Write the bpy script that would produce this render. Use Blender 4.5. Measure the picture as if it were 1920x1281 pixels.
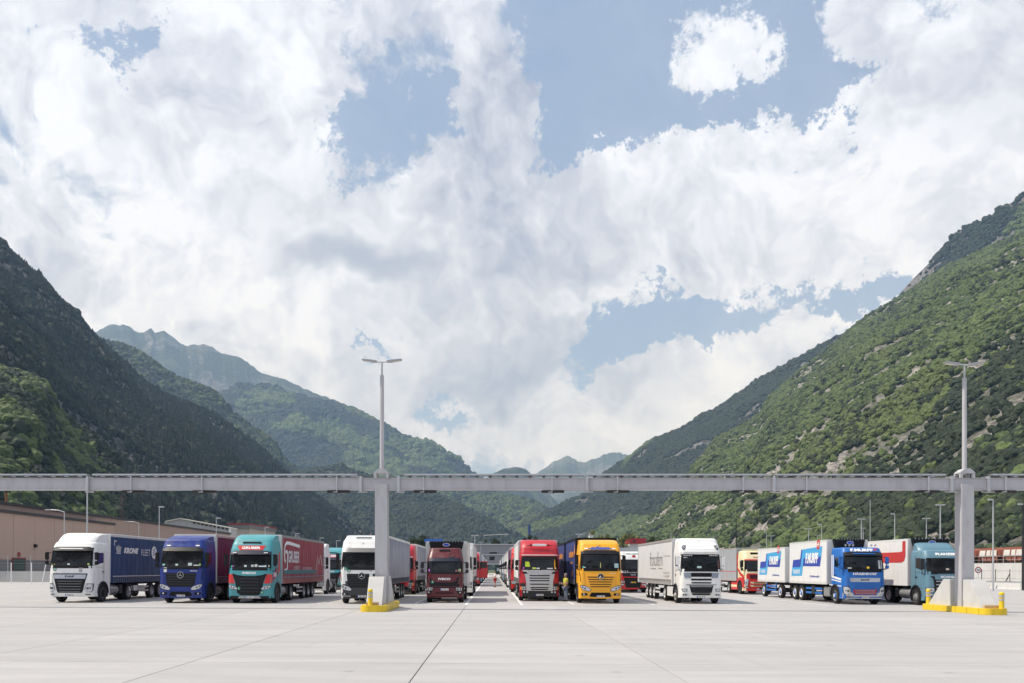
import bpy, bmesh, math, random
import numpy as np
from mathutils import Vector, Matrix

for o in list(bpy.data.objects):
    bpy.data.objects.remove(o, do_unlink=True)
scene = bpy.context.scene
COL = scene.collection
R = math.radians

# ------------------------------------------------------------------ camera
CAMH = 2.03
cd = bpy.data.cameras.new("camera"); cam = bpy.data.objects.new("camera", cd)
COL.objects.link(cam); scene.camera = cam
cam.location = (0, 0, CAMH); cam.rotation_euler = (R(90), 0, 0)
cd.sensor_fit = 'HORIZONTAL'; cd.sensor_width = 36; cd.lens = 30.0
cd.shift_x = 0.0182; cd.shift_y = 0.2221
cd.clip_start = 0.5; cd.clip_end = 40000
FPX = 1600.0; VX = 925.0; HY = 1067.0
def X_at(px, D): return (px - VX) / FPX * D
def Z_at(py, D): return CAMH + (HY - py) / FPX * D
def gz(x): return -0.005 * x

scene.view_settings.view_transform = 'Standard'
scene.view_settings.look = 'None'
scene.view_settings.gamma = 1.0
scene.view_settings.exposure = 0.12
scene.view_settings.use_curve_mapping = False
scene.cycles.max_bounces = 6
scene.cycles.volume_bounces = 0
scene.cycles.transparent_max_bounces = 8

# ------------------------------------------------------------------ sun + sky
SUN_EL = R(56)
sun_dir = Vector((-math.cos(SUN_EL), -0.045, math.sin(SUN_EL))).normalized()   # from the left
sd = bpy.data.lights.new("sun", 'SUN'); sd.energy = 4.8; sd.angle = R(0.53); sd.color = (1.0, 0.955, 0.89)
sun = bpy.data.objects.new("sun", sd); COL.objects.link(sun)
sun.rotation_euler = sun_dir.to_track_quat('Z', 'Y').to_euler()
sun.location = (-60, 0, 90)

world = bpy.data.worlds.new("World"); scene.world = world; world.use_nodes = True
nt = world.node_tree; nt.nodes.clear()
def N(t, typ, **kw):
    n = t.nodes.new(typ)
    for k, v in kw.items():
        if k.startswith('i_'):
            key = k[2:]
            key = int(key) if key.isdigit() else key
            n.inputs[key].default_value = v
        else: setattr(n, k, v)
    return n
def L(t, a, b): t.links.new(a, b)
def mth(t, op, a, b=None, clamp=False):
    n = t.nodes.new('ShaderNodeMath'); n.operation = op; n.use_clamp = clamp
    for i, v in enumerate((a, b)):
        if v is None: continue
        if isinstance(v, (int, float)): n.inputs[i].default_value = v
        else: t.links.new(v, n.inputs[i])
    return n.outputs[0]
def vth(t, op, a, b=None):
    n = t.nodes.new('ShaderNodeVectorMath'); n.operation = op
    for i, v in enumerate((a, b)):
        if v is None: continue
        if isinstance(v, (tuple, list, Vector)): n.inputs[i].default_value = v
        elif isinstance(v, (int, float)): n.inputs[3 if op == 'SCALE' else i].default_value = v
        else: t.links.new(v, n.inputs[i])
    return n.outputs[1] if op in ('LENGTH', 'DISTANCE', 'DOT_PRODUCT') else n.outputs[0]
def mrange(t, v, a, b, c, d, smooth=True):
    n = t.nodes.new('ShaderNodeMapRange'); n.interpolation_type = 'SMOOTHSTEP' if smooth else 'LINEAR'
    t.links.new(v, n.inputs[0])
    for i, q in enumerate((a, b, c, d)): n.inputs[i + 1].default_value = q
    return n.outputs[0]
def noise(t, vec, scale, detail=8, rough=.55, lac=2.0, dist=0.0):
    n = t.nodes.new('ShaderNodeTexNoise'); n.inputs['Scale'].default_value = scale
    n.inputs['Detail'].default_value = detail; n.inputs['Roughness'].default_value = rough
    n.inputs['Lacunarity'].default_value = lac; n.inputs['Distortion'].default_value = dist
    if vec is not None: t.links.new(vec, n.inputs['Vector'])
    return n
def mixc(t, fac, a, b, mode='MIX'):
    n = t.nodes.new('ShaderNodeMix'); n.data_type = 'RGBA'; n.blend_type = mode
    if isinstance(fac, (int, float)): n.inputs[0].default_value = fac
    else: t.links.new(fac, n.inputs[0])
    for i, v in ((6, a), (7, b)):
        if isinstance(v, (tuple, list)): n.inputs[i].default_value = tuple(v) + ((1,) if len(v) == 3 else ())
        else: t.links.new(v, n.inputs[i])
    return n.outputs[2]

sky = N(nt, 'ShaderNodeTexSky', sky_type='NISHITA', sun_disc=False, sun_elevation=SUN_EL,
        sun_rotation=math.atan2(sun_dir.x, sun_dir.y), air_density=1.0, dust_density=2.0, ozone_density=1.0, altitude=400)
tc = N(nt, 'ShaderNodeTexCoord')
dirv = vth(nt, 'NORMALIZE', tc.outputs['Generated'])
# cover: broad openings and banks in the cloud, as directions of the real sky
def sdir(px, py): return Vector(((px - VX) / FPX, 1.0, (HY - py) / FPX)).normalized()
banks = [ # px, py, rx, ry, tilt deg, amount   (negative opens the blue)
 (1120,150,230,170,20,-.34),(1520,30,90,130,20,-.34),(1500,190,130,60,10,-.36),(1000,300,110,90,30,-.22),
 (880,60,100,90,0,-.12),(1240,240,180,70,0,-.30),
 (800,90,60,110,0,-.20),(690,150,60,120,0,-.24),(750,260,90,90,0,-.32),(800,210,50,50,0,-.14),
 (235,110,110,62,0,-.62),(690,612,40,26,0,-.36),(827,760,38,40,20,-.26),(1020,330,70,60,0,-.15),
 (1380,620,230,70,-14,-.46),(1160,690,85,85,-20,-.50),(1620,585,140,38,-25,-.30),(1240,600,100,60,-20,-.24),
 (1340,85,120,85,25,.36),(1620,60,70,120,35,.22),(900,130,80,110,10,.20),(960,190,90,50,0,.22),(905,300,90,70,0,.14),
 (1400,340,250,140,0,.30),(1150,360,150,90,0,.26),(1700,400,260,200,0,.26),(1040,430,300,160,0,.20),
 (1310,745,130,110,0,.62),(1180,800,170,90,0,.34),(1440,700,80,60,0,.30),(1560,640,90,34,-25,.34),(1180,185,34,16,0,.18),
 (300,420,520,330,0,.17),(480,120,260,150,0,.22),(60,60,200,150,0,.2),(900,700,380,160,0,.16),(640,470,200,90,0,.12),(1030,560,160,110,0,.12),
]
wc = noise(nt, dirv, 6.0, 12, .74)
cdir = vth(nt, 'ADD', dirv, vth(nt, 'SCALE', vth(nt, 'SUBTRACT', wc.outputs['Color'], (.5, .5, .5)), .34))
cov = None
for (px, py, rx, ry, tilt, amt) in banks:
    c = sdir(px, py)
    right = Vector((c.y, -c.x, 0)).normalized(); up = right.cross(c).normalized()
    a = R(tilt); e1 = right * math.cos(a) + up * math.sin(a); e2 = -right * math.sin(a) + up * math.cos(a)
    dd = vth(nt, 'SUBTRACT', cdir, tuple(c))
    k = c.y
    p1 = mth(nt, 'MULTIPLY', vth(nt, 'DOT_PRODUCT', dd, tuple(e1)), FPX / rx / k)
    p2 = mth(nt, 'MULTIPLY', vth(nt, 'DOT_PRODUCT', dd, tuple(e2)), FPX / ry / k)
    r2 = mth(nt, 'SQRT', mth(nt, 'ADD', mth(nt, 'MULTIPLY', p1, p1), mth(nt, 'MULTIPLY', p2, p2)))
    g = mrange(nt, r2, 0.0, 1.8, amt, 0.0)
    cov = g if cov is None else mth(nt, 'ADD', cov, g)
warp = noise(nt, dirv, 2.6, 5, .6)
wv = vth(nt, 'SCALE', vth(nt, 'SUBTRACT', warp.outputs['Color'], (.5, .5, .5)), .30)
base = vth(nt, 'ADD', dirv, wv)
def puffs(vec, scale, det):
    v = nt.nodes.new('ShaderNodeTexVoronoi'); v.feature = 'F1'; v.inputs['Scale'].default_value = scale
    v.inputs['Detail'].default_value = det; v.inputs['Roughness'].default_value = .52; v.inputs['Lacunarity'].default_value = 2.1
    v.normalize = True; L(nt, vec, v.inputs['Vector'])
    return v.outputs['Distance']
def dens_at(vec, det, vd):
    a = noise(nt, vec, 3.6, det, .62).outputs['Fac']
    p = puffs(vec, 8.5, vd)
    a2 = noise(nt, vec, 11.0, max(det - 3, 3), .64).outputs['Fac']
    s1 = mth(nt, 'ADD', mth(nt, 'MULTIPLY', mth(nt, 'SUBTRACT', a, .5), 1.3), mth(nt, 'MULTIPLY', mth(nt, 'SUBTRACT', a2, .5), .95))
    return mth(nt, 'ADD', s1, mth(nt, 'MULTIPLY', mth(nt, 'SUBTRACT', .42, p), .62))
d0 = dens_at(base, 15, 5.0)
sh = tuple(Vector((-.45, -.1, .88)) * 0.022)
d1 = dens_at(vth(nt, 'ADD', base, sh), 7, 3.0)
dens = mth(nt, 'ADD', mth(nt, 'ADD', d0, .035), mth(nt, 'MULTIPLY', cov, 1.35))
alpha = mrange(nt, dens, -.07, .16, 0, 1)
veil = mrange(nt, noise(nt, base, 2.3, 6, .6).outputs['Fac'], .35, .7, .02, .16)
alpha = mth(nt, 'MAXIMUM', alpha, veil)
relief = mth(nt, 'MULTIPLY', mth(nt, 'SUBTRACT', d0, d1), 2.1)
thick = mrange(nt, d0, -.15, .40, 0.0, .60)
soft = mrange(nt, noise(nt, base, 2.2, 6, .6).outputs['Fac'], .3, .7, -.32, .30)
lit = mth(nt, 'ADD', mth(nt, 'SUBTRACT', mth(nt, 'ADD', relief, .83), thick), soft, True)
ccol = mixc(nt, lit, (3.9, 4.35, 5.5), (9.2, 9.65, 10.7))
# dark lenticular bellies
for (px, py, rx, ry, q) in ((660, 470, 110, 30, .8), (740, 480, 60, 26, .4), (1125, 835, 60, 16, .25), (1860, 170, 110, 80, .25), (930, 660, 220, 60, .4), (560, 380, 120, 60, .25), (230, 50, 180, 45, .35)):
    c = sdir(px, py); right = Vector((c.y, -c.x, 0)).normalized(); up = right.cross(c).normalized()
    dd = vth(nt, 'SUBTRACT', base, tuple(c))
    p1 = mth(nt, 'MULTIPLY', vth(nt, 'DOT_PRODUCT', dd, tuple(right)), FPX / rx / c.y)
    p2 = mth(nt, 'MULTIPLY', vth(nt, 'DOT_PRODUCT', dd, tuple(up)), FPX / ry / c.y)
    r2 = mth(nt, 'SQRT', mth(nt, 'ADD', mth(nt, 'MULTIPLY', p1, p1), mth(nt, 'MULTIPLY', p2, p2)))
    ccol = mixc(nt, mrange(nt, r2, .2, 1.7, q, 0), ccol, (3.6, 4.1, 5.2))
for (px, py, rx, ry, q) in ((1310, 720, 130, 90, .55), (1570, 620, 70, 30, .5), (1100, 830, 220, 60, .35), (1340, 60, 60, 40, .15)):
    c = sdir(px, py); right = Vector((c.y, -c.x, 0)).normalized(); up = right.cross(c).normalized()
    dd = vth(nt, 'SUBTRACT', base, tuple(c))
    p1 = mth(nt, 'MULTIPLY', vth(nt, 'DOT_PRODUCT', dd, tuple(right)), FPX / rx / c.y)
    p2 = mth(nt, 'MULTIPLY', vth(nt, 'DOT_PRODUCT', dd, tuple(up)), FPX / ry / c.y)
    r2 = mth(nt, 'SQRT', mth(nt, 'ADD', mth(nt, 'MULTIPLY', p1, p1), mth(nt, 'MULTIPLY', p2, p2)))
    ccol = mixc(nt, mrange(nt, r2, .3, 1.7, q, 0), ccol, (10.4, 10.9, 11.9))
skyc = mixc(nt, 0.62, sky.outputs[0], (3.5, 4.7, 6.9))
final = mixc(nt, alpha, skyc, ccol)
bg = N(nt, 'ShaderNodeBackground'); bg.inputs['Strength'].default_value = 0.1
L(nt, final, bg.inputs['Color'])
out = N(nt, 'ShaderNodeOutputWorld'); L(nt, bg.outputs[0], out.inputs['Surface'])
world.cycles.sampling_method = 'MANUAL'; world.cycles.sample_map_resolution = 512

# ------------------------------------------------------------------ helpers
def tag(o, label=None, cat=None, group=None, kind=None):
    if label: o['label'] = label
    if cat: o['category'] = cat
    if group: o['group'] = group
    if kind: o['kind'] = kind
    return o
def empty(name, loc=(0, 0, 0), rot=(0, 0, 0)):
    o = bpy.data.objects.new(name, None); COL.objects.link(o); o.location = loc; o.rotation_euler = rot
    o.empty_display_size = .3
    return o
def link(name, me, mat=None, parent=None, loc=(0, 0, 0), rot=(0, 0, 0)):
    o = bpy.data.objects.new(name, me); COL.objects.link(o)
    if mat is not None:
        if not me.materials: me.materials.append(mat)
    o.parent = parent; o.location = loc; o.rotation_euler = rot
    return o
MATS = {}
def mat_new(name):
    m = bpy.data.materials.new(name); m.use_nodes = True
    return m, m.node_tree, m.node_tree.nodes['Principled BSDF']
def paint(name, col, rough=.35, metal=0.0, coat=0.0, dirt=0.0, spec=.5):
    if name in MATS: return MATS[name]
    m, t, b = mat_new(name)
    b.inputs['Base Color'].default_value = (*col, 1); b.inputs['Roughness'].default_value = rough
    b.inputs['Metallic'].default_value = metal; b.inputs['Coat Weight'].default_value = coat
    b.inputs['Specular IOR Level'].default_value = spec
    if dirt:
        g = N(t, 'ShaderNodeTexCoord')
        mp = N(t, 'ShaderNodeMapping'); mp.inputs['Scale'].default_value = (1.2, 1.2, .35); L(t, g.outputs['Object'], mp.inputs[0])
        n = noise(t, mp.outputs[0], 2.2, 8, .65)
        f = mrange(t, n.outputs['Fac'], .42, .75, 0, dirt)
        c = mixc(t, f, col, (.16, .14, .12)); L(t, c, b.inputs['Base Color'])
        L(t, mrange(t, n.outputs['Fac'], .3, .8, rough * .8, min(rough + .25, 1)), b.inputs['Roughness'])
    MATS[name] = m
    return m
def glass(name='dark_glass'):
    if name in MATS: return MATS[name]
    m, t, b = mat_new(name)
    g = N(t, 'ShaderNodeTexCoord'); n = noise(t, g.outputs['Object'], 1.6, 3, .5)
    c = mixc(t, mrange(t, n.outputs['Fac'], .4, .65, 0, 1), (.004, .005, .006), (.012, .014, .016))
    L(t, c, b.inputs['Base Color']); b.inputs['Roughness'].default_value = .06
    b.inputs['Specular IOR Level'].default_value = .42
    bp = N(t, 'ShaderNodeBump'); bp.inputs['Strength'].default_value = .05; bp.inputs['Distance'].default_value = .3
    L(t, n.outputs['Fac'], bp.inputs['Height']); L(t, bp.outputs[0], b.inputs['Normal'])
    MATS[name] = m
    return m

class MB:
    """collects shapes into one mesh"""
    def __init__(s): s.v = []; s.f = []; s.m = []
    def add(s, vs, fs, mi=0):
        o = len(s.v); s.v += [tuple(v) for v in vs]; s.f += [tuple(i + o for i in f) for f in fs]; s.m += [mi] * len(fs); return s
    def box(s, x0, x1, y0, y1, z0, z1, mi=0):
        v = [(x, y, z) for z in (z0, z1) for y in (y0, y1) for x in (x0, x1)]
        return s.add(v, [(0, 2, 3, 1), (4, 5, 7, 6), (0, 1, 5, 4), (2, 6, 7, 3), (0, 4, 6, 2), (1, 3, 7, 5)], mi)
    def prism(s, prof, a0, a1, axis='x', mi=0):
        n = len(prof); vs = []
        for a in (a0, a1):
            for (p, q) in prof:
                vs.append((a, p, q) if axis == 'x' else (p, a, q) if axis == 'y' else (p, q, a))
        fs = [tuple(range(n))[::-1], tuple(range(n, 2 * n))] + [(i, (i + 1) % n, n + (i + 1) % n, n + i) for i in range(n)]
        return s.add(vs, fs, mi)
    def tube(s, p0, p1, r0, r1=None, n=10, mi=0, caps=True):
        r1 = r0 if r1 is None else r1
        p0, p1 = Vector(p0), Vector(p1); d = (p1 - p0).normalized()
        u = d.orthogonal().normalized(); w = d.cross(u); vs = []
        for p, r in ((p0, r0), (p1, r1)):
            for i in range(n):
                a = 2 * math.pi * i / n; vs.append(p + u * math.cos(a) * r + w * math.sin(a) * r)
        fs = [(i, (i + 1) % n, n + (i + 1) % n, n + i) for i in range(n)]
        if caps: fs += [tuple(range(n))[::-1], tuple(range(n, 2 * n))]
        return s.add(vs, fs, mi)
    def path(s, pts, r, n=8, mi=0):
        for a, b in zip(pts[:-1], pts[1:]): s.tube(a, b, r, n=n, mi=mi)
        return s
    def lathe(s, prof, axis_dir='x', n=24, mi=0, centre=(0, 0, 0)):
        vs = []; m = len(prof)
        for i in range(n):
            a = 2 * math.pi * i / n; c, q = math.cos(a), math.sin(a)
            for (ax, r) in prof:
                if axis_dir == 'x': p = (ax, r * c, r * q)
                elif axis_dir == 'y': p = (r * c, ax, r * q)
                else: p = (r * c, r * q, ax)
                vs.append((p[0] + centre[0], p[1] + centre[1], p[2] + centre[2]))
        fs = []
        for i in range(n):
            j = (i + 1) % n
            for k in range(m - 1): fs.append((i * m + k, j * m + k, j * m + k + 1, i * m + k + 1))
        return s.add(vs, fs, mi)
    def mesh(s, name, mats=(), smooth=False, bevel=0, fix=True):
        me = bpy.data.meshes.new(name); me.from_pydata(s.v, [], s.f)
        for m in mats: me.materials.append(m)
        for p, mi in zip(me.polygons, s.m): p.material_index = mi
        if fix or bevel:
            bm = bmesh.new(); bm.from_mesh(me)
            bmesh.ops.recalc_face_normals(bm, faces=bm.faces)
            if bevel:
                ed = [e for e in bm.edges if len(e.link_faces) == 2 and e.calc_face_angle(0) > .6]
                bmesh.ops.bevel(bm, geom=ed, offset=bevel, segments=2, affect='EDGES', clamp_overlap=True)
            bm.to_mesh(me); bm.free()
        if smooth:
            me.polygons.foreach_set('use_smooth', [True] * len(me.polygons))
            try: me.set_sharp_from_angle(angle=R(38))
            except Exception: pass
        me.update()
        return me
    def build(s, name, mat, parent=None, loc=(0, 0, 0), rot=(0, 0, 0), smooth=False, bevel=0):
        mats = mat if isinstance(mat, (list, tuple)) else [mat]
        return link(name, s.mesh(name, mats, smooth, bevel), None, parent, loc, rot)
def children(o): return [c for c in bpy.data.objects if c.parent == o]
def copy_tree(o, parent=None):
    c = o.copy(); COL.objects.link(c)
    if parent is not None: c.parent = parent
    for ch in children(o): copy_tree(ch, c)
    return c

_TX = {}
def text_mesh(s, bold=.02, shear=0.0, space=1.0):
    """letters as filled outlines, unit tall, centred; returns (verts, faces)"""
    key = (s, bold, shear, space)
    if key in _TX: return _TX[key]
    cu = bpy.data.curves.new('lettering', 'FONT'); cu.body = s; cu.offset = bold; cu.shear = shear
    cu.space_character = space; cu.resolution_u = 3; cu.align_x = 'LEFT'
    ob = bpy.data.objects.new('lettering', cu); COL.objects.link(ob)
    dg = bpy.context.evaluated_depsgraph_get(); dg.update()
    me = bpy.data.meshes.new_from_object(ob.evaluated_get(dg))
    v = np.array([tuple(q.co) for q in me.vertices]); f = [tuple(p.vertices) for p in me.polygons]
    bpy.data.objects.remove(ob, do_unlink=True); bpy.data.curves.remove(cu); bpy.data.meshes.remove(me)
    x0, x1 = v[:, 0].min(), v[:, 0].max(); y0, y1 = v[:, 1].min(), v[:, 1].max()
    v[:, 0] = (v[:, 0] - (x0 + x1) / 2) / (x1 - x0); v[:, 1] = (v[:, 1] - (y0 + y1) / 2) / (y1 - y0)
    _TX[key] = (v, f)
    return _TX[key]
# ================================================================== LAND
def vnoise(x, y, seed=0):
    xi = np.floor(x).astype(np.int64); yi = np.floor(y).astype(np.int64); xf = x - xi; yf = y - yi
    def h(a, b):
        n = (a * 374761393 + b * 668265263 + seed * 1442695041) & 0xffffffff
        n = ((n ^ (n >> 13)) * 1274126177) & 0xffffffff
        return ((n ^ (n >> 16)) & 0xffff) / 65535.0
    u = xf * xf * (3 - 2 * xf); v = yf * yf * (3 - 2 * yf)
    return (h(xi, yi) * (1 - u) + h(xi + 1, yi) * u) * (1 - v) + (h(xi, yi + 1) * (1 - u) + h(xi + 1, yi + 1) * u) * v
def fbm(x, y, o=5, seed=0, gain=.5):
    a = 1.0; s = 0; t = 0
    for i in range(o):
        s = s + a * vnoise(x, y, seed + i * 17); t += a; a *= gain; x = x * 2.03 + 11.3; y = y * 2.03 + 5.7
    return s / t
def ridged(x, y, o=5, seed=0):
    a = 1.0; s = 0; t = 0
    for i in range(o):
        s = s + a * (1 - np.abs(2 * vnoise(x, y, seed + i * 13) - 1)); t += a; a *= .5; x = x * 2.05 + 3.1; y = y * 2.05 + 9.2
    return s / t

# concrete -----------------------------------------------------------
def concrete_mat(name, base=(.50, .49, .475), scale=1.0, streak=.5, world_space=True, vary=.06):
    m, t, b = mat_new(name)
    g = N(t, 'ShaderNodeNewGeometry'); P = g.outputs['Position']
    mp = N(t, 'ShaderNodeMapping'); mp.inputs['Scale'].default_value = (.22 * scale, 1.1 * scale, 1); L(t, P, mp.inputs[0])
    n1 = noise(t, mp.outputs[0], .9, 10, .62); n2 = noise(t, P, .12 * scale, 6, .6); n3 = noise(t, P, 24 * scale, 4, .7)
    c = mixc(t, mrange(t, n1.outputs['Fac'], .3, .72, 0, 1), tuple(q * (1 - .16 * streak) for q in base), tuple(min(q * 1.07, .9) for q in base))
    c = mixc(t, mrange(t, n2.outputs['Fac'], .35, .7, 0, .5 * streak), c, tuple(q * .84 for q in base))
    c = mixc(t, mrange(t, n3.outputs['Fac'], .3, .75, 0, .22), c, tuple(q * .8 for q in base))
    n4 = noise(t, P, .8 * scale, 9, .7)
    c = mixc(t, mrange(t, n4.outputs['Fac'], .64, .78, 0, .35 * streak), c, (base[0] * .62, base[1] * .60, base[2] * .58))
    if name == 'slab_concrete':
        m2 = N(t, 'ShaderNodeMapping'); m2.inputs['Scale'].default_value = (2.2, .05, 1); m2.inputs['Rotation'].default_value = (0, 0, .03); L(t, P, m2.inputs[0])
        n5 = noise(t, m2.outputs[0], 1.0, 7, .7); c = mixc(t, mrange(t, n5.outputs['Fac'], .56, .74, 0, .32), c, tuple(q * .62 for q in base))
        m3 = N(t, 'ShaderNodeMapping'); m3.inputs['Scale'].default_value = (.06, 1.6, 1); m3.inputs['Rotation'].default_value = (0, 0, .12); L(t, P, m3.inputs[0])
        n6 = noise(t, m3.outputs[0], 1.0, 7, .7); c = mixc(t, mrange(t, n6.outputs['Fac'], .58, .76, 0, .30), c, tuple(q * .60 for q in base))
        vo = N(t, 'ShaderNodeTexVoronoi'); vo.inputs['Scale'].default_value = .55; L(t, P, vo.inputs['Vector'])
        c = mixc(t, mrange(t, vo.outputs['Distance'], .03, .10, .42, 0), c, tuple(q * .45 for q in base))
    oi = N(t, 'ShaderNodeObjectInfo')
    c2 = mixc(t, mrange(t, oi.outputs['Random'], 0, 1, 0, vary * 2.2, False), c, tuple(q * .55 for q in base))
    L(t, c2, b.inputs['Base Color']); b.inputs['Roughness'].default_value = .82
    bp = N(t, 'ShaderNodeBump'); bp.inputs['Strength'].default_value = .25; bp.inputs['Distance'].default_value = .02
    L(t, n3.outputs['Fac'], bp.inputs['Height']); L(t, bp.outputs[0], b.inputs['Normal'])
    return m
M_slab = concrete_mat('slab_concrete', (.415, .405, .40), 1.0, .85, vary=.09)
M_yard = concrete_mat('yard_concrete', (.395, .385, .38), 1.0, .7)
M_conc = concrete_mat('cast_concrete', (.55, .545, .53), 2.2, .5)
M_line = paint('road_white', (.78, .78, .77), .6)
M_joint = paint('joint_filler', (.10, .10, .10), .9)
m, t, b = mat_new('valley_grass'); g = N(t, 'ShaderNodeNewGeometry')
n = noise(t, g.outputs['Position'], .02, 8, .6)
L(t, mixc(t, n.outputs['Fac'], (.035, .06, .02), (.09, .11, .04)), b.inputs['Base Color']); b.inputs['Roughness'].default_value = .95
M_grass = m
# ground: one big sheet out to the horizon
me = MB()
me.add([(-8990, -110, -1.2), (8990, -110, -1.2), (8990, 12880, -1.2), (-8990, 12880, -1.2)], [(0, 1, 2, 3)])
tag(me.build('ground', M_grass), kind='structure')
yard = MB()
yard.add([(x, y, gz(x) + (-.03)) for (x, y) in ((-78, -40), (90, -40), (90, 420), (-78, 420))], [(0, 1, 2, 3)])
yard_o = yard.build('yard_pavement', M_joint); tag(yard_o, kind='structure')
# concrete slabs laid five metres square, with open joints; beyond them one continuous deck
sl = MB(); g_ = .010
x0, x1 = -2.5 + g_, 2.5 - g_
sl.prism([(x0, -.14), (x1, -.14), (x1, -.006), (x1 - .006, 0), (x0 + .006, 0), (x0, -.006)], -2.5 + g_, 2.5 - g_, 'y')
slab_me = sl.mesh('slab', [M_slab])
for i in range(-9, 11):
    for j in range(-1, 12):
        cx = -1.5 + 2.5 + 5.0 * i; cy = 8.3 - 2.5 + 5.0 * j
        o = link('slab', slab_me, None, yard_o, (cx, cy, gz(cx)), (0, .005, 0))
deck = MB()
XL, XR, YB, YT = -1.5 - 45 + .007, -1.5 + 55 - .007, 8.3 - 10 + .007, 8.3 + 55 - .007
for (a, b_, c, d) in ((-78, XL - .02, -40, 420), (XR + .02, 90, -40, 420), (XL - .02, XR + .02, YT + .02, 420), (XL - .02, XR + .02, -40, YB - .02)):
    deck.add([(a, c, gz(a)), (b_, c, gz(b_)), (b_, d, gz(b_)), (a, d, gz(a))], [(0, 1, 2, 3)])
deck.build('deck', M_yard, yard_o)
def line(x0, x1, y0, y1, dz=.004):
    q = MB(); q.add([(x0, y0, gz(x0) + dz), (x1, y0, gz(x1) + dz), (x1, y1, gz(x1) + dz), (x0, y1, gz(x0) + dz)], [(0, 1, 2, 3)])
    return q.build('lane_marking', M_line, yard_o)
for x in (-1.62, 1.55): line(x, x + .14, 48.0, 300)
for x in (-20.6, -15.75, -10.3, -4.6, 4.62, 9.3, 14.4, 19.4, 24.3): line(x, x + .12, 49.5, 200)
for x in (-27.2, 30.5): line(x, x + .12, 49.5, 160)
# dark hairline across under the beam: slab joint and the beam's cast shadow, painted
q = MB(); xa, xb = -60, 60
q.add([(xa, 42.7, gz(xa) + .003), (xb, 42.7, gz(xb) + .003), (xb, 42.79, gz(xb) + .003), (xa, 42.79, gz(xa) + .003)], [(0, 1, 2, 3)])
q.build('joint_shadow_line', paint('joint_shadow', (.12, .12, .12), .6, .3), yard_o)

# tree crowns --------------------------------------------------------
def leaf_mat(name, c1, c2, c3):
    m, t, b = mat_new(name)
    oi = N(t, 'ShaderNodeObjectInfo'); g = N(t, 'ShaderNodeNewGeometry')
    nb = noise(t, oi.outputs['Location'], .004, 4, .6)
    a = mixc(t, mrange(t, oi.outputs['Random'], 0, 1, 0, 1, False), c1, c2)
    a = mixc(t, mrange(t, nb.outputs['Fac'], .45, .65, 0, .55), a, c3)
    ns = noise(t, g.outputs['Position'], .55, 3, .6)
    a = mixc(t, mrange(t, ns.outputs['Fac'], .35, .7, 0, .5), a, tuple(q * 1.5 for q in c2))
    L(t, a, b.inputs['Base Color']); b.inputs['Roughness'].default_value = .75
    b.inputs['Specular IOR Level'].default_value = .2
    return m
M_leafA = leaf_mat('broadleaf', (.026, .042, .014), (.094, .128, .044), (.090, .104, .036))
M_leafD = leaf_mat('dark_broadleaf', (.012, .020, .012), (.032, .044, .022), (.020, .029, .016))  # dark trees; also the colour that paints cloud shadow on the right slopes
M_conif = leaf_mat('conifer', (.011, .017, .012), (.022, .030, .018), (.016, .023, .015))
def crown_mesh(name, seed, mat, conifer=False, sub=3):
    rs = np.random.RandomState(seed)
    bm = bmesh.new(); bmesh.ops.create_icosphere(bm, subdivisions=sub, radius=1.0)
    lumps = rs.normal(size=(11, 3)); lumps /= np.linalg.norm(lumps, axis=1)[:, None]; la = rs.uniform(.15, .42, 11)
    for v in bm.verts:
        c = np.array(v.co)
        if conifer:
            h = (c[2] + 1) / 2
            r = (1 - h) ** .85 * (.62 + .28 * abs(math.sin(h * 19 + seed))) + .02
            ang = math.atan2(c[1], c[0]); r *= 1 + .22 * math.sin(ang * 5 + h * 23 + seed) + rs.uniform(-.12, .12)
            hh = math.hypot(c[0], c[1]); k = r / max(hh, 1e-3)
            v.co = (c[0] * k * min(1, hh * 3), c[1] * k * min(1, hh * 3), h * 3.0 - .5)
        else:
            d = 0
            for l, a in zip(lumps, la):
                q = max(0.0, float(c @ l)); d += a * max(0, (q - .72) / .28) ** .6 if q > .72 else 0
            s = .78 + min(d, .5) + rs.uniform(-.13, .13)
            v.co = (c[0] * s, c[1] * s, c[2] * s * .95 + .35)
    me = bpy.data.meshes.new(name); bm.to_mesh(me); bm.free(); me.materials.append(mat)
    return me
PROTO = {}
for kind, mat, con in (('broad', M_leafA, False), ('dark', M_leafD, False), ('conif', M_conif, True)):
    PROTO[kind] = [bpy.data.objects.new('crown_' + kind, crown_mesh('crown_' + kind, 7 * k + 3, mat, con, 3 if not con else 3)) for k in range(4)]

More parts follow.
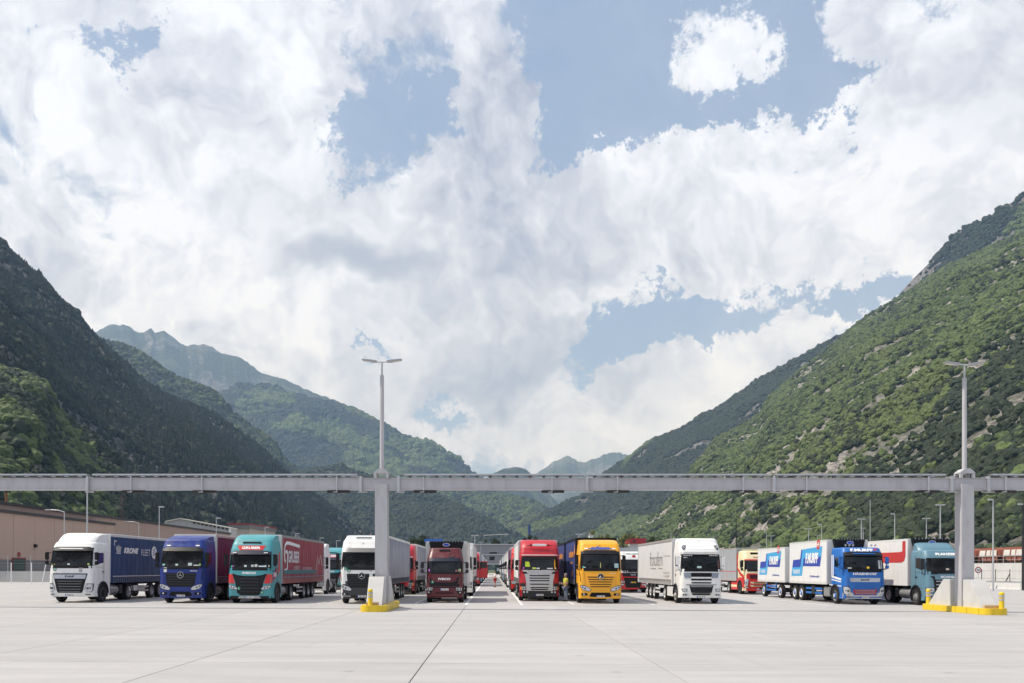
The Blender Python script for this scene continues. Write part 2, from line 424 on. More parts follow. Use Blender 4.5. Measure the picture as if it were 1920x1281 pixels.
def scatter_object(name, pts, scale, rot, pick, protos, label, cat, parent=None):
    me = bpy.data.meshes.new(name); me.vertices.add(len(pts)); me.vertices.foreach_set('co', np.asarray(pts, dtype=np.float32).ravel())
    for an, arr, ty in (('tscale', scale, 'FLOAT'), ('trot', rot, 'FLOAT'), ('tpick', pick, 'INT')):
        a = me.attributes.new(an, ty, 'POINT'); a.data.foreach_set('value', arr)
    o = bpy.data.objects.new(name, me); COL.objects.link(o)
    ng = bpy.data.node_groups.new(name, 'GeometryNodeTree')
    ng.interface.new_socket('Geometry', in_out='INPUT', socket_type='NodeSocketGeometry')
    ng.interface.new_socket('Geometry', in_out='OUTPUT', socket_type='NodeSocketGeometry')
    gi = ng.nodes.new('NodeGroupInput'); go = ng.nodes.new('NodeGroupOutput')
    def attr(nm, ty):
        n = ng.nodes.new('GeometryNodeInputNamedAttribute'); n.data_type = ty; n.inputs[0].default_value = nm; return n.outputs[0]
    jg = ng.nodes.new('GeometryNodeGeometryToInstance')
    for p in reversed(protos):
        oi = ng.nodes.new('GeometryNodeObjectInfo'); oi.inputs['Object'].default_value = p; oi.inputs['As Instance'].default_value = True
        ng.links.new(oi.outputs['Geometry'], jg.inputs[0])
    ip = ng.nodes.new('GeometryNodeInstanceOnPoints'); ip.inputs['Pick Instance'].default_value = True
    jo = ng.nodes.new('GeometryNodeJoinGeometry')
    for l in list(ng.links): ng.links.remove(l)
    ng.nodes.remove(jg)
    for n in [n for n in ng.nodes if n.bl_idname == 'GeometryNodeObjectInfo']: ng.links.new(n.outputs['Geometry'], jo.inputs[0])
    ng.links.new(gi.outputs[0], ip.inputs['Points']); ng.links.new(jo.outputs[0], ip.inputs['Instance'])
    ng.links.new(attr('tpick', 'INT'), ip.inputs['Instance Index'])
    cx = ng.nodes.new('ShaderNodeCombineXYZ'); ng.links.new(attr('trot', 'FLOAT'), cx.inputs[2])
    ng.links.new(cx.outputs[0], ip.inputs['Rotation'])
    ng.links.new(attr('tscale', 'FLOAT'), ip.inputs['Scale'])
    ng.links.new(ip.outputs[0], go.inputs[0])
    md = o.modifiers.new('scatter', 'NODES'); md.node_group = ng
    tag(o, label, cat, kind='stuff')
    return o

def slope_mat(name, green, rock, hi=1e9, rock_amt=.5, meadow=None, base_rock=0.0, k=1.0):
    m, t, b = mat_new(name)
    g = N(t, 'ShaderNodeNewGeometry'); P = g.outputs['Position']
    mp = N(t, 'ShaderNodeMapping'); mp.inputs['Scale'].default_value = (1, 1, 2.6); mp.inputs['Rotation'].default_value = (.35, .2, 0); L(t, P, mp.inputs[0])
    r = noise(t, mp.outputs[0], .035 * k, 9, .68); r2 = noise(t, P, .009 * k, 8, .6); f = noise(t, P, .12 * k, 8, .78)
    gc = mixc(t, mrange(t, f.outputs['Fac'], .35, .68, 0, 1), tuple(q * .55 for q in green), tuple(q * 1.5 for q in green))
    if meadow:
        gc = mixc(t, mrange(t, noise(t, P, .0022, 7, .62).outputs['Fac'], .53, .60, 0, .85), gc, meadow)
    rc = mixc(t, mrange(t, r.outputs['Fac'], .36, .64, 0, 1), tuple(q * .28 for q in rock), tuple(q * 1.15 for q in rock))
    sx = N(t, 'ShaderNodeSeparateXYZ'); L(t, g.outputs['Normal'], sx.inputs[0])
    steep = mrange(t, sx.outputs[2], .35, .72, 1, 0)
    kk = mth(t, 'ADD', mth(t, 'MULTIPLY', mth(t, 'ADD', steep, mrange(t, r2.outputs['Fac'], .48, .62, 0, .7)), rock_amt, True), base_rock, True)
    L(t, mixc(t, kk, gc, rc), b.inputs['Base Color']); b.inputs['Roughness'].default_value = .92
    b.inputs['Specular IOR Level'].default_value = .15
    bp = N(t, 'ShaderNodeBump'); bp.inputs['Strength'].default_value = .9; bp.inputs['Distance'].default_value = 14 / k
    L(t, f.outputs['Fac'], bp.inputs['Height']); L(t, bp.outputs[0], b.inputs['Normal'])
    return m
ROCK = (.30, .27, .25)
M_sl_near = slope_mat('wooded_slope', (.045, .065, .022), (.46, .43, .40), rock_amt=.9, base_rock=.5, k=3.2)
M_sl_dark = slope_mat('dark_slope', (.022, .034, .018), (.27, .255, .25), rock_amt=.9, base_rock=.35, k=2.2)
M_sl_mid = slope_mat('far_forest', (.034, .052, .024), (.24, .23, .22), rock_amt=.4, meadow=(.13, .155, .06), k=.42)
M_sl_alp = slope_mat('alpine_slope', (.060, .078, .040), (.26, .26, .255), rock_amt=.9, meadow=(.12, .13, .065), k=.3)

class Slope:
    """a valley side: a foot line and a crest line (plan distances) joined by a rough slope"""
    def __init__(s, sil, foot, crest, relief, seed, p=1.0, fine=1.0, jag=1.5, jw=14.0):
        s.jag = jag; s.jw = jw
        s.sil = np.array(sil, float); s.ft = np.array(foot, float); s.cr = np.array(crest, float); s.rel = relief; s.seed = seed; s.p = p; s.fine = fine
    def pos(s, px, t):
        py = np.interp(px, s.sil[:, 0], s.sil[:, 1]) + s.jag * 2 * (ridged(px / s.jw + s.seed, px * 0 + .37, 5, s.seed) - .62); df = np.interp(px, s.ft[:, 0], s.ft[:, 1]); dc = np.interp(px, s.cr[:, 0], s.cr[:, 1])
        zc = CAMH + (HY - py) / FPX * dc
        D = df + (dc - df) * t
        X = (px - VX) / FPX * D
        z = -1.5 + (zc + 1.5) * np.power(t, s.p)
        w = np.clip(t * 6, 0, 1) * np.clip((1.0 - t) * 5, 0.0, 1)
        L_ = s.rel * 5.5
        n = ridged(X / L_, D / L_, 5, s.seed) - .62 + .6 * (fbm(X / (L_ * .25), D / (L_ * .25), 5, s.seed + 5) - .5)
        z = z + s.rel * n * (w * .9 + .04)
        stp = .5 + .5 * np.sin(z / (s.rel * .45) + 6 * fbm(X / L_, D / L_, 3, s.seed + 9))
        z = z + s.rel * .10 * stp * w * s.fine
        sh = s.rel * .5 * (fbm(z / (s.rel * .7) + 40, px / 90.0 + 7, 4, s.seed + 3) - .5) * w
        return X + sh * .3, D + sh, z
    def mesh(s, name, mat, nx, nt):
        px = np.linspace(s.sil[0, 0], s.sil[-1, 0], nx); t = np.linspace(0, 1, nt) ** .9
        PX, T = np.meshgrid(px, t); X, D, Z = s.pos(PX, T)
        # the back of the crest drops away again
        Xb = X[-1] * 1.25; Db = D[-1] * 1.25; Zb = np.full(nx, -1.5)
        X = np.vstack([X, X[-1] * 1.04, Xb]); D = np.vstack([D, D[-1] * 1.04, Db]); Z = np.vstack([Z, Z[-1] * .93, Zb])
        co = np.stack([X, D, Z], -1).reshape(-1, 3); rows = nt + 2
        i = np.arange((rows - 1) * (nx - 1)); a = (i // (nx - 1)) * nx + i % (nx - 1)
        fc = np.stack([a, a + 1, a + nx + 1, a + nx], 1)
        me = bpy.data.meshes.new(name); me.from_pydata(co.tolist(), [], fc.tolist()); me.materials.append(mat)
        me.polygons.foreach_set('use_smooth', [True] * len(me.polygons))
        o = link(name, me); tag(o, kind='structure'); return o
    def trees(s, n, rs, thin=0.0, pxr=None, rockscale=90.0):
        lo, hi = pxr or (s.sil[0, 0], s.sil[-1, 0])
        px = rs.uniform(lo, hi, n * 3); t = rs.uniform(0.0, 1.0, n * 3)
        df = np.interp(px, s.ft[:, 0], s.ft[:, 1]); dc = np.interp(px, s.cr[:, 0], s.cr[:, 1])
        D = df + (dc - df) * t; wgt = (dc - df) * D; wgt = wgt / wgt.max()
        keep = rs.uniform(size=len(px)) < wgt ** .8
        px, t = px[keep], t[keep]
        X, D, Z = s.pos(px, t)
        mk = fbm(X / rockscale, D / rockscale + Z / rockscale * 1.7, 5, s.seed + 31)
        k = (mk > thin) | (rs.uniform(size=len(px)) < .05)
        px, t, X, D, Z = px[k][:n], t[k][:n], X[k][:n], D[k][:n], Z[k][:n]
        return px, t, X, D, Z
rs = np.random.RandomState(5)
right_near = Slope([(1120,1030),(1150,1015),(1200,994),(1237,967),(1271,922),(1305,864),(1345,821),(1400,795),(1423,778),(1441,748),(1500,695),(1560,650),(1600,613),(1633,590),(1700,550),(1760,510),(1800,490),(1860,462),(1920,440),(2050,400),(2400,330)],
    [(1120,1500),(1200,1250),(1300,930),(1400,720),(1500,600),(1700,440),(1920,350),(2400,280)],
    [(1120,1600),(1200,1850),(1300,1950),(1500,2050),(1700,2050),(1920,1850),(2400,1500)], 62, 11, 1.0)
right_far = Slope([(900,1040),(930,1015),(959,999),(974,990),(1025,961),(1054,946),(1098,927),(1131,888),(1179,858),(1214,829),(1284,802),(1314,780),(1345,769),(1380,742),(1441,702),(1519,660),(1602,615),(1633,590),(1681,558),(1712,523),(1764,471),(1799,432),(1865,404),(1873,392),(1900,378),(1920,362),(2100,300),(2400,260)],
    [(900,3300),(1200,2350),(1500,2200),(1920,2100),(2400,1700)], [(900,3500),(1054,3900),(1131,4000),(1345,3600),(1600,3200),(1920,2600),(2400,2300)], 120, 23, 1.0)
left_near = Slope([(-500,150),(-150,320),(0,449),(23,474),(51,498),(80,521),(110,563),(141,591),(164,620),(197,652),(234,685),(262,713),(300,739),(356,760),(398,779),(426,798),(450,816),(478,835),(506,859),(529,882),(545,893),(591,933),(638,970),(657,992),(720,1016),(780,1030)],
    [(-500,300),(0,500),(300,720),(500,1000),(657,1500),(780,2100)], [(-500,1300),(0,1750),(300,2050),(539,2300),(657,2350),(780,2400)], 85, 37, 1.0)
left_spur = Slope([(-500,600),(-100,680),(0,699),(40,708),(75,726),(98,775),(122,800),(173,833),(206,861),(225,892),(240,955),(262,985),(285,1003),(320,1030)],
    [(-500,260),(0,350),(280,600),(320,640)], [(-500,650),(0,760),(150,800),(320,760)], 40, 41, .9)
left_lit = Slope([(90,640),(173,627),(211,641),(262,660),(328,707),(370,721),(403,735),(426,763),(459,786),(492,814),(520,838),(530,861),(562,885),(600,920),(650,960)],
    [(90,2500),(650,2600)], [(90,3600),(400,3500),(650,3300)], 110, 43, .9)
mid_hill = Slope([(520,905),(560,892),(585,882),(640,874),(672,888),(740,908),(800,927),(865,950),(912,975),(948,997),(985,1014),(1010,1030)],
    [(520,2400),(1010,2500)], [(520,3300),(1010,3200)], 80, 47, .9)
lit_hill = Slope([(700,905),(800,914),(850,919),(900,926),(950,929),(1000,941),(1026,956),(1060,985),(1090,1015)],
    [(700,3700),(1090,3700)], [(700,4700),(1090,4500)], 110, 53, .9)
mid_mount = Slope([(360,790),(390,752),(415,738),(450,722),(500,723),(540,738),(600,754),(640,760),(668,770),(719,797),(766,825),(802,828),(835,848),(864,866),(894,890),(930,922),(960,950),(1000,985)],
    [(360,4700),(1000,4900)], [(360,6600),(668,6600),(1000,6200)], 330, 59, .85, jag=3, jw=40)
alps = Slope([(60,660),(178,623),(206,613),(222,610),(230,607),(238,610),(247,616),(262,625),(275,622),(283,617),(291,622),(305,620),(323,630),(335,640),(347,646),(375,653),(388,649),(398,648),(407,655),(415,662),(433,666),(450,670),(466,680),(483,697),(515,705),(562,723),(600,740),(640,754),(690,778),(740,810),(800,850)],
    [(60,6400),(800,6600)], [(60,9300),(800,8800)], 420, 61, .95, jag=7, jw=34)
dome = Slope([(895,905),(925,888),(945,878),(966,875),(985,879),(1000,893),(1030,926),(1048,946),(1075,975)], [(895,6600),(1075,6700)], [(895,7600),(1075,7600)], 160, 67, .9, jag=2)
peaks = Slope([(975,925),(1005,889),(1030,870),(1040,862),(1050,861),(1062,854),(1072,858),(1085,864),(1098,868),(1108,862),(1118,859),(1130,852),(1145,850),(1158,848),(1170,852),(1185,853),(1230,862),(1300,880)],
    [(975,9000),(1300,9000)], [(975,12000),(1300,12000)], 420, 71, .95, jag=5, jw=22)
right_near.mesh('terrain', M_sl_near, 520, 240)
right_far.mesh('terrain', M_sl_dark, 420, 150)
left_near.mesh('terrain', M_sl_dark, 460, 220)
left_spur.mesh('terrain', M_sl_near, 260, 120)
left_lit.mesh('terrain', M_sl_mid, 220, 120)
mid_hill.mesh('hill', M_sl_dark, 200, 80)
lit_hill.mesh('hill', M_sl_mid, 160, 80)
mid_mount.mesh('mountain', M_sl_mid, 480, 280)
alps.mesh('mountain', M_sl_alp, 520, 260)
dome.mesh('mountain', M_sl_mid, 120, 60)
peaks.mesh('mountain', M_sl_alp, 260, 90)

def forest(sl, n, kinds, smin, smax, label, thin=.44, picker=None, pxr=None, rockscale=90.0):
    px, t, X, D, Z = sl.trees(n, rs, thin, pxr, rockscale)
    m = len(px)
    sc = rs.uniform(smin, smax, m).astype(np.float32); sc *= (1 + .5 * (rs.uniform(size=m) > .93))
    protos = sum([PROTO[k] for k in kinds], [])
    which = picker(px, t, X, D, Z) if picker else np.zeros(m, int)
    pick = (which * 4 + rs.randint(0, 4, m)).astype(np.int32)
    rot = rs.uniform(0, 6.28, m).astype(np.float32)
    pts = np.stack([X, D, Z - sc * .15], -1)
    return scatter_object('forest', pts, sc, rot, pick, protos, label, 'forest')
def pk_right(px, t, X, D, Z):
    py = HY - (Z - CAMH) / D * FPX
    # cloud shadow on the lower flank, painted with darker crowns, edge running downhill
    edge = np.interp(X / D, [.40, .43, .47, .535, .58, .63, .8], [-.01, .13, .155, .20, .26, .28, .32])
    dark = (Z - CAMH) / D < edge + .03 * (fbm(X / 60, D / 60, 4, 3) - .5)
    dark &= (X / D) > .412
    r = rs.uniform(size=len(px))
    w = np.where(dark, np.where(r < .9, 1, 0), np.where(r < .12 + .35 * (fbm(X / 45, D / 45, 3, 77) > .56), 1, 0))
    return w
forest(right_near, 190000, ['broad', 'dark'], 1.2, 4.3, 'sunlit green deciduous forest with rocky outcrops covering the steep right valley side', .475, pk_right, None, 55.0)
forest(right_far, 60000, ['dark', 'broad'], 4.5, 8.0, 'dark forest on the ridge behind the sunlit slope at right', .38, lambda px, t, X, D, Z: ((fbm(X / 400, D / 400, 3, 8) > .60)).astype(int), (900, 1930), 200.0)  # cloud shadow on this ridge is put into the dark crown colour
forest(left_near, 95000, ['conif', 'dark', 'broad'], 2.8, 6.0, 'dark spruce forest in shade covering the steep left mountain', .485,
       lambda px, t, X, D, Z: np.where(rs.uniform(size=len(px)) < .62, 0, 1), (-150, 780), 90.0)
forest(left_spur, 26000, ['broad', 'dark'], 2.4, 4.8, 'lit green trees on the low rocky spur above the tan hall', .40, lambda px, t, X, D, Z: ((fbm(X / 70, D / 70, 3, 2) > .50) | (rs.uniform(size=len(px)) < .35)).astype(int), (-150, 320), 60.0)
forest(left_lit, 26000, ['dark', 'broad'], 6, 9.5, 'forest and meadows on the second ridge at left', .47, lambda px, t, X, D, Z: (rs.uniform(size=len(px)) < .35).astype(int), None, 300.0)
forest(mid_hill, 22000, ['dark', 'conif'], 6, 10, 'dark wooded low hill in the middle of the valley', .30, None, None, 200.0)
forest(mid_mount, 42000, ['dark', 'broad'], 11, 19, 'forest on the big rounded mountain left of the middle', .44, lambda px, t, X, D, Z: (fbm(X / 420, D / 420 + Z / 500, 4, 90) > .56).astype(int), (400, 960), 420.0)
forest(lit_hill, 16000, ['broad', 'dark'], 7, 12, 'pale lit wooded hill at the end of the valley', .34, lambda px, t, X, D, Z: (rs.uniform(size=len(px)) < .45).astype(int), None, 200.0)

# the air of the valley
hz = MB(); hz.box(-9000, 9000, -120, 12900, -2.6, 2760)
m = bpy.data.materials.new('valley_air'); m.use_nodes = True; t = m.node_tree; t.nodes.clear()
pv = N(t, 'ShaderNodeVolumePrincipled'); pv.inputs['Color'].default_value = (.40, .62, 1.0, 1); pv.inputs['Absorption Color'].default_value = (1, 1, 1, 1); pv.inputs['Density'].default_value = 6.8e-5
pv.inputs['Anisotropy'].default_value = 0.1
mo = N(t, 'ShaderNodeOutputMaterial'); L(t, pv.outputs[0], mo.inputs['Volume'])
haze = hz.build('haze', m); tag(haze, 'thin bluish haze filling the whole valley air', 'haze', kind='stuff')
# ================================================================== GANTRY over the lanes
M_steel = paint('grey_paint_steel', (.45, .44, .455), .42, .0, .1, .25)
M_galv = paint('galvanised', (.50, .51, .52), .45, .6, 0, .2)
M_black = paint('black_plastic', (.018, .018, .02), .5)
M_yel = paint('yellow_paint', (.72, .50, .010), .45, 0, .1, .12)
M_alu = paint('lamp_alu', (.40, .40, .41), .4, .5)
BY = 42.3; ZB, ZT = 5.93, 6.52
COLX = (-5.52, 23.35)
gan = empty('gantry', (COLX[0], BY, gz(COLX[0])))
tag(gan, 'long grey steel gantry beam on two box columns spanning across the whole truck yard', 'gantry')
def gch(mb, name, mat, **k):
    o = mb.build(name, mat, gan, **k); o.location = tuple(-Vector(gan.location)); return o
for cx in COLX:
    q = MB(); q.box(cx - .31, cx + .31, BY - .33, BY + .33, gz(cx), ZB + .3); gch(q, 'column', M_steel, bevel=.02)
    q = MB()  # pointed cap with an open frame that holds the mast
    for sx in (-1, 1):
        for sy in (-1, 1): q.box(cx + sx * .30 - .07, cx + sx * .30 + .07, BY + sy * .24 - .07, BY + sy * .24 + .07, ZT - .01, ZT + .22)
    q.prism([(cx - .37, ZT + .22), (cx + .37, ZT + .22), (cx + .37, ZT + .27), (cx + .13, ZT + .46), (cx - .13, ZT + .46), (cx - .37, ZT + .27)], BY - .31, BY + .31, 'y')
    gch(q, 'column_cap', M_steel, bevel=.012)
    q = MB()
    for k in range(9):
        for y in (BY - .52, BY - .42): q.tube((cx - .36 + k * .09, y, gz(cx) + .28), (cx - .36 + k * .09, y, gz(cx) + .62 + .04 * (k % 2)), .018, n=6)
    o = gch(q, 'anchor_rods', M_galv)
splices = sorted([X_at(163, 42), X_at(676, 42), X_at(747, 42), X_at(1101, 42), X_at(1452, 42), X_at(1786, 42), X_at(1855, 42), X_at(163, 42) - 14.5, X_at(1855, 42) + 9.3])
ends = [-46] + splices + [46]
for a, b_ in zip(ends[:-1], ends[1:]):
    q = MB(); a2, b2 = a + .006, b_ - .006
    q.box(a2, b2, BY - .17, BY + .17, ZB + .035, ZT - .035)
    q.box(a2, b2, BY - .235, BY + .235, ZT - .035, ZT)
    q.box(a2, b2, BY - .235, BY + .235, ZB, ZB + .035)
    gch(q, 'beam', M_steel, bevel=.006)
for x in splices:
    q = MB(); q.box(x - .055, x + .055, BY - .30, BY + .30, ZB - .09, ZT + .09); gch(q, 'flange', M_galv, bevel=.008)
    q = MB()
    for k in range(7): q.tube((x - .09, BY - .27, ZB + .0 + k * .09), (x + .09, BY - .27, ZB + .0 + k * .09), .022, n=6)
    q.box(x - .13, x + .30, BY - .26, BY - .16, ZB - .13, ZB - .09)
    gch(q, 'flange_bolts', M_steel)
for p in (245, 378, 631, 794, 1035, 1158, 1394, 1513, 1742, 1887):
    x = X_at(p, 42); q = MB()
    q.box(x - .03, x + .03, BY - .30, BY - .24, ZB - .07, ZT + .07); q.box(x - .03, x + .03, BY + .24, BY + .30, ZB - .07, ZT + .07)
    q.box(x - .03, x + .03, BY - .30, BY + .30, ZB - .09, ZB - .04); q.box(x - .18, x + .03, BY - .29, BY - .16, ZB - .12, ZB - .09)
    gch(q, 'clamp', M_galv)
    q = MB(); q.box(x - .5, x + .62, BY - .12, BY + .08, ZB - .13, ZB - .02); q.tube((x - .1, BY - .1, ZB - .05), (x + .1, BY - .1, ZB - .14), .04)
    gch(q, 'sensor', M_black, bevel=.01)
sup = MB(); sup.box(-.05, .05, -.14, .14, 0, .10); sup.box(-.09, .09, -.17, -.11, .07, .16); sup_me = sup.mesh('tray_support', [M_black])
runs = [(-46, splices[1] - .1), (splices[1] + .25, splices[2] - .9), (splices[3] + .35, splices[4] - .12), (splices[4] + .12, splices[5] - .12), (splices[5] + .1, splices[6] - .42), (splices[7] + .4, 46)]
splc = [X_at(v, 42) for v in (163, 668, 757, 1101, 1452, 1776, 1864)]
runs = [(-46, splc[0] - .08), (splc[0] + .2, splc[1]), (splc[2], splc[3] - .1), (splc[3] + .1, splc[4] - .1), (splc[4] + .1, splc[5]), (splc[6], 46)]
for a, b_ in runs:
    q = MB(); q.box(a, b_, BY - .20, BY + .20, ZT + .165, ZT + .205); q.box(a, b_, BY - .21, BY - .19, ZT + .12, ZT + .18); q.box(a, b_, BY + .19, BY + .21, ZT + .12, ZT + .18)
    gch(q, 'cable_tray', M_galv)
    n = int((b_ - a) / .66)
    for k in range(n):
        x = a + .3 + k * .66
        o = link('tray_support', sup_me, None, gan, tuple(Vector((x, BY, ZT)) - Vector(gan.location)))
        if k % 2 == 0:
            pass
    q = MB(); x = a + .1
    while x < b_ - .4: q.box(x + .12, x + .50, BY - .15, BY - .05, ZT + .055, ZT + .10); x += .66
    o = gch(q, 'cable_ducts', M_galv); o['kind'] = 'stuff'
for cx in COLX:
    for s in (-1, 1):
        pts = [(cx + s * (.35 + .75 * u), BY - .05, ZT + .05 + .10 * u * u + .02 * math.sin(u * 9)) for u in (0, .2, .4, .6, .8, 1)]
        q = MB(); q.path(pts, .018, n=6); gch(q, 'cable', M_black)

# masts on top of the columns
def top_mast(cx, label, zt):
    r = empty('light_mast', (cx, BY, ZT + .46)); tag(r, label, 'light mast', 'light masts standing on the gantry columns')
    h = zt - (ZT + .46)
    q = MB(); q.tube((0, 0, -.02), (0, 0, h * .96 - .5), .112, .098, n=16); q.build('pole', M_steel, r, smooth=True)
    q = MB(); q.tube((0, 0, h * .96 - .52), (0, 0, h - .06), .045, n=10); q.tube((-.26, 0, h - .04), (.26, 0, h - .04), .035, n=8); q.build('spigot', M_galv, r, smooth=True)
    for s in (-1, 1):
        q = MB(); q.prism([(s * .24, h - .05), (s * .42, h - .06), (s * .97, h + .03), (s * .98, h + .10), (s * .50, h + .05), (s * .24, h + .01)], -.16, .16, 'y')
        lh = q.build('lamp_head', M_alu, r, bevel=.015)
        q = MB(); q.prism([(s * .55, h - .03), (s * .93, h + .026), (s * .93, h + .01), (s * .55, h - .045)], -.11, .11, 'y')
        q.build('lens', paint('lamp_lens', (.6, .58, .5), .2), lh)
top_mast(COLX[0], 'grey double-headed light mast on the gantry column nearest the middle', 12.33)
top_mast(COLX[1], 'pale double-headed light mast on the right-hand gantry column, in front of the green slope', 12.2)

# kerbed islands with concrete blocks and bollards
M_tan = paint('raw_plywood', (.50, .36, .20), .7)
for cx, side, (lk, lb1, lb2) in ((COLX[0], -.08, ('yellow kerb island round the gantry column left of the maroon truck', 'pale concrete impact block in front of the column left of the maroon truck', 'pale concrete impact block behind the column left of the maroon truck')),
                   (COLX[1], .05, ('yellow kerb island round the far right gantry column', 'pale concrete impact block with tapered outer edge, right of the far right column', 'pale concrete impact block between the teal truck and the far right column'))):
    x0, x1, y0, y1 = cx + side - .63, cx + side + .63, 39.6, 45.6
    pts = []
    r = .42
    for (qx, qy, a0) in ((x1 - r, y1 - r, 0), (x0 + r, y1 - r, 90), (x0 + r, y0 + r, 180), (x1 - r, y0 + r, 270)):
        for k in range(6): a = R(a0 + 18 * k); pts.append((qx + r * math.cos(a), qy + r * math.sin(a)))
    g0 = gz(cx)
    isl = empty('kerb_island', (cx, BY, g0)); tag(isl, lk, 'kerb', 'yellow kerb islands round the gantry columns')
    ctr = Vector((cx, BY))
    # kerb stones: segments of the ring, each its own stone
    per = [Vector(p) for p in pts]; n = len(per); groups = [(2, 8), (8, 14), (14, 15), (15, 20), (20, 26)]
    inner = [Vector(((p.x - cx - side) * .62 + cx + side, (p.y - 42.6) * .93 + 42.6)) for p in per]
    def stone(idx, sub=None):
        q = MB()
        P = [per[i % n] for i in idx]; I = [inner[i % n] for i in idx]
        if sub:
            a, b_ = sub; P = [P[0].lerp(P[1], a), P[0].lerp(P[1], b_)]; I = [I[0].lerp(I[1], a), I[0].lerp(I[1], b_)]
        ring = P + I[::-1]
        q.prism([(v.x - cx, v.y - BY) for v in ring], 0, .30, 'z')
        q.build('kerb_stone', M_yel, isl, bevel=.012)
    stone(range(0, 6)); stone(range(6, 12)); stone(range(12, 18)); stone(range(18, 24))
    for k in range(5):
        a, b_ = (k + .01) / 5, (k + .99) / 5
        stone((11, 12), (a, b_)); stone((23, 24), (a, b_))
    stone((5, 6)); stone((17, 18))
    q = MB(); q.prism([(v.x - cx, v.y - BY) for v in inner], .0, .27, 'z'); q.build('island_fill', M_yel, isl)
    xa, xb = cx + side - .40, cx + side + .36
    q = MB(); q.prism([(40.15 - BY, .272), (41.85 - BY, .272), (41.80 - BY, 1.63), (41.15 - BY, 1.63)], xa - cx, xb - cx, 'x')
    o = q.build('concrete_block', M_conc, None, (cx, BY, g0), bevel=.02); tag(o, lb1, 'concrete block', 'tapered concrete blocks on the kerb islands')
    q = MB(); q.prism([(45.15 - BY, .272), (42.95 - BY, .272), (43.0 - BY, 1.63), (43.65 - BY, 1.63)], xa - cx, xb - cx, 'x')
    o = q.build('concrete_block', M_conc, None, (cx, BY, g0), bevel=.02); tag(o, lb2, 'concrete block', 'tapered concrete blocks on the kerb islands')
    if side < -.09 or True:
        sx = 0.1 if cx > 0 else -.1
        q = MB(); q.box(xa + .02, xa + .62 if cx < 0 else xb - .02, 39.98, 40.13, g0 + .272, g0 + .44)
        o = q.build('plywood_offcut', M_tan); tag(o, 'tan plywood strip at the foot of the block on the %s kerb island' % ('right' if cx > 0 else 'left'), 'plywood')
def bollard(x, y, label, base=.271):
    r = empty('bollard', (x, y, gz(x) + base)); tag(r, label, 'bollard', 'yellow bollards with grey bands on the kerb islands')
    q = MB(); q.lathe([(0, 0), (0, .12), (.02, .115), (.68, .105), (.72, .118), (.76, .112), (.80, .07), (.81, 0)], 'z', 20); q.build('post', M_yel, r, smooth=True)
    for z in (.40, .56):
        q = MB(); q.lathe([(z, .112), (z, .119), (z + .09, .117), (z + .09, .110)], 'z', 20); q.build('reflective_band', paint('reflective_grey', (.42, .43, .46), .35, .3), r, smooth=True)
bollard(COLX[0] - .22, 39.82, 'yellow bollard with grey bands at the front of the island left of the maroon truck')
bollard(X_at(1878, 39.82), 39.82, 'yellow bollard with grey bands at the right end of the right-hand island')
bollard(COLX[1] - .22, 45.38, 'yellow bollard with grey bands in front of the teal truck')
# ================================================================== LORRIES
M_glass = glass()
M_rub = paint('tyre_rubber', (.012, .012, .013), .85)
M_rim = paint('wheel_steel', (.40, .40, .41), .4, .6, 0, .3)
M_rimw = paint('wheel_painted', (.62, .62, .61), .45, .1, 0, .3)
M_dk = paint('dark_trim', (.008, .008, .010), .5, spec=.3)
M_dgrey = paint('grey_trim', (.022, .023, .027), .5, spec=.35)
M_chas = paint('chassis', (.012, .012, .013), .8)
M_lamp = paint('headlight_glass', (.55, .57, .60), .12, .35, .5)
M_lampd = paint('headlight_inner', (.10, .11, .12), .2, .3)
M_chr = paint('chrome', (.50, .50, .51), .22, .9)
M_wht = paint('print_white', (.80, .80, .80), .5)
M_blk = paint('print_black', (.006, .006, .007), .6, spec=.25)
M_amb = paint('amber_lens', (.80, .22, .02), .3)
M_green = paint('sticker_green', (.01, .20, .11), .5)
M_blue = paint('plate_blue', (.02, .08, .50), .4)
M_seat = paint('cab_dash', (.05, .05, .055), .7)
M_tank = paint('fuel_tank_alu', (.35, .355, .36), .35, .5, 0, .2)
M_card = paint('paper_card', (.62, .66, .62), .6)

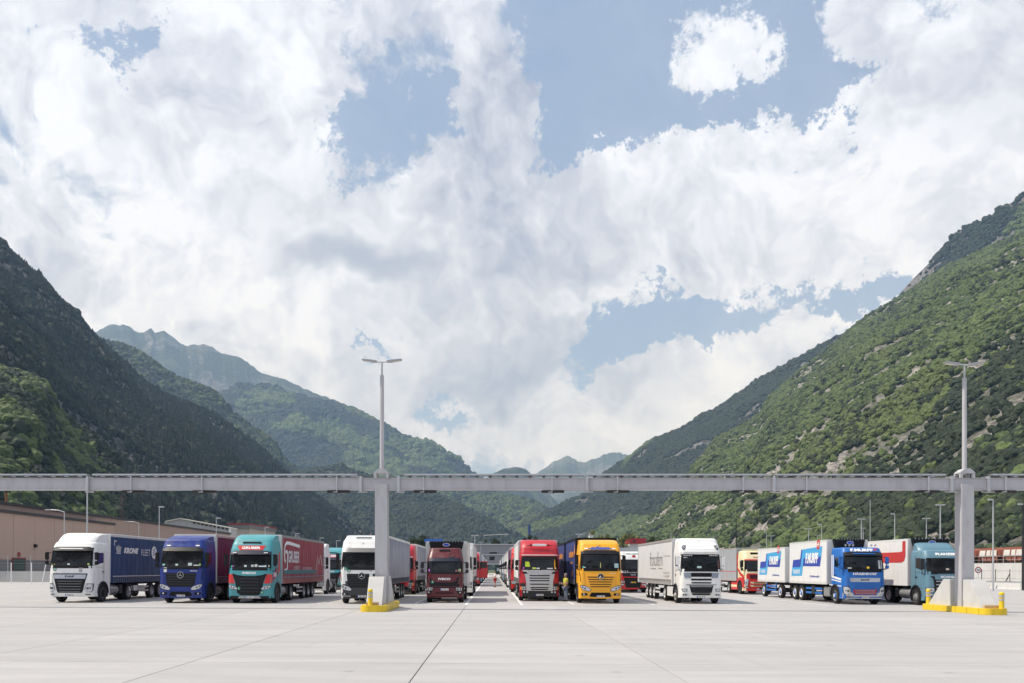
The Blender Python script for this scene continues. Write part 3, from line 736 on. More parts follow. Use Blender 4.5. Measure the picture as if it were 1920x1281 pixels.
class Surf:
    """front skin of a cab: depth y as a function of across x and height z"""
    def __init__(s, prof, width, r=.22, bow=.05, roof_taper=None):
        s.pz = [p[0] for p in prof]; s.py = [p[1] for p in prof]; s.w = width; s.r = r; s.bow = bow
        s.tz, s.tw = roof_taper or ([0, 5], [1, 1])
    def hw(s, z): return s.w / 2 * float(np.interp(z, s.tz, s.tw))
    def y(s, x, z):
        hw = s.hw(z); ax = min(abs(x), hw); y = float(np.interp(z, s.pz, s.py)) + s.bow * (ax / hw) ** 2
        if ax > hw - s.r:
            t = min((ax - hw + s.r) / s.r, 1); y += s.r * (1 - math.sqrt(max(0, 1 - t * t)))
        return y
def front_panel(S, rows, nx=9, out=.015, back=.03, clampx=True):
    """rows: (z, xleft, xright) -> curved plate that follows the cab skin, thickness out+back"""
    rr = []
    for (a, b_) in zip(rows[:-1], rows[1:]):
        k = max(1, int(abs(b_[0] - a[0]) / .16))
        for i in range(k): u = i / k; rr.append(tuple(a[j] * (1 - u) + b_[j] * u for j in range(3)))
    rr.append(rows[-1]); m = len(rr); vs = []
    for lay, off in ((0, -out), (1, back)):
        for (z, xl, xr) in rr:
            for i in range(nx):
                x = xl + (xr - xl) * i / (nx - 1); hw = S.hw(z) - .004
                x = max(-hw, min(hw, x)); vs.append((x, S.y(x, z) + off, z))
    fs = []; o = m * nx
    for j in range(m - 1):
        for i in range(nx - 1):
            a = j * nx + i; fs.append((a, a + 1, a + nx + 1, a + nx)); fs.append((o + a, o + a + nx, o + a + nx + 1, o + a + 1))
    for j in range(m - 1):
        a = j * nx; fs.append((a, a + nx, o + a + nx, o + a)); a += nx - 1; fs.append((a, o + a, o + a + nx, a + nx))
    for i in range(nx - 1):
        fs.append((i, o + i, o + i + 1, i + 1)); a = (m - 1) * nx + i; fs.append((a, a + 1, o + a + 1, o + a))
    return MB().add(vs, fs)
def mir(rows): return [(z, -b_, -a) for (z, a, b_) in rows]
def front_text(S, s, z, h, w, mat, parent, x=0.0, out=.022, shear=0, bold=.03, name='lettering'):
    v, f = text_mesh(s, bold, shear); pts = []
    for (a, b_, _) in v:
        X = x + a * w; Z = z + b_ * h; pts.append((X, S.y(X, Z) - out, Z))
    return link(name, MB().add(pts, f).mesh(name, [mat], fix=False), None, parent)
def side_text(s, y, z, h, w, mat, parent, x, shear=0, bold=.02, name='lettering'):
    """flat letters on a vertical side at x; reading front to back on the right side, back to front on the left side"""
    v, f = text_mesh(s, bold, shear); sg = 1 if x > 0 else -1
    pts = [(x, y + sg * a * w, z + b_ * h) for (a, b_, _) in v]
    return link(name, MB().add(pts, f).mesh(name, [mat], fix=False), None, parent)
def side_poly(pts, mat, parent, x, name='emblem', t=.0):
    """pts (y,z) polygon on side x"""
    v = [(x, y, z) for (y, z) in pts]
    return link(name, MB().add(v, [tuple(range(len(v)))]).mesh(name, [mat], fix=False), None, parent)

# wheels: tyre with a shaped rim, shared meshes
def wheel_meshes(R_=.50, w=.30):
    q = MB(); h = w / 2
    q.lathe([(-h * .8, R_ * .60), (-h, R_ * .72), (-h * .97, R_ * .93), (-h * .75, R_), (h * .75, R_), (h * .97, R_ * .93), (h, R_ * .72), (h * .8, R_ * .60)], 'x', 28)
    ty = q.mesh('wheel', [M_rub], True)
    out = {}
    for nm, mat, dish in (('steel', M_rim, -.05), ('white', M_rimw, .06), ('hub', M_rim, .10)):
        q = MB()
        q.lathe([(h * .86, R_ * .615), (h * .95, R_ * .58), (h * .45 + dish * .3, R_ * .52), (h * .4 + dish, R_ * .36), (h * .55 + dish, R_ * .22), (h * .95 + dish, R_ * .20), (h * 1.02 + dish, 0)], 'x', 24)
        q.lathe([(-h * .86, R_ * .615), (-h * .95, R_ * .58), (-h * .3, R_ * .5), (-h * .3, 0)], 'x', 24)
        for k in range(10):
            a = k * math.pi / 5; q.tube((h * .42 + dish, math.cos(a) * R_ * .29, math.sin(a) * R_ * .29), (h * .62 + dish, math.cos(a) * R_ * .29, math.sin(a) * R_ * .29), .016, n=6)
        out[nm] = q.mesh('rim', [mat], True)
    return ty, out
TYRE, RIMS = wheel_meshes()
q = MB(); q.lathe([(.11, .17), (.15, .16), (.20, .10), (.21, 0)], 'x', 16); HUBB = q.mesh('hub', [paint('hub_blue', (.03, .16, .55), .4)], True)
q = MB(); q.lathe([(.21, .06), (.225, .055), (.23, 0)], 'x', 12); HUBR = q.mesh('hub_cap', [paint('hub_red', (.55, .02, .02), .4)], True)
def wheel(parent, x, y, rim='steel', r=1.0, z=.5, extra=None):
    w = link('wheel', TYRE, None, parent, (x, y, z * r)); w.scale = (1, r, r)
    if x < 0: w.rotation_euler = (0, 0, math.pi)
    link('rim', RIMS[rim], None, w)
    if extra: link('hub', extra, None, w)
    return w

def cab(root, S, z0, zr, depth, mat, floor_back=.9, roof_back=0.25, arch=(1.35, .62), r_roof=.14):
    """cab body as a stack of rounded rings; arch = (wheel centre y, radius)"""
    zs = sorted(set([z0] + [z for z in S.pz if z0 < z < zr - r_roof] + [z0 + (zr - r_roof - z0) * k / 14 for k in range(15)]))
    rings = []; nx = 15
    def ring(z, inset=0.0, zz=None):
        hw = S.hw(z) - inset; pts = []
        for i in range(nx):
            t = -1 + 2 * i / (nx - 1); x = math.copysign(1 - (1 - abs(t)) ** 1.5, t) * hw
            xs = x / hw * S.hw(z); pts.append((x, S.y(xs * .9999, z) + inset * 1.4, zz if zz else z))
        yb = depth
        for k in range(1, 7): 
            yf = pts[nx - 1][1]; pts.append((hw, yf + (yb - inset * .5 - yf) * k / 6, zz if zz else z))
        for k in range(5, -1, -1):
            yf = pts[0][1]; pts.append((-hw, yf + (yb - inset * .5 - yf) * k / 6 if k else yf + .002, zz if zz else z))
        return pts
    for z in zs: rings.append(ring(z))
    zt = zs[-1]
    for k in range(1, 5):
        a = k / 4 * math.pi / 2; rings.append(ring(zt, r_roof * (1 - math.cos(a)), zt + r_roof * math.sin(a)))
    n = len(rings[0]); vs = sum(rings, []); fs = []
    yc, ra = arch
    for j in range(len(rings) - 1):
        for i in range(n):
            a, b_, c, d = j * n + i, j * n + (i + 1) % n, (j + 1) * n + (i + 1) % n, (j + 1) * n + i
            fs.append((a, b_, c, d))
    fs.append(tuple(range((len(rings) - 1) * n, len(rings) * n))); fs.append(tuple(range(n))[::-1])
    q = MB().add(vs, fs)
    body = q.build('cab', mat, root, smooth=True)
    # dark wheel housings sunk in both flanks
    for s in (-1, 1):
        q = MB(); pr = []
        for k in range(13):
            a = math.pi * k / 12; pr.append((yc + ra * math.cos(a), .52 + ra * math.sin(a)))
        pr += [(yc - ra, z0 - .06), (yc + ra, z0 - .06)]
        xo = S.hw(1.0)
        q.prism(pr, s * (xo - .35), s * (xo + .012), 'x'); q.build('wheel_housing', M_blk, body)
        q = MB()  # flare
        o = []; i_ = []
        for k in range(13):
            a = math.pi * k / 12; o.append((yc + (ra + .07) * math.cos(a), .52 + (ra + .07) * math.sin(a))); i_.append((yc + ra * math.cos(a), .52 + ra * math.sin(a)))
        q.prism(o + i_[::-1], s * (xo - .05), s * (xo + .045), 'x')
        q.build('mudguard_flare', M_dgrey, body)
    return body

def side_window(body, S, sgn, y0, y1, z0, z1, slope=.22, mat=None):
    hw = S.hw((z0 + z1) / 2) + .006
    q = MB(); q.prism([(y0, z0 + .02), (y1, z0 + .16), (y1, z1), (y0 + slope, z1)], sgn * (hw - .03), sgn * hw, 'x')
    o = q.build('side_window', mat or M_glass, body)
    q = MB()
    for (a, b_) in (((y1 + .06, .95), (y1 + .06, z1 + .1)), ((y0 - .1, z0 - .12), (y1 + .06, z0 - .12)), ((y0 + .0, 1.02), (y1 + .06, 1.02))):
        q.box(sgn * (hw - .02), sgn * (hw + .001), min(a[0], b_[0]) - .008, max(a[0], b_[0]) + .008, min(a[1], b_[1]) - .006, max(a[1], b_[1]) + .006)
    q.build('door_seam', M_dk, body)
    q = MB(); q.box(sgn * hw, sgn * (hw + .035), y1 - .16, y1 + .02, z0 - .42, z0 - .36); q.build('door_handle', M_dk, body)
def mirror(body, S, sgn, z, mat, big=.46, y=.25, reach=.26, small=True, arm=None):
    hw = S.hw(z); arm = arm or M_dk
    q = MB(); xa = sgn * (hw + reach)
    q.box(min(xa, xa - sgn * .20), max(xa, xa - sgn * .20), y - .06, y + .10, z - big, z + .02)
    q.mesh
    m_ = q.build('mirror', mat, body, bevel=.035)
    if small:
        q = MB(); q.box(min(xa, xa - sgn * .19), max(xa, xa - sgn * .19), y - .05, y + .10, z - big - .27, z - big - .05); q.build('wide_mirror', mat, body, bevel=.03)
    q = MB(); q.tube((sgn * (hw - .04), y + .12, z - .02), (xa - sgn * .08, y + .06, z + .02), .022, n=7)
    q.tube((sgn * (hw - .04), y + .12, z - big - .28), (xa - sgn * .08, y + .06, z - big - .25), .022, n=7)
    q.tube((xa - sgn * .10, y + .07, z + .02), (xa - sgn * .10, y + .07, z - big - .27), .02, n=6)
    q.build('mirror_arm', arm, body)
def star(body, S, z, r, mat=None, x=0):
    mat = paint('badge_silver', (.42, .42, .43), .45, .3)
    q = MB(); y = S.y(x, z) - .05
    d = MB().lathe([(.03, r * .9), (.012, r * .9), (.010, 0)], 'y', 22, centre=(x, y, z)).build('badge_disc', M_blk, body)
    q.lathe([(0, r), (-.02, r * .97), (-.02, r * .86), (0, r * .84)], 'y', 26, centre=(x, y, z))
    for k in range(3):
        a = math.pi / 2 + k * 2 * math.pi / 3; c, s_ = math.cos(a), math.sin(a)
        q.add([(x + c * r * .88, y - .012, z + s_ * r * .88), (x - s_ * r * .13, y - .012, z + c * r * .13), (x + s_ * r * .13, y - .012, z - c * r * .13), (x, y - .035, z)], [(0, 1, 3), (0, 3, 2), (1, 2, 3)])
    q.build('badge', mat, body)
def plate(body, S, z, x=0, txt=None, yellow=False, euro=True, w=.50):
    rows = [(z - .055, x - w / 2, x + w / 2), (z + .055, x - w / 2, x + w / 2)]
    p = front_panel(S, rows, 3, .035, .01).build('number_plate', paint('plate_yellow', (.8, .5, .03), .4) if yellow else M_wht, body)
    if euro: front_panel(S, [(z - .055, x - w / 2, x - w / 2 + .05), (z + .055, x - w / 2, x - w / 2 + .05)], 2, .038, .0).build('plate_band', M_blue, p)
    if txt: front_text(S, txt, z, .075, w * .74, M_blk, p, x + .03, .040, 0, .01, 'plate_characters')
def wipers(body, S, z, xs=(-.75, .0, .72), ln=.62):
    for x in xs:
        q = MB(); q.path([(x, S.y(x, z) - .045, z), (x + ln * .5, S.y(x + ln * .5, z + .03) - .05, z + .045), (x + ln, S.y(min(x + ln, 1.1), z + .03) - .05, z + .03)], .014, n=5)
        q.build('wiper', M_blk, body)
def cab_items(body, S, z, items):
    """papers and cards propped against the inside of the screen, seen on it"""
    for (x, w, h, c) in items:
        front_panel(S, [(z, x - w / 2, x + w / 2), (z + h, x - w / 2, x + w / 2)], 2, .019, .0).build('windscreen_card', paint('card_%d' % (hash_col(c)), c, .7), body)
def hash_col(c): return int(c[0] * 255) * 65536 + int(c[1] * 255) * 256 + int(c[2] * 255)
def roundsticker(body, S, x, z, r, mat, letter=None):
    q = MB(); n = 18
    v = [(x, S.y(x, z) - .024, z)] + [(x + r * math.cos(2 * math.pi * k / n), S.y(x + r * math.cos(2 * math.pi * k / n), z) - .024, z + r * math.sin(2 * math.pi * k / n)) for k in range(n)]
    q.add(v, [(0, 1 + k, 1 + (k + 1) % n) for k in range(n)]); o = link('sticker', q.mesh('sticker', [mat], fix=False), None, body)
    if letter: front_text(S, letter, z, r * 1.05, r * (.55 if len(letter) == 1 else .95), M_wht, o, x, .028, 0, .03)
def screen(body, S, z0, z1, w0=1.16, w1=1.13, sill=.17, border=.06):
    front_panel(S, [(z0 - sill, -w0 - .02, w0 + .02), (z0 + .02, -w0, w0)], 13, .012, .03).build('screen_sill', M_blk, body)
    o = front_panel(S, [(z0, -w0, w0), ((z0 + z1) / 2, -(w0 + w1) / 2, (w0 + w1) / 2), (z1, -w1, w1)], 17, .014, .02)
    g = o.build('windscreen', M_glass, body, smooth=True)
    for s in (-1, 1):
        r_ = [(z0, w0 - .06, w0 + .03), (z1, w1 - .06, w1 + .03)]
        front_panel(S, r_ if s > 0 else mir(r_), 3, .017, .01).build('pillar_trim', M_blk, body)
    # dash, steering wheel and curtains glimpsed behind the screen
    return g
def slats(body, S, zlist, xw, mat, th=.035, out=.05, nx=7, tip=0.0):
    for z in zlist:
        w = xw(z) if callable(xw) else xw
        front_panel(S, [(z - th / 2, -w, w), (z + th / 2, -w, w)], nx, out, .02).build('grille_slat', mat, body)
def visor(body, S, z0, z1, mat, proj=.20, w=1.16, lamps=True, thick=.05):
    nx = 13; vs = []
    for (z, o) in ((z0, proj), (z0 + thick * .6, proj + .03), (z1, .02), (z1 - .03, -.02), (z0 + .0, proj - .03)):
        for i in range(nx):
            x = -w + 2 * w * i / (nx - 1); vs.append((x, S.y(x, z1) - o + .04 * (x / w) ** 2, z))
    fs = []; m = 5
    for j in range(m):
        for i in range(nx - 1):
            a = j * nx + i; b_ = ((j + 1) % m) * nx + i; fs.append((a, a + 1, b_ + 1, b_))
    fs += [tuple(j * nx for j in range(m)), tuple(j * nx + nx - 1 for j in range(m))[::-1]]
    MB().add(vs, fs).build('sun_visor', mat, body, smooth=True)
def deflector(body, S, zr, zt, mat, w=2.36, y0=.45, y1=2.2, side=True):
    """roof air deflector: wedge with curved front and side wings"""
    hw = w / 2; q = MB()
    prof = [(y0, zr - .08), (y0 + .06, zr + .05), (y0 + .25, zr + (zt - zr) * .45), (y0 + .55, zr + (zt - zr) * .80), (y0 + .95, zt), (y1, zt), (y1, zr - .08)]
    n = 9; vs = []
    for i in range(n):
        t = -1 + 2 * i / (n - 1); x = hw * math.copysign(1 - (1 - abs(t)) ** 1.6, t); k = abs(t) ** 4
        for (y, z) in prof: vs.append((x * (1 - .04 * (z - zr)), y + .22 * k * (y < y1), zr - .08 + (z - zr + .08) * (1 - .10 * k)))
    m = len(prof); fs = []
    for i in range(n - 1):
        for j in range(m): a = i * m + j; b_ = i * m + (j + 1) % m; fs.append((a, b_, b_ + m, a + m))
    fs += [tuple(range(m)), tuple(range((n - 1) * m, n * m))[::-1]]
    q.add(vs, fs); return q.build('roof_deflector', mat, body, smooth=True)
def fairing(body, S, z0, z1, mat, y0, y1):
    for s in (-1, 1):
        hw = S.hw(2); q = MB(); q.prism([(y0, z0), (y1, z0), (y1, z1), (y0, z1 - .1)], s * (hw - .05), s * hw, 'x'); q.build('side_fairing', mat, body, bevel=.015)
def headlight(body, S, rows, inner=None, mat=None, fogs=None):
    for s in (0, 1):
        rr = rows if s == 0 else mir(rows)
        big = [(z + (-.025 if i == 0 else .025 if i == len(rr) - 1 else 0), a - .03, b_ + .03) for i, (z, a, b_) in enumerate(rr)]
        h = front_panel(S, rr, 6, .02, .02).build('headlight', mat or M_lamp, body, smooth=True)
        front_panel(S, big, 6, .012, .0).build('lamp_surround', M_dgrey, h)
        if inner:
            for (x, z, r) in inner:
                x_ = x if s == 0 else -x
                q = MB(); y = S.y(x_, z) - .022; q.lathe([(0, r), (-.012, r * .9), (-.006, r * .5), (-.018, 0)], 'y', 14, centre=(x_, y, z)); q.build('lamp', M_lampd, h)
def tractor_frame(root, y_drive=5.0, tanks=None, rear_arch=None, yb=6.1, rim='steel', wb=1.35, dual=True, catwalk=True, steps=True, lamp=None, hub=None):
    q = MB()
    for s in (-1, 1): q.box(s * .42 - .05, s * .42 + .05, .35, yb, .72, 1.0)
    q.box(-.9, .9, .9, 1.9, .42, .62); q.box(-.6, .6, y_drive - .2, y_drive + .2, .38, .62); q.box(-.9, .9, 2.3, 2.6, .75, 1.0)
    q.box(-.75, .75, y_drive - .5, y_drive + .7, 1.0, 1.12)
    q.build('chassis', M_chas, root)
    for s in (-1, 1):
        wheel(root, s * 1.125, wb, rim, 1.0, extra=hub)
        wheel(root, s * 1.06, y_drive, 'white' if rim == 'white' else 'steel', 1.0, extra=hub)
        if dual: wheel(root, s * .72, y_drive, 'steel', 1.0)
    for s in (-1, 1):
        if tanks == 'fairing': continue
        q = MB(); q.lathe([(2.25, .0), (2.25, .30), (2.29, .325), (3.55, .325), (3.59, .30), (3.59, 0)], 'y', 22, centre=(s * .88, 0, .66))
        for yy in (2.5, 2.95, 3.35): q.lathe([(yy, .326), (yy, .336), (yy + .05, .336), (yy + .05, .326)], 'y', 22, centre=(s * .88, 0, .66))
        q.build('fuel_tank', M_tank, root, smooth=True)
        q = MB(); q.box(s * .88 - .30, s * .88 + .30, 3.7, 4.15, .42, .95); q.build('battery_box', M_dgrey, root, bevel=.02)
        q = MB(); pr = []; pi = []
        for k in range(9): a = math.pi * (k / 8); pr.append((y_drive + .60 * math.cos(a), .52 + .60 * math.sin(a))); pi.append((y_drive + .57 * math.cos(a), .52 + .57 * math.sin(a)))
        q.prism(pr + pi[::-1], s * .60, s * 1.25, 'x'); q.build('mudguard', M_dk, root)

def trailer_semi(root, y0=2.35, ln=12.55, zb=1.12, zt=4.0, curtain=None, front=None, rail=None, kind='curtain', guard=None, axles=(8.55, 9.9, 11.25), rim='steel', w=2.55, hub=None, band=None, post=None, side_hem=None, wheels=True, r_=1.0, roofc=None):
    hw = w / 2; y1 = y0 + ln; front = front or paint('trailer_white', (.70, .70, .69), .45, 0, 0, .3); rail = rail or paint('trailer_rail', (.42, .42, .42), .5, .4, 0, .2)
    q = MB(); ins = .06 if kind == 'curtain' else .045
    q.box(-hw + ins, hw - ins, y0 + .02, y1 - .02, zb, zt - .04); body = q.build('trailer', front, root)
    q = MB()
    for s in (-1, 1): q.box(s * .45 - .06, s * .45 + .06, y0 + .6, y1, .93, zb - .002)
    for a in axles: q.box(-.85, .85, a - .08, a + .08, .42, .60)
    q.box(-hw + .1, hw - .1, y1 - .15, y1 - .03, .50, .66)
    q.build('trailer_chassis', M_chas, body)
    if wheels:
        for a in axles:
            for s in (-1, 1): wheel(root, s * 1.08, a, rim, .98, extra=hub)
    for s in (-1, 1):
        q = MB(); q.box(s * .95 - .04, s * .95 + .04, 5.9, 6.05, .28, .95); q.box(s * .95 - .12, s * .95 + .12, 5.85, 6.1, .24, .28); q.build('landing_leg', M_dgrey, body)
        for k in range(2):
            q = MB(); q.box(s * (hw - .06), s * (hw - .02), 6.3, (axles[0] if axles else 8) - .65, .48 + k * .24, .60 + k * .24); q.build('side_guard', guard or M_alu, body)
    if kind == 'curtain':
        for s in (-1, 1):
            # rippling sheet
            ny, nz = 90, 7; vs = []; fs = []
            for i in range(ny):
                y = y0 + .12 + (ln - .24) * i / (ny - 1)
                for j in range(nz):
                    z = zb + .10 + (zt - .14 - zb - .10) * j / (nz - 1); f = math.sin(math.pi * j / (nz - 1)) ** .6
                    x = hw - .012 - .012 + (.010 * math.sin(y * 9.7) + .012 * math.sin(y * 2.3 + j * .7)) * f + (.012 * math.sin(y * 14 + 1) if j == 0 else 0)
                    vs.append((s * x, y, z))
            for i in range(ny - 1):
                for j in range(nz - 1): a = i * nz + j; fs.append((a, a + 1, a + nz + 1, a + nz))
            MB().add(vs, fs).build('curtain', curtain, body, smooth=True)
            # hem below and buckles
            q = MB(); q.box(s * (hw - .03), s * (hw - .012), y0 + .12, y1 - .12, zb - .04, zb + .14); q.build('curtain_hem', side_hem or curtain, body)
            bk = MB(); y = y0 + .35
            while y < y1 - .3:
                bk.box(s * (hw - .014), s * (hw + .004), y, y + .07, zb - .02, zb + .30); y += .30
            o = bk.build('curtain_straps', paint('strap_grey', (.16, .16, .17), .6) if not band else band, body); o['kind'] = 'stuff'
            q = MB(); q.box(s * (hw - .06), s * (hw + .006), y0, y1, zt - .17, zt - .02); q.build('roof_rail', rail, body, bevel=.01)
            q = MB(); q.box(s * (hw - .10), s * (hw + .008), y0 - .01, y0 + .13, zb - .02, zt - .171); q.build('corner_post', post or rail, body)
            q = MB(); q.box(s * (hw - .10), s * (hw + .008), y1 - .13, y1, zb - .02, zt - .171); q.build('corner_post', post or rail, body)
    else:
        for s in (-1, 1):
            q = MB(); q.box(s * (hw - .045), s * hw, y0 + .06, y1 - .06, zb + .14, zt - .09); q.build('side_panel', curtain, body)
            q = MB(); q.box(s * (hw - .05), s * (hw + .008), y0, y1, zt - .09, zt); q.build('roof_rail', rail, body)
            q = MB(); q.box(s * (hw - .05), s * (hw + .008), y0, y1, zb - .02, zb + .14); q.build('base_rail', rail, body)
            for (ya, yb_) in ((y0, y0 + .06), (y1 - .06, y1)):
                q = MB(); q.box(s * (hw - .05), s * (hw + .010), ya, yb_, zb + .14, zt - .09); q.build('corner_post', rail, body)
    q = MB(); q.prism([(-hw + .01, zt - .04), (hw - .01, zt - .04), (hw - .12, zt), (-hw + .12, zt)], y0 + .01, y1 - .01, 'y'); q.build('roof', roofc or front, body)
    q = MB(); q.box(-hw + .02, hw - .02, y0 - .02, y0 + .02, zb, zt - .04); q.build('headboard', front, body)
    return body
def fridge(body, y0, zt, w=1.75, mat=None, side=None, zb=None, oval=True):
    side = side or M_wht
    zb = zb or zt - .62
    q = MB(); q.prism([(-w / 2 - .12, zt + .02), (w / 2 + .12, zt + .02), (w / 2, zb), (-w / 2, zb)], y0 - .42, y0 - .02, 'y'); u = q.build('fridge_unit', M_blk, body, bevel=.03)
    q = MB()
    for k in range(11): q.box(-w / 2 + k * (w / 10) - .012, -w / 2 + k * (w / 10) + .012, y0 - .44, y0 - .40, zt - .04, zt + .05)
    q.build('fridge_vents', M_chr, u)
    if oval:
        q = MB(); n = 20; q.add([(.22 * math.cos(2 * math.pi * k / n), y0 - .428, zt - .20 + .10 * math.sin(2 * math.pi * k / n)) for k in range(n)], [tuple(range(n))]); e = q.build('maker_plate', M_wht, u)
        q = MB(); q.add([(.19 * math.cos(2 * math.pi * k / n), y0 - .432, zt - .20 + .075 * math.sin(2 * math.pi * k / n)) for k in range(n)], [tuple(range(n))]); q.build('maker_oval', M_blue, u)
def lorry(px, D, label, group='lorries parked in rows in the truck yard', X=None, rot=0.0):
    x = X if X is not None else X_at(px, D)
    r = empty('lorry', (x, D, gz(x)), (0, .005, rot)); tag(r, label, 'truck', group); return r

# ------------------------------------------------------------------ cab families
def cab_actros(r, col, lower=None, grille=None, zr=3.62, top=None, slat_mat=None, deftop=3.86, stars=M_chr, visc=None, lamps=True, mirr=None, plate_txt='TI 204 816', yel=False):
    S = Surf([(.28, .10), (.45, .02), (.8, 0), (1.2, 0), (1.95, .05), (2.95, .30), (3.2, .38), (zr, .62)], 2.50, .20, .05, ([2.9, zr], [1, .94]))
    b = cab(r, S, .30, zr, 2.28, col)
    g = grille or M_dk
    if lower: front_panel(S, [(.30, -1.24, 1.24), (1.22, -1.24, 1.24), (1.30, -1.0, 1.0)], 15, .010, .03).build('lower_front', lower, b)
    screen(b, S, 2.10, 2.96)
    visor(b, S, 2.93, 3.19, visc or M_dk, .16)
    front_panel(S, [(.93, -.62, .62), (1.05, -.78, .78), (1.40, -.84, .84), (1.72, -.87, .87)], 11, .012, .03).build('grille', g, b)
    slats(b, S, (1.64, 1.50, 1.36, 1.22, 1.08), lambda z: .60 + (z - .9) * .33, slat_mat or M_dgrey, .055, .035)
    for s in (-1, 1):  # side strakes beside the grille
        rr = [(1.12, .93, 1.12), (1.95, 1.02, 1.22)]
        front_panel(S, rr if s > 0 else mir(rr), 4, .022, .03).build('air_strake', col, b)
        rr = [(1.30, 1.17, 1.19), (1.80, 1.21, 1.235)]
        front_panel(S, rr if s > 0 else mir(rr), 2, .026, .0).build('strake_slot', M_blk, b)
    star(b, S, 1.60, .19, stars)
    headlight(b, S, [(.76, .62, .80), (.84, .60, 1.06), (.95, .72, 1.16), (1.06, 1.02, 1.19)], [(.92, .90, .055), (1.07, .97, .05)])
    front_panel(S, [(.40, -.58, .58), (.46, -.66, .66), (.66, -.54, .54)], 9, .008, .02).build('bumper_intake', M_blk, b)
    for s in (-1, 1):
        rr = [(.48, .76, 1.12), (.62, .80, 1.14)]
        o = front_panel(S, rr if s > 0 else mir(rr), 3, .010, .02).build('fog_recess', M_blk, b)
        q = MB(); q.lathe([(0, .05), (-.02, .03), (-.01, 0)], 'y', 12, centre=(s * .98, S.y(.98, .55) - .012, .55)); q.build('fog_lamp', M_lamp, o)
    plate(b, S, .43, 0, plate_txt)
    wipers(b, S, 2.06)
    for s in (-1, 1):
        side_window(b, S, s, .62, 1.42, 2.12, 2.86)
        mirror(b, S, s, 2.86, mirr or M_dk, .55, .22)
        if lamps:
            rr = [(3.25, .72, .92), (3.31, .72, .94)]
            front_panel(S, rr if s > 0 else mir(rr), 2, .02, .0).build('marker_lamp', M_wht, b)
    if deftop: deflector(b, S, zr - .02, deftop, top or col, 2.30, .80, 2.25)
    q = MB(); q.tube((0, S.y(0, 3.45) - .03, 3.45), (0, S.y(0, 3.45) + .1, 3.45), .03, n=10); q.build('roof_camera', M_blk, b)
    return b, S
def cab_daf(r, col, zr=3.46, deftop=4.0, bumper=None, chrome_bar=True, lowgr=None, txt='DAF', lamps_round=False, visc=M_dk, plate_txt='AK 729'):
    S = Surf([(.28, .12), (.45, .02), (.8, 0), (1.2, 0), (2.05, .04), (2.95, .26), (3.2, .36), (zr, .55)], 2.50, .26, .06, ([3.0, zr], [1, .93]))
    b = cab(r, S, .34, zr, 2.28, col)
    front_panel(S, [(.36, -1.24, 1.24), (.72, -1.24, 1.24)], 15, .014, .03).build('bumper', bumper or col, b)
    screen(b, S, 2.12, 2.92)
    visor(b, S, 2.92, 3.18, visc, .26)
    front_panel(S, [(3.03, -.70, .70), (3.09, -.62, .62)], 9, .19, -.12).build('visor_badge', col if visc is M_dk else visc, b)
    g = front_panel(S, [(.56, -.68, .68), (.68, -.74, .74), (1.2, -.86, .86), (1.66, -.98, .98)], 11, .016, .03).build('grille', M_dk, b)
    if chrome_bar:
        front_panel(S, [(1.36, -.86, .86), (1.44, -.88, .88), (1.60, -.92, .92)], 11, .034, .02).build('badge_bar', M_chr, b)
    front_text(S, txt, 1.49, .11, .52, M_blk, b, 0, .045, 0, .03)
    slats(b, S, (1.22, 1.07, .92, .77, .64), lambda z: .56 + (z - .56) * .20, lowgr or M_alu, .016, .045)
    headlight(b, S, [(.62, .94, 1.14), (.70, .84, 1.20), (.98, .92, 1.22), (1.06, 1.02, 1.22)], [(1.0, .82, .075), (1.12, .84, .05)])
    for s in (-1, 1):
        rr = [(.44, .88, 1.12), (.50, .86, 1.14)]
        front_panel(S, rr if s > 0 else mir(rr), 3, .020, .02).build('fog_lamp', M_lampd, b)
        rr = [(1.10, .99, 1.20), (1.60, 1.05, 1.22)]
        front_panel(S, rr if s > 0 else mir(rr), 3, .016, .02).build('corner_panel', col, b)
        side_window(b, S, s, .62, 1.42, 2.14, 2.84)
        mirror(b, S, s, 2.84, M_dk, .42, .22)
    front_panel(S, [(1.075, -1.24, -.92), (1.09, -1.24, -.92)], 4, .012, 0).build('panel_seam', M_dk, b)
    front_panel(S, [(1.075, .92, 1.24), (1.09, .92, 1.24)], 4, .012, 0).build('panel_seam', M_dk, b)
    plate(b, S, .43, 0, plate_txt)
    wipers(b, S, 2.07)
    if deftop: deflector(b, S, zr - .02, deftop, col, 2.16, .55, 2.25)
    return b, S
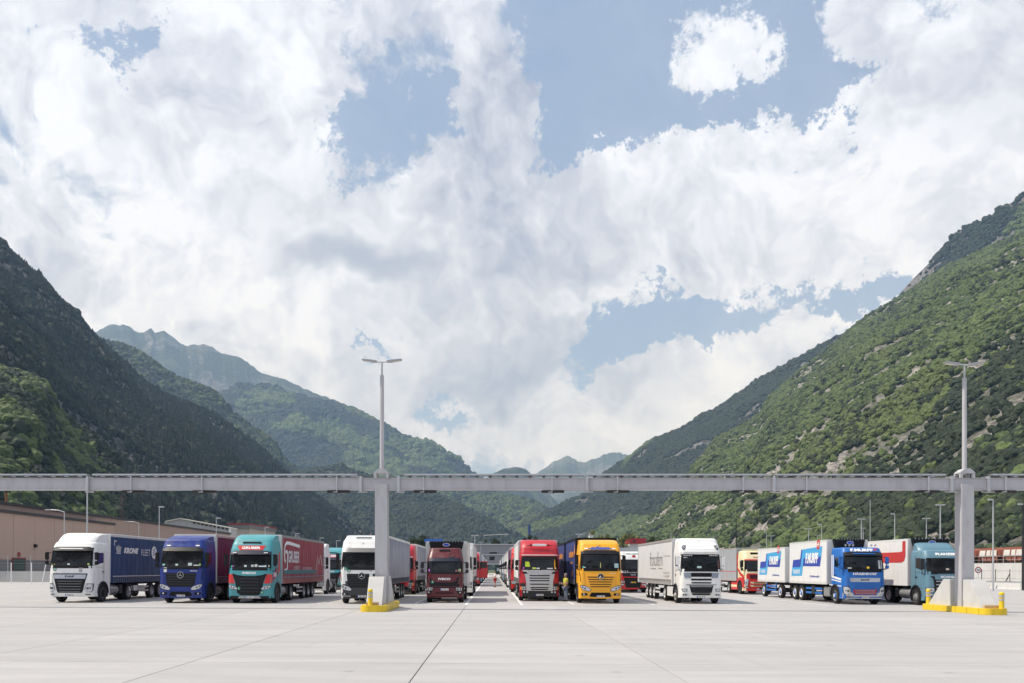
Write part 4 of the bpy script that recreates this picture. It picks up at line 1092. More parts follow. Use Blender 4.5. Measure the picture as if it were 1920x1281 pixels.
def cab_daf105(r, col, zr=3.95, plate_txt='FV 318'):
    S = Surf([(.28, .14), (.45, .02), (.8, 0), (1.3, 0), (2.05, .05), (2.98, .26), (3.08, .20), (3.3, .26), (zr, .85)], 2.50, .26, .06, ([3.05, zr], [1, .90]))
    b = cab(r, S, .36, zr, 2.28, col, r_roof=.16)
    front_panel(S, [(.38, -1.24, 1.24), (.66, -1.24, 1.24)], 15, .02, .03).build('bumper', col, b)
    screen(b, S, 2.10, 2.82)
    front_panel(S, [(2.80, -1.15, 1.15), (2.98, -1.14, 1.14)], 13, .02, .03).build('screen_header', M_blk, b)
    front_panel(S, [(2.97, -1.21, 1.21), (3.02, -1.22, 1.22), (3.12, -1.20, 1.20)], 15, .10, .03).build('sun_visor', col, b)
    for s in (-1, 1):
        for k in range(5):
            x = s * (.55 + .11 * k); q = MB(); q.box(x - .035, x + .035, S.y(x, 2.9) - .03, S.y(x, 2.9), 2.87, 2.92); q.build('running_light', M_wht, b)
        rr = [(3.22, .98, 1.04), (3.35, .88, 1.13), (3.52, .84, 1.04)]
        h = front_panel(S, rr if s > 0 else mir(rr), 4, .02, .02).build('roof_spotlight', M_lampd, b)
        q = MB(); q.lathe([(0, .07), (-.015, .05), (-.01, 0)], 'y', 12, centre=(s * .99, S.y(.99, 3.38) - .02, 3.38)); q.build('lamp', M_lamp, h)
        rr = [(1.55, .62, 1.00), (1.86, .62, 1.06)]
        front_panel(S, rr if s > 0 else mir(rr), 4, .018, .02).build('upper_lamp', paint('lens_grey', (.25, .28, .33), .2, .3), b)
        side_window(b, S, s, .62, 1.42, 2.12, 2.84)
        mirror(b, S, s, 2.82, col, .52, .20, .22)
        rr = [(.50, .86, .96), (.58, .86, .96)]
        front_panel(S, rr if s > 0 else mir(rr), 2, .03, 0).build('bumper_recess', M_dk, b)
        rr = [(.50, 1.02, 1.10), (.58, 1.02, 1.10)]
        front_panel(S, rr if s > 0 else mir(rr), 2, .03, 0).build('bumper_recess', M_dk, b)
    for (z0, z1, w) in ((1.62, 1.86, .62), (1.40, 1.51, .60), (1.22, 1.30, .58)):
        front_panel(S, [(z0, -w, w), (z1, -w - .02, w + .02)], 9, .014, .02).build('grille_slot', M_blk, b)
    front_panel(S, [(.52, -.50, .50), (.62, -.60, .60), (1.10, -.72, .72)], 9, .016, .03).build('grille', M_dk, b)
    slats(b, S, (.98, .90, .82, .74, .66, .58), lambda z: .44 + (z - .5) * .35, M_dgrey, .025, .03)
    front_panel(S, [(1.02, -.64, .64), (1.05, -.65, .65)], 9, .03, 0).build('chrome_strip', M_chr, b)
    front_panel(S, [(1.13, -.90, .90), (1.16, -.90, .90)], 9, .012, 0).build('panel_seam', M_blk, b)
    headlight(b, S, [(.76, .88, 1.08), (.88, .86, 1.15)], None, M_lamp)
    plate(b, S, .42, 0, plate_txt)
    wipers(b, S, 2.06)
    q = MB()
    for x in (.72, .84, .96): q.lathe([(-.04, .0), (-.04, .045), (.06, .02), (.10, .0)], 'y', 10, centre=(x, 1.0, zr + .02))
    q.build('roof_horns', M_chr, b)
    return b, S
def cab_iveco(r, col, red, zr=3.70, deftop=3.98, plate_txt='EP 55217'):
    S = Surf([(.26, .10), (.45, .03), (.8, 0), (1.2, 0), (1.95, .06), (2.80, .28), (3.05, .34), (3.4, .50), (zr, .80)], 2.50, .24, .06, ([2.9, zr], [1, .90]))
    b = cab(r, S, .30, zr, 2.28, col)
    screen(b, S, 2.05, 2.78)
    visor(b, S, 2.76, 3.00, paint('visor_navy', (.008, .012, .03), .55, spec=.3), .18)
    front_panel(S, [(.26, -1.22, 1.22), (.42, -1.24, 1.24)], 15, .015, .03).build('bumper', M_dk, b)
    for s in (-1, 1):
        rr = [(1.14, .80, 1.21), (1.18, .84, 1.235), (1.62, .96, 1.235), (1.66, 1.0, 1.21)]
        front_panel(S, rr if s > 0 else mir(rr), 5, .010, .02).build('red_flash', red, b)
        side_window(b, S, s, .62, 1.40, 2.10, 2.80)
        mirror(b, S, s, 2.78, M_dk, .66, .18, .26, False)
        rr = [(2.86, .78, .98), (2.91, .78, 1.0)]
        front_panel(S, rr if s > 0 else mir(rr), 2, .16, -.1).build('marker_lamp', M_wht, b)
    front_panel(S, [(.46, -.50, .50), (.60, -.68, .68), (1.2, -.80, .80), (1.52, -.92, .92), (1.68, -.98, .98)], 13, .014, .03).build('grille', M_dk, b)
    front_panel(S, [(1.56, -.30, .30), (1.62, -.72, .72), (1.74, -1.02, 1.02), (1.84, -1.1, 1.1)], 11, .03, .03).build('bonnet_lip', col, b)
    slats(b, S, (1.40, 1.22, 1.04, .86, .68), .52, M_dgrey, .07, .035)
    front_text(S, 'IVECO', 1.73, .13, .78, M_wht, b, 0, .05, 0, .06)
    headlight(b, S, [(.80, .70, .92), (.86, .68, 1.10), (.96, .82, 1.18), (1.02, 1.0, 1.20)], [(.88, .88, .05), (1.03, .93, .05)])
    roundsticker(b, S, -.58, .86, .10, M_green, 'L'); roundsticker(b, S, .72, .62, .10, M_green, 'VI')
    plate(b, S, .36, 0, plate_txt)
    front_panel(S, [(.29, -.66, .66), (.42, -.56, .56)], 7, .022, .01).build('bumper_plate', M_alu, b)
    wipers(b, S, 2.0)
    deflector(b, S, zr - .04, deftop, col, 2.2, .75, 2.25)
    front_panel(S, [(3.04, -.66, .66), (3.30, -.80, .80)], 9, .018, .02).build('name_panel', red, b)
    front_text(S, 'GRUBER', 3.17, .15, 1.08, M_wht, b, 0, .026, 0, .05)
    q = MB(); q.box(-.52, .52, S.y(0, 3.45) - .05, S.y(0, 3.45) + .06, 3.42, 3.52); q.build('roof_hatch', M_dgrey, b, bevel=.015)
    return b, S
def cab_scania_r(r, col, silver, zr=3.48, deftop=3.93, plate_txt='FL 644 KD'):
    S = Surf([(.26, .10), (.45, .03), (.8, 0), (1.2, 0), (1.95, .05), (2.85, .24), (3.1, .30), (zr, .50)], 2.50, .24, .05, ([2.9, zr], [1, .95]))
    b = cab(r, S, .30, zr, 2.28, col)
    screen(b, S, 2.00, 2.70, sill=.08)
    front_panel(S, [(2.68, -1.14, 1.14), (2.84, -1.14, 1.14)], 13, .06, .03).build('sun_visor', M_dk, b)
    front_panel(S, [(2.90, -1.14, 1.14), (2.96, -1.14, 1.14)], 13, .03, 0).build('pale_stripe', paint('stripe_pink', (.75, .55, .52), .4), b)
    front_panel(S, [(.50, -.72, .72), (.70, -.84, .84), (1.3, -.86, .86), (1.85, -.98, .98), (1.98, -1.16, 1.16)], 13, .016, .03).build('grille', silver, b)
    for (z, w) in ((1.62, .66), (1.46, .66), (1.30, .64), (1.08, .62), (.86, .60), (.74, .56)):
        front_panel(S, [(z - .035, -w + .04, w - .04), (z + .035, -w, w)], 9, .022, .0).build('grille_slot', M_blk, b)
    front_text(S, 'SCANIA', 1.80, .13, .92, paint('badge_steel', (.55, .55, .56), .3, .5), b, 0, .03, 0, .02)
    front_panel(S, [(.28, -1.24, 1.24), (.66, -1.24, 1.24)], 15, .018, .03).build('bumper', M_dgrey, b)
    for s in (-1, 1):
        rr = [(1.74, .74, 1.0), (1.86, .84, 1.16)]
        front_panel(S, rr if s > 0 else mir(rr), 4, .022, 0).build('grille_vent', M_blk, b)
        rr = [(.95, .90, 1.24), (1.14, .88, 1.24)]
        front_panel(S, rr if s > 0 else mir(rr), 5, .014, 0).build('corner_trim', M_dgrey, b)
        rr = [(.72, 1.14, 1.22), (.90, 1.14, 1.22)]
        front_panel(S, rr if s > 0 else mir(rr), 3, .026, 0).build('indicator', M_amb, b)
        for x in (.78, .98):
            q = MB(); q.lathe([(0, .065), (-.02, .05), (-.01, 0)], 'y', 12, centre=(s * x, S.y(x, .58) - .02, .58)); q.build('fog_lamp', M_lamp, b)
        side_window(b, S, s, .62, 1.40, 2.05, 2.72)
        mirror(b, S, s, 2.58, M_dk, .34, .2, .30)
    headlight(b, S, [(.72, .80, 1.12), (.92, .78, 1.13)], [(.88, .82, .06), (1.03, .82, .06)])
    plate(b, S, .40, 0, plate_txt); wipers(b, S, 1.97)
    deflector(b, S, zr - .02, deftop, col, 2.34, .45, 2.25)
    q = MB(); q.box(-.44, .44, .30, .36, zr + .02, zr + .16); o = q.build('light_box', M_wht, b, bevel=.02)
    q = MB(); q.tube((-.8, .38, zr + .05), (.8, .38, zr + .05), .02, n=6)
    for s in (-1, 1): q.lathe([(-.05, 0), (-.05, .06), (.05, .03), (.05, 0)], 'y', 10, centre=(s * .56, .32, zr + .08))
    q.build('light_bar', M_dk, b)
    return b, S
def cab_scania_ng(r, col, zr=3.28, deftop=3.80):
    S = Surf([(.26, .12), (.45, .03), (.8, 0), (1.2, 0), (1.95, .05), (2.85, .28), (3.0, .34), (zr, .55)], 2.50, .24, .06, ([2.8, zr], [1, .95]))
    b = cab(r, S, .30, zr, 2.28, col)
    screen(b, S, 2.02, 2.80)
    front_text(S, 'PLANZER', 3.03, .15, 1.22, M_wht, b, .0, .02, 0, .06)
    front_panel(S, [(.50, -.70, .70), (1.0, -.82, .82), (1.58, -.88, .88), (1.74, -1.05, 1.05)], 11, .014, .03).build('grille', M_dk, b)
    front_panel(S, [(1.54, -.78, .78), (1.74, -.80, .80), (1.88, -.60, .60)], 9, .024, .03).build('bonnet_lip', col, b)
    front_text(S, 'SCANIA', 1.70, .13, .94, M_wht, b, 0, .034, 0, .04)
    slats(b, S, (1.44, 1.24, 1.04), .74, M_chr, .05, .04)
    slats(b, S, (.84, .66), .68, M_dgrey, .05, .04)
    front_panel(S, [(.28, -1.24, 1.24), (.58, -1.24, 1.24)], 15, .016, .03).build('bumper', M_dgrey, b)
    headlight(b, S, [(.80, .92, 1.20), (.86, .86, 1.22), (1.0, .84, 1.22), (1.05, .90, 1.20)], [(1.0, .92, .05), (1.12, .92, .05)])
    for s in (-1, 1):
        rr = [(.82, 1.17, 1.235), (.98, 1.17, 1.235)]
        front_panel(S, rr if s > 0 else mir(rr), 2, .026, 0).build('indicator', M_amb, b)
        rr = [(.60, .92, 1.20), (.70, .92, 1.20)]
        front_panel(S, rr if s > 0 else mir(rr), 3, .018, 0).build('fog_lamp', M_lamp, b)
        side_window(b, S, s, .60, 1.36, 2.06, 2.80)
        mirror(b, S, s, 2.74, M_dgrey, .62, .28, .24, False)
    plate(b, S, .40, 0, 'ZH 38251', euro=False); wipers(b, S, 1.98)
    deflector(b, S, zr - .02, deftop, col, 2.20, 1.15, 2.0)
    return b, S
def cab_eurocargo(r, col, dark, zr=3.28):
    S = Surf([(.26, .14), (.45, .03), (.8, 0), (1.2, 0), (1.75, .04), (2.45, .26), (2.7, .36), (zr, .80)], 2.14, .22, .06, ([2.5, zr], [1, .86]))
    b = cab(r, S, .30, zr, 2.05, col, arch=(1.25, .56), r_roof=.12)
    screen(b, S, 1.82, 2.46, 1.05, 1.02)
    visor(b, S, 2.44, 2.68, paint('visor_navy', (.008, .012, .03), .55, spec=.3), .16, 1.06)
    front_panel(S, [(.98, -.86, .86), (1.10, -.90, .90), (1.26, -1.0, 1.0), (1.56, -1.04, 1.04)], 11, .012, .03).build('grille', M_dk, b)
    front_panel(S, [(1.22, -.40, .40), (1.32, -.74, .74), (1.62, -1.06, 1.06), (1.72, -1.08, 1.08)], 11, .03, .03).build('bonnet_lip', col, b)
    front_text(S, 'IVECO', 1.42, .13, .72, M_wht, b, 0, .05, 0, .04)
    roundsticker(b, S, -.70, 1.24, .09, M_green, 'C')
    headlight(b, S, [(.74, .72, 1.02), (.90, .70, 1.03)], [(.80, .82, .06), (.94, .82, .06)])
    for s in (-1, 1):
        rr = [(.50, .86, .98), (.72, .72, 1.0)]
        o = front_panel(S, rr if s > 0 else mir(rr), 3, .014, 0).build('fog_recess', M_blk, b)
        q = MB(); q.lathe([(0, .05), (-.02, .03), (-.01, 0)], 'y', 12, centre=(s * .92, S.y(.92, .62) - .018, .62)); q.build('fog_lamp', M_lamp, o)
        side_window(b, S, s, .55, 1.25, 1.86, 2.44)
        mirror(b, S, s, 2.40, M_dgrey, .36, .15, .36)
    front_panel(S, [(.36, -.78, .78), (.62, -.50, .50)], 9, .012, .02).build('bumper_intake', M_blk, b)
    front_panel(S, [(.90, -1.1, 1.1), (.94, -1.1, 1.1)], 9, .01, 0).build('panel_seam', M_blk, b)
    plate(b, S, .80, 0, 'FR 902 LS'); wipers(b, S, 1.78, (-.7, -.05), .62)
    q = MB(); q.box(-.34, .30, S.y(0, 3.10) - .05, S.y(0, 3.1) + .08, 3.05, 3.18); q.build('roof_window', M_glass, b, bevel=.02)
    # swirl decal on the roof front
    q = MB(); pts = []
    for k in range(26):
        a = k * .30; rr_ = .03 + .012 * k * .55; pts.append((.38 + rr_ * 1.5 * math.cos(a), 2.84 + rr_ * math.sin(a)))
    vs = []; 
    for i, (x, z) in enumerate(pts):
        w_ = .012 + .022 * math.sin(math.pi * i / 25)
        for s in (-1, 1): vs.append((x, S.y(x, z + s * w_) - .012, z + s * w_))
    q.add(vs, [(2 * i, 2 * i + 1, 2 * i + 3, 2 * i + 2) for i in range(25)]); link('decal', q.mesh('decal', [dark], fix=False), None, b)
    return b, S
def cab_man(r, red, white, zr=3.62):
    S = Surf([(.26, .10), (.45, .03), (.8, 0), (1.2, 0), (1.95, .05), (2.9, .24), (3.2, .34), (zr, .60)], 2.50, .22, .05, ([2.9, zr], [1, .94]))
    b = cab(r, S, .30, zr, 2.28, white)
    screen(b, S, 2.10, 2.92)
    front_panel(S, [(.30, -1.24, 1.24), (1.10, -1.24, 1.24), (1.75, -1.20, 1.20)], 15, .010, .03).build('lower_front', red, b)
    front_panel(S, [(.44, -.62, .62), (1.2, -.80, .80), (1.74, -.98, .98)], 11, .02, .03).build('grille', M_dk, b)
    front_panel(S, [(1.34, -.92, .92), (1.41, -.94, .94)], 9, .034, 0).build('red_bar', red, b)
    front_text(S, 'MAN', 1.58, .13, .42, M_chr, b, 0, .034, 0, .04); front_text(S, 'H.ESSERS', 1.86, .15, 1.7, M_blk, b, 0, .02, 0, .06)
    front_text(S, 'SPECIAL LOGISTICS', 3.40, .10, 1.1, M_blk, b, 0, .015, 0, .02)
    roundsticker(b, S, .1, 3.16, .16, red); 
    headlight(b, S, [(.86, .74, 1.18), (1.04, .72, 1.19)], [(.86, .95, .06), (1.05, .95, .05)]); headlight(b, S, [(.66, .80, 1.16), (.76, .78, 1.17)])
    plate(b, S, .92, 0, '1 KQD 402', yellow=True); wipers(b, S, 2.06)
    for s in (-1, 1):
        side_window(b, S, s, .62, 1.40, 2.12, 2.84); mirror(b, S, s, 2.84, M_dk, .58, .2)
    return b, S
def cab_volvo(r, red, cream, zr=3.66):
    S = Surf([(.26, .10), (.45, .03), (.8, 0), (1.2, 0), (1.95, .06), (2.85, .30), (3.1, .38), (zr, .66)], 2.50, .26, .06, ([2.9, zr], [1, .93]))
    b = cab(r, S, .30, zr, 2.28, cream)
    screen(b, S, 2.10, 2.84)
    front_panel(S, [(2.86, -1.18, 1.18), (2.94, -1.16, 1.16)], 13, .05, .03).build('sun_visor', red, b)
    front_panel(S, [(.30, -1.24, 1.24), (1.10, -1.24, 1.24), (1.66, -1.22, 1.22), (1.76, -1.0, 1.0)], 15, .010, .03).build('lower_front', red, b)
    front_panel(S, [(1.30, -.78, .78), (1.66, -.86, .86)], 9, .02, .02).build('grille', paint('grille_maroon', (.12, .01, .015), .4), b)
    slats(b, S, (1.6, 1.5, 1.4), .74, M_dk, .03, .03)
    for z in (1.0, .74):
        p = front_panel(S, [(z - .08, -.70, .70), (z + .06, -.80, .80)], 9, .03, .02).build('bumper_insert', cream, b)
        front_panel(S, [(z - .045, -.5, .5), (z + .03, -.5, .5)], 5, .036, 0).build('intake', M_dk, p)
    headlight(b, S, [(.72, .98, 1.10), (.90, .96, 1.19), (1.22, .92, 1.20), (1.30, .90, 1.0)], [(1.08, 1.0, .06)]); headlight(b, S, [(.56, .94, 1.18), (.64, .92, 1.2)])
    front_text(S, 'TRANSPORT', 3.12, .10, .92, paint('maroon_print', (.18, .03, .03), .5), b, .0, .02, 0, .02)
    q = MB(); q.box(-.62, .62, S.y(0, 3.42) - .03, S.y(0, 3.42) + .1, 3.30, 3.52); q.build('roof_window', M_glass, b, bevel=.02)
    plate(b, S, .44, 0, 'LU 61 TR')
    for s in (-1, 1):
        side_window(b, S, s, .62, 1.36, 2.12, 2.84); mirror(b, S, s, 2.84, M_dk, .56, .2)
        x = s * (S.hw(1.8) + .004)
        for (pts, mt) in (([(.28, .55), (2.26, .62), (2.26, 1.30), (1.5, 1.42), (.26, 1.42)], red), ([(.26, 1.32), (1.2, 1.55), (2.26, 2.15), (2.26, 2.40), (1.0, 1.78), (.28, 1.62)], red), ([(1.9, 2.38), (2.26, 2.5), (2.26, 3.45), (2.05, 3.5)], red)):
            side_poly(pts, mt, b, x + s * .002, 'stripe')
    q = MB(); q.box(-1.1, 1.1, 1.2, 1.5, zr + .02, zr + .12); q.build('roof_deflector', cream, b, bevel=.03)
    return b, S

def P(name, c, rough=.38, coat=.12, dirt=.20): return paint(name, c, rough, 0, coat, dirt)
C_white = P('cab_white', (.80, .80, .78)); C_blue = P('cab_blue', (.002, .024, .21)); C_teal = P('cab_teal', (.055, .30, .34)); C_red = P('cab_red', (.46, .010, .022))
C_yel = P('cab_yellow', (.86, .40, .012)); C_maroon = P('cab_maroon', (.10, .006, .012)); C_mblue = P('cab_mid_blue', (.006, .125, .45)); C_steel = P('cab_steel_blue', (.11, .225, .295))
C_cream = P('cab_cream', (.80, .70, .44)); C_silver = paint('cab_silver', (.50, .50, .49), .3, .5, .3, .1); C_flash = P('flash_red', (.60, .015, .015))
T_white = paint('box_white', (.72, .72, .71), .45, 0, .1, .15); T_cur_blue = paint('curtain_blue', (.002, .038, .135), .55, 0, 0, .12); T_cur_maroon = paint('curtain_maroon', (.10, .008, .07), .55, 0, 0, .15)
T_cur_red = paint('curtain_red', (.29, .030, .048), .55, 0, 0, .12); T_cur_grey = paint('curtain_grey', (.20, .22, .30), .5, 0, 0, .2); T_cur_white = paint('curtain_white', (.70, .69, .67), .55, 0, 0, .12)
T_cur_navy = paint('curtain_violet_blue', (.035, .055, .20), .5, 0, 0, .15); T_grey = paint('panel_grey', (.34, .36, .38), .45, 0, 0, .2)

# A  white cab, blue curtain
r = lorry(130.5, 48.2, 'white lorry with dark blue curtain trailer, leftmost of the front row')
b, S = cab_daf(r, C_white, plate_txt='WGM 7L21')
deflector_top = None
roundsticker(b, S, -.86, 1.88, .10, M_green, 'VI')
front_panel(S, [(1.72, .50, .68), (1.98, .50, .68)], 2, .014, 0).build('faded_sticker', paint('faded', (.40, .40, .39), .7), b)
cab_items(b, S, 2.14, [(-.1, .14, .08, (.5, .6, .6)), (1.0, .1, .1, (.35, .5, .12)), (-1.0, .22, .05, (.5, .5, .1))])
q = MB(); q.box(S.hw(2.5) + .008, S.hw(2.5) + .011, .70, 1.35, 2.25, 2.80); q.build('blue_window_sheet', paint('sheet_blue', (.01, .03, .14), .3), b)  # flat dark blue sheet laid over the side window
tractor_frame(r)
t_ = trailer_semi(r, curtain=T_cur_blue, rail=paint('rail_white', (.6, .6, .6), .5, .1, 0, .2), post=T_cur_blue, front=T_white)
x = 1.283
side_text('KRONE', 5.15, 3.05, .36, 2.15, M_wht, t_, x, .25, .06); side_text('FLEET', 7.38, 2.98, .40, 1.40, M_wht, t_, x, 0, -.005)
# crown emblem of strokes over a bar
q = MB()
for k in range(-2, 3):
    y_ = 3.35; q.add([(x, y_ + k * .10 - .03, 2.94), (x, y_ + k * .10 + .03, 2.94), (x, y_ + k * .16 + .035, 3.25 - .02 * abs(k)), (x, y_ + k * .13, 3.42 - .05 * abs(k)), (x, y_ + k * .16 - .035, 3.25 - .02 * abs(k))], [(0, 1, 2, 3, 4)])
q.add([(x, 3.05, 2.84), (x, 3.65, 2.84), (x, 3.65, 2.90), (x, 3.05, 2.90)], [(0, 1, 2, 3)])
link('crown_emblem', q.mesh('crown_emblem', [M_wht], fix=False), None, t_)
side_poly([(8.74 + .42 * math.cos(a * .262), 3.0 + .42 * math.sin(a * .262)) for a in range(24)], M_wht, t_, x, 'round_emblem')
for k in range(3): side_poly([(8.54, 2.78 + k * .16), (8.94, 2.92 + k * .16), (8.94, 2.99 + k * .16), (8.54, 2.85 + k * .16)], T_cur_blue, t_, x + .002, 'emblem_bar')
side_poly([(2.75, 3.62), (3.05, 3.62), (3.05, 3.56), (2.81, 3.56), (2.81, 3.30), (2.75, 3.30)], M_wht, t_, x, 'corner_mark')
side_poly([(2.6, 1.46), (14.7, 1.46), (14.7, 1.50), (2.6, 1.50)], M_wht, t_, x, 'stripe')
side_poly([(5.0, .55), (7.4, .55), (7.4, .88), (5.0, .88)], T_white, t_, 1.20, 'side_locker')

# B  blue cab, maroon curtain
r = lorry(338, 48.3, 'royal blue lorry with dark maroon curtain trailer and star badge, second in the front row')
b, S = cab_actros(r, C_blue, zr=3.66, deftop=3.88, plate_txt='DX K600')
front_text(S, 'Actros', 1.84, .07, .42, M_wht, b, .72, .02, .3, .02)
front_panel(S, [(1.76, -.98, -.80), (2.02, -.98, -.80)], 2, .014, 0).build('worn_sticker', M_card, b)
cab_items(b, S, 2.13, [(-1.0, .12, .10, (.3, .6, .6)), (-.25, .15, .10, (.45, .6, .5)), (.5, .22, .16, (.45, .52, .5)), (.85, .3, .05, (.6, .65, .6)), (1.05, .08, .12, (.3, .55, .2))])
tractor_frame(r)
t_ = trailer_semi(r, curtain=T_cur_maroon, rail=paint('rail_pinkish', (.50, .42, .42), .5, .1, 0, .2), post=T_white, front=T_white)
side_poly([(2.6, 1.46), (14.7, 1.46), (14.7, 1.49), (2.6, 1.49)], T_grey, t_, 1.283, 'stripe')

# C  teal cab, red curtain with writing
r = lorry(467, 48.4, 'teal lorry with red flashes and dark red lettered trailer, third in front row')
b, S = cab_iveco(r, C_teal, C_flash)
cab_items(b, S, 2.08, [(-1.05, .07, .07, (.02, .6, .3)), (-.96, .05, .08, (.6, .1, .6)), (-.25, .14, .10, (.5, .65, .62)), (.15, .14, .12, (.45, .5, .5)), (.35, .16, .14, (.5, .52, .5)), (.72, .44, .07, (.5, .62, .66)), (.98, .26, .10, (.5, .62, .42))])
xs = S.hw(1.6) + .006
for (pts, mt) in (([(.30, 1.18), (1.3, 1.62), (1.3, 2.12), (.30, 1.62)], paint('flash_magenta', (.26, .01, .06), .4)), ([(1.45, 1.55), (1.95, 1.9), (1.95, 2.9), (1.75, 3.0)], C_flash)): side_poly(pts, mt, b, xs, 'side_flash')
side_text('GRUBER', .82, 1.64, .24, .66, M_wht, b, xs + .003, .5, .02)
tractor_frame(r, rim='steel')
t_ = trailer_semi(r, curtain=T_cur_red, rail=paint('rail_grey', (.30, .29, .29), .5, .2, 0, .2), post=T_grey, front=T_white, band=paint('strap_pink', (.42, .25, .22), .6), side_hem=T_cur_red)
x = 1.283
def stroke(pts, w, mat, parent, x, name='emblem'):
    vs = []; n = len(pts)
    for i, (y, z) in enumerate(pts):
        a = pts[max(i - 1, 0)]; c = pts[min(i + 1, n - 1)]; d = Vector((c[0] - a[0], c[1] - a[1])).normalized(); nn = Vector((-d.y, d.x)) * w / 2
        vs += [(x, y + nn.x, z + nn.y), (x, y - nn.x, z - nn.y)]
    return link(name, MB().add(vs, [(2 * i, 2 * i + 1, 2 * i + 3, 2 * i + 2) for i in range(n - 1)]).mesh(name, [mat], fix=False), None, parent)
side_text('GRUBER', 5.35, 2.72, .74, 3.0, M_wht, t_, x, 0, .02)
side_text('LOGISTICS', 6.15, 1.98, .30, 1.7, M_wht, t_, x, 0, -.01); side_text('WE COVER DISTANCES', 9.3, 1.98, .20, 2.9, M_wht, t_, x, 0, -.01)
stroke([(6.95, 3.42), (4.2, 3.55), (3.45, 3.55), (3.05, 3.40), (2.92, 3.1), (2.92, 2.75), (3.0, 2.5), (3.2, 2.4)], .20, M_wht, t_, x)
stroke([(3.15, 3.0), (3.62, 3.0), (3.66, 2.85), (3.66, 2.1), (3.5, 1.90), (2.9, 1.86)], .20, M_wht, t_, x)
stroke([(12.1, 1.62), (12.5, 2.9), (13.0, 2.3), (13.6, 2.95), (14.2, 2.2)], .10, M_wht, t_, x, 'mountain_line')
side_poly([(2.7, 1.66), (12.2, 1.66), (12.2, 1.90), (2.7, 1.90)], paint('teal_band', (.02, .16, .17), .5), t_, x + .002, 'teal_band')
side_poly([(2.7, 1.44), (14.7, 1.44), (14.7, 1.50), (2.7, 1.50)], T_cur_grey, t_, x, 'stripe')

# D  white with grey lower front, star badge, grey curtain
r = lorry(678, 48.6, 'white lorry with dark grey lower front and grey trailer, half hidden by a column')
b, S = cab_actros(r, C_white, lower=paint('lower_grey', (.035, .037, .042), .4), slat_mat=M_dgrey, zr=3.68, deftop=3.95, plate_txt='NLP 641', visc=paint('visor_grey', (.16, .155, .155), .4))
roundsticker(b, S, -.92, 2.0, .10, M_green, 'L'); roundsticker(b, S, -.74, 1.88, .10, M_green, 'VI')
front_text(S, 'LT', 1.88, .07, .14, M_blk, b, .52, .02); front_panel(S, [(1.50, .44, .62), (1.76, .44, .62)], 2, .05, 0).build('worn_sticker', M_card, b)
q = MB(); q.box(-.46, .46, .82, .86, 3.74, 3.86); q.build('roof_hatch', T_grey, b)
tractor_frame(r)
t_ = trailer_semi(r, curtain=T_cur_grey, rail=T_white, post=T_grey, front=T_white, band=paint('strap_dark', (.03, .035, .05), .6))
side_poly([(5.2, .55), (6.7, .55), (6.7, .98), (5.2, .98)], T_white, t_, 1.2, 'side_locker')

# E  maroon rigid with white refrigerated box
r = lorry(833, 50.6, 'small maroon rigid lorry with white refrigerated box, left of the open lane')
b, S = cab_eurocargo(r, C_maroon, M_dk)
cab_items(b, S, 1.86, [(-.92, .08, .14, (.5, .1, .5)), (.90, .13, .16, (.6, .62, .4)), (.7, .1, .1, (.3, .1, .1))])
q = MB()
for s in (-1, 1): q.box(s * .40 - .04, s * .40 + .04, .3, 8.2, .68, .90)
q.box(-.8, .8, 1.1, 1.4, .4, .6); q.box(-.6, .6, 5.9, 6.3, .4, .6); q.build('chassis', M_chas, r)
for s in (-1, 1):
    wheel(r, s * .96, 1.25, 'steel', .92); wheel(r, s * 1.0, 6.1, 'steel', .92); wheel(r, s * .68, 6.1, 'steel', .92)
    q = MB(); q.box(s * 1.02 - .03, s * 1.02 + .03, 2.4, 5.4, .42, .56); q.box(s * 1.02 - .03, s * 1.02 + .03, 2.4, 5.4, .68, .82); q.build('side_guard', M_alu, r)
t_ = trailer_semi(r, y0=2.25, ln=6.3, zb=.98, zt=3.72, curtain=T_white, kind='box', axles=(), wheels=False, rail=paint('box_edge', (.55, .55, .54), .5, .2, 0, .3))
t_.name = 'cargo_box'
for ch in children(t_):
    if ch.name.startswith(('landing', 'trailer_ch', 'side_guard')): bpy.data.objects.remove(ch, do_unlink=True)
fridge(t_, 2.25, 3.70, 1.9, zb=3.2)

# G  red lorry with silver grille
r = lorry(1011.5, 54.0, 'red lorry with silver grille and pale trailer, right of the open lane')
b, S = cab_scania_r(r, C_red, C_silver)
front_panel(S, [(2.18, -.92, -.60), (2.50, -.90, -.66)], 3, .019, 0).build('hi_vis_vest', paint('hi_vis', (.42, .55, .04), .8), b)
cab_items(b, S, 2.04, [(-1.02, .07, .12, (.6, .1, .6)), (-.35, .22, .10, (.5, .6, .1)), (-.1, .2, .08, (.6, .62, .6)), (.65, .36, .07, (.6, .6, .62)), (1.0, .10, .10, (.55, .6, .4))])
front_panel(S, [(2.06, .94, 1.0), (2.66, .92, .98)], 2, .019, 0).build('orange_cord', paint('cord_orange', (.75, .35, .02), .6), b)
tractor_frame(r)
t_ = trailer_semi(r, curtain=T_cur_white, rail=T_white, post=T_grey, front=T_white, zt=3.95)

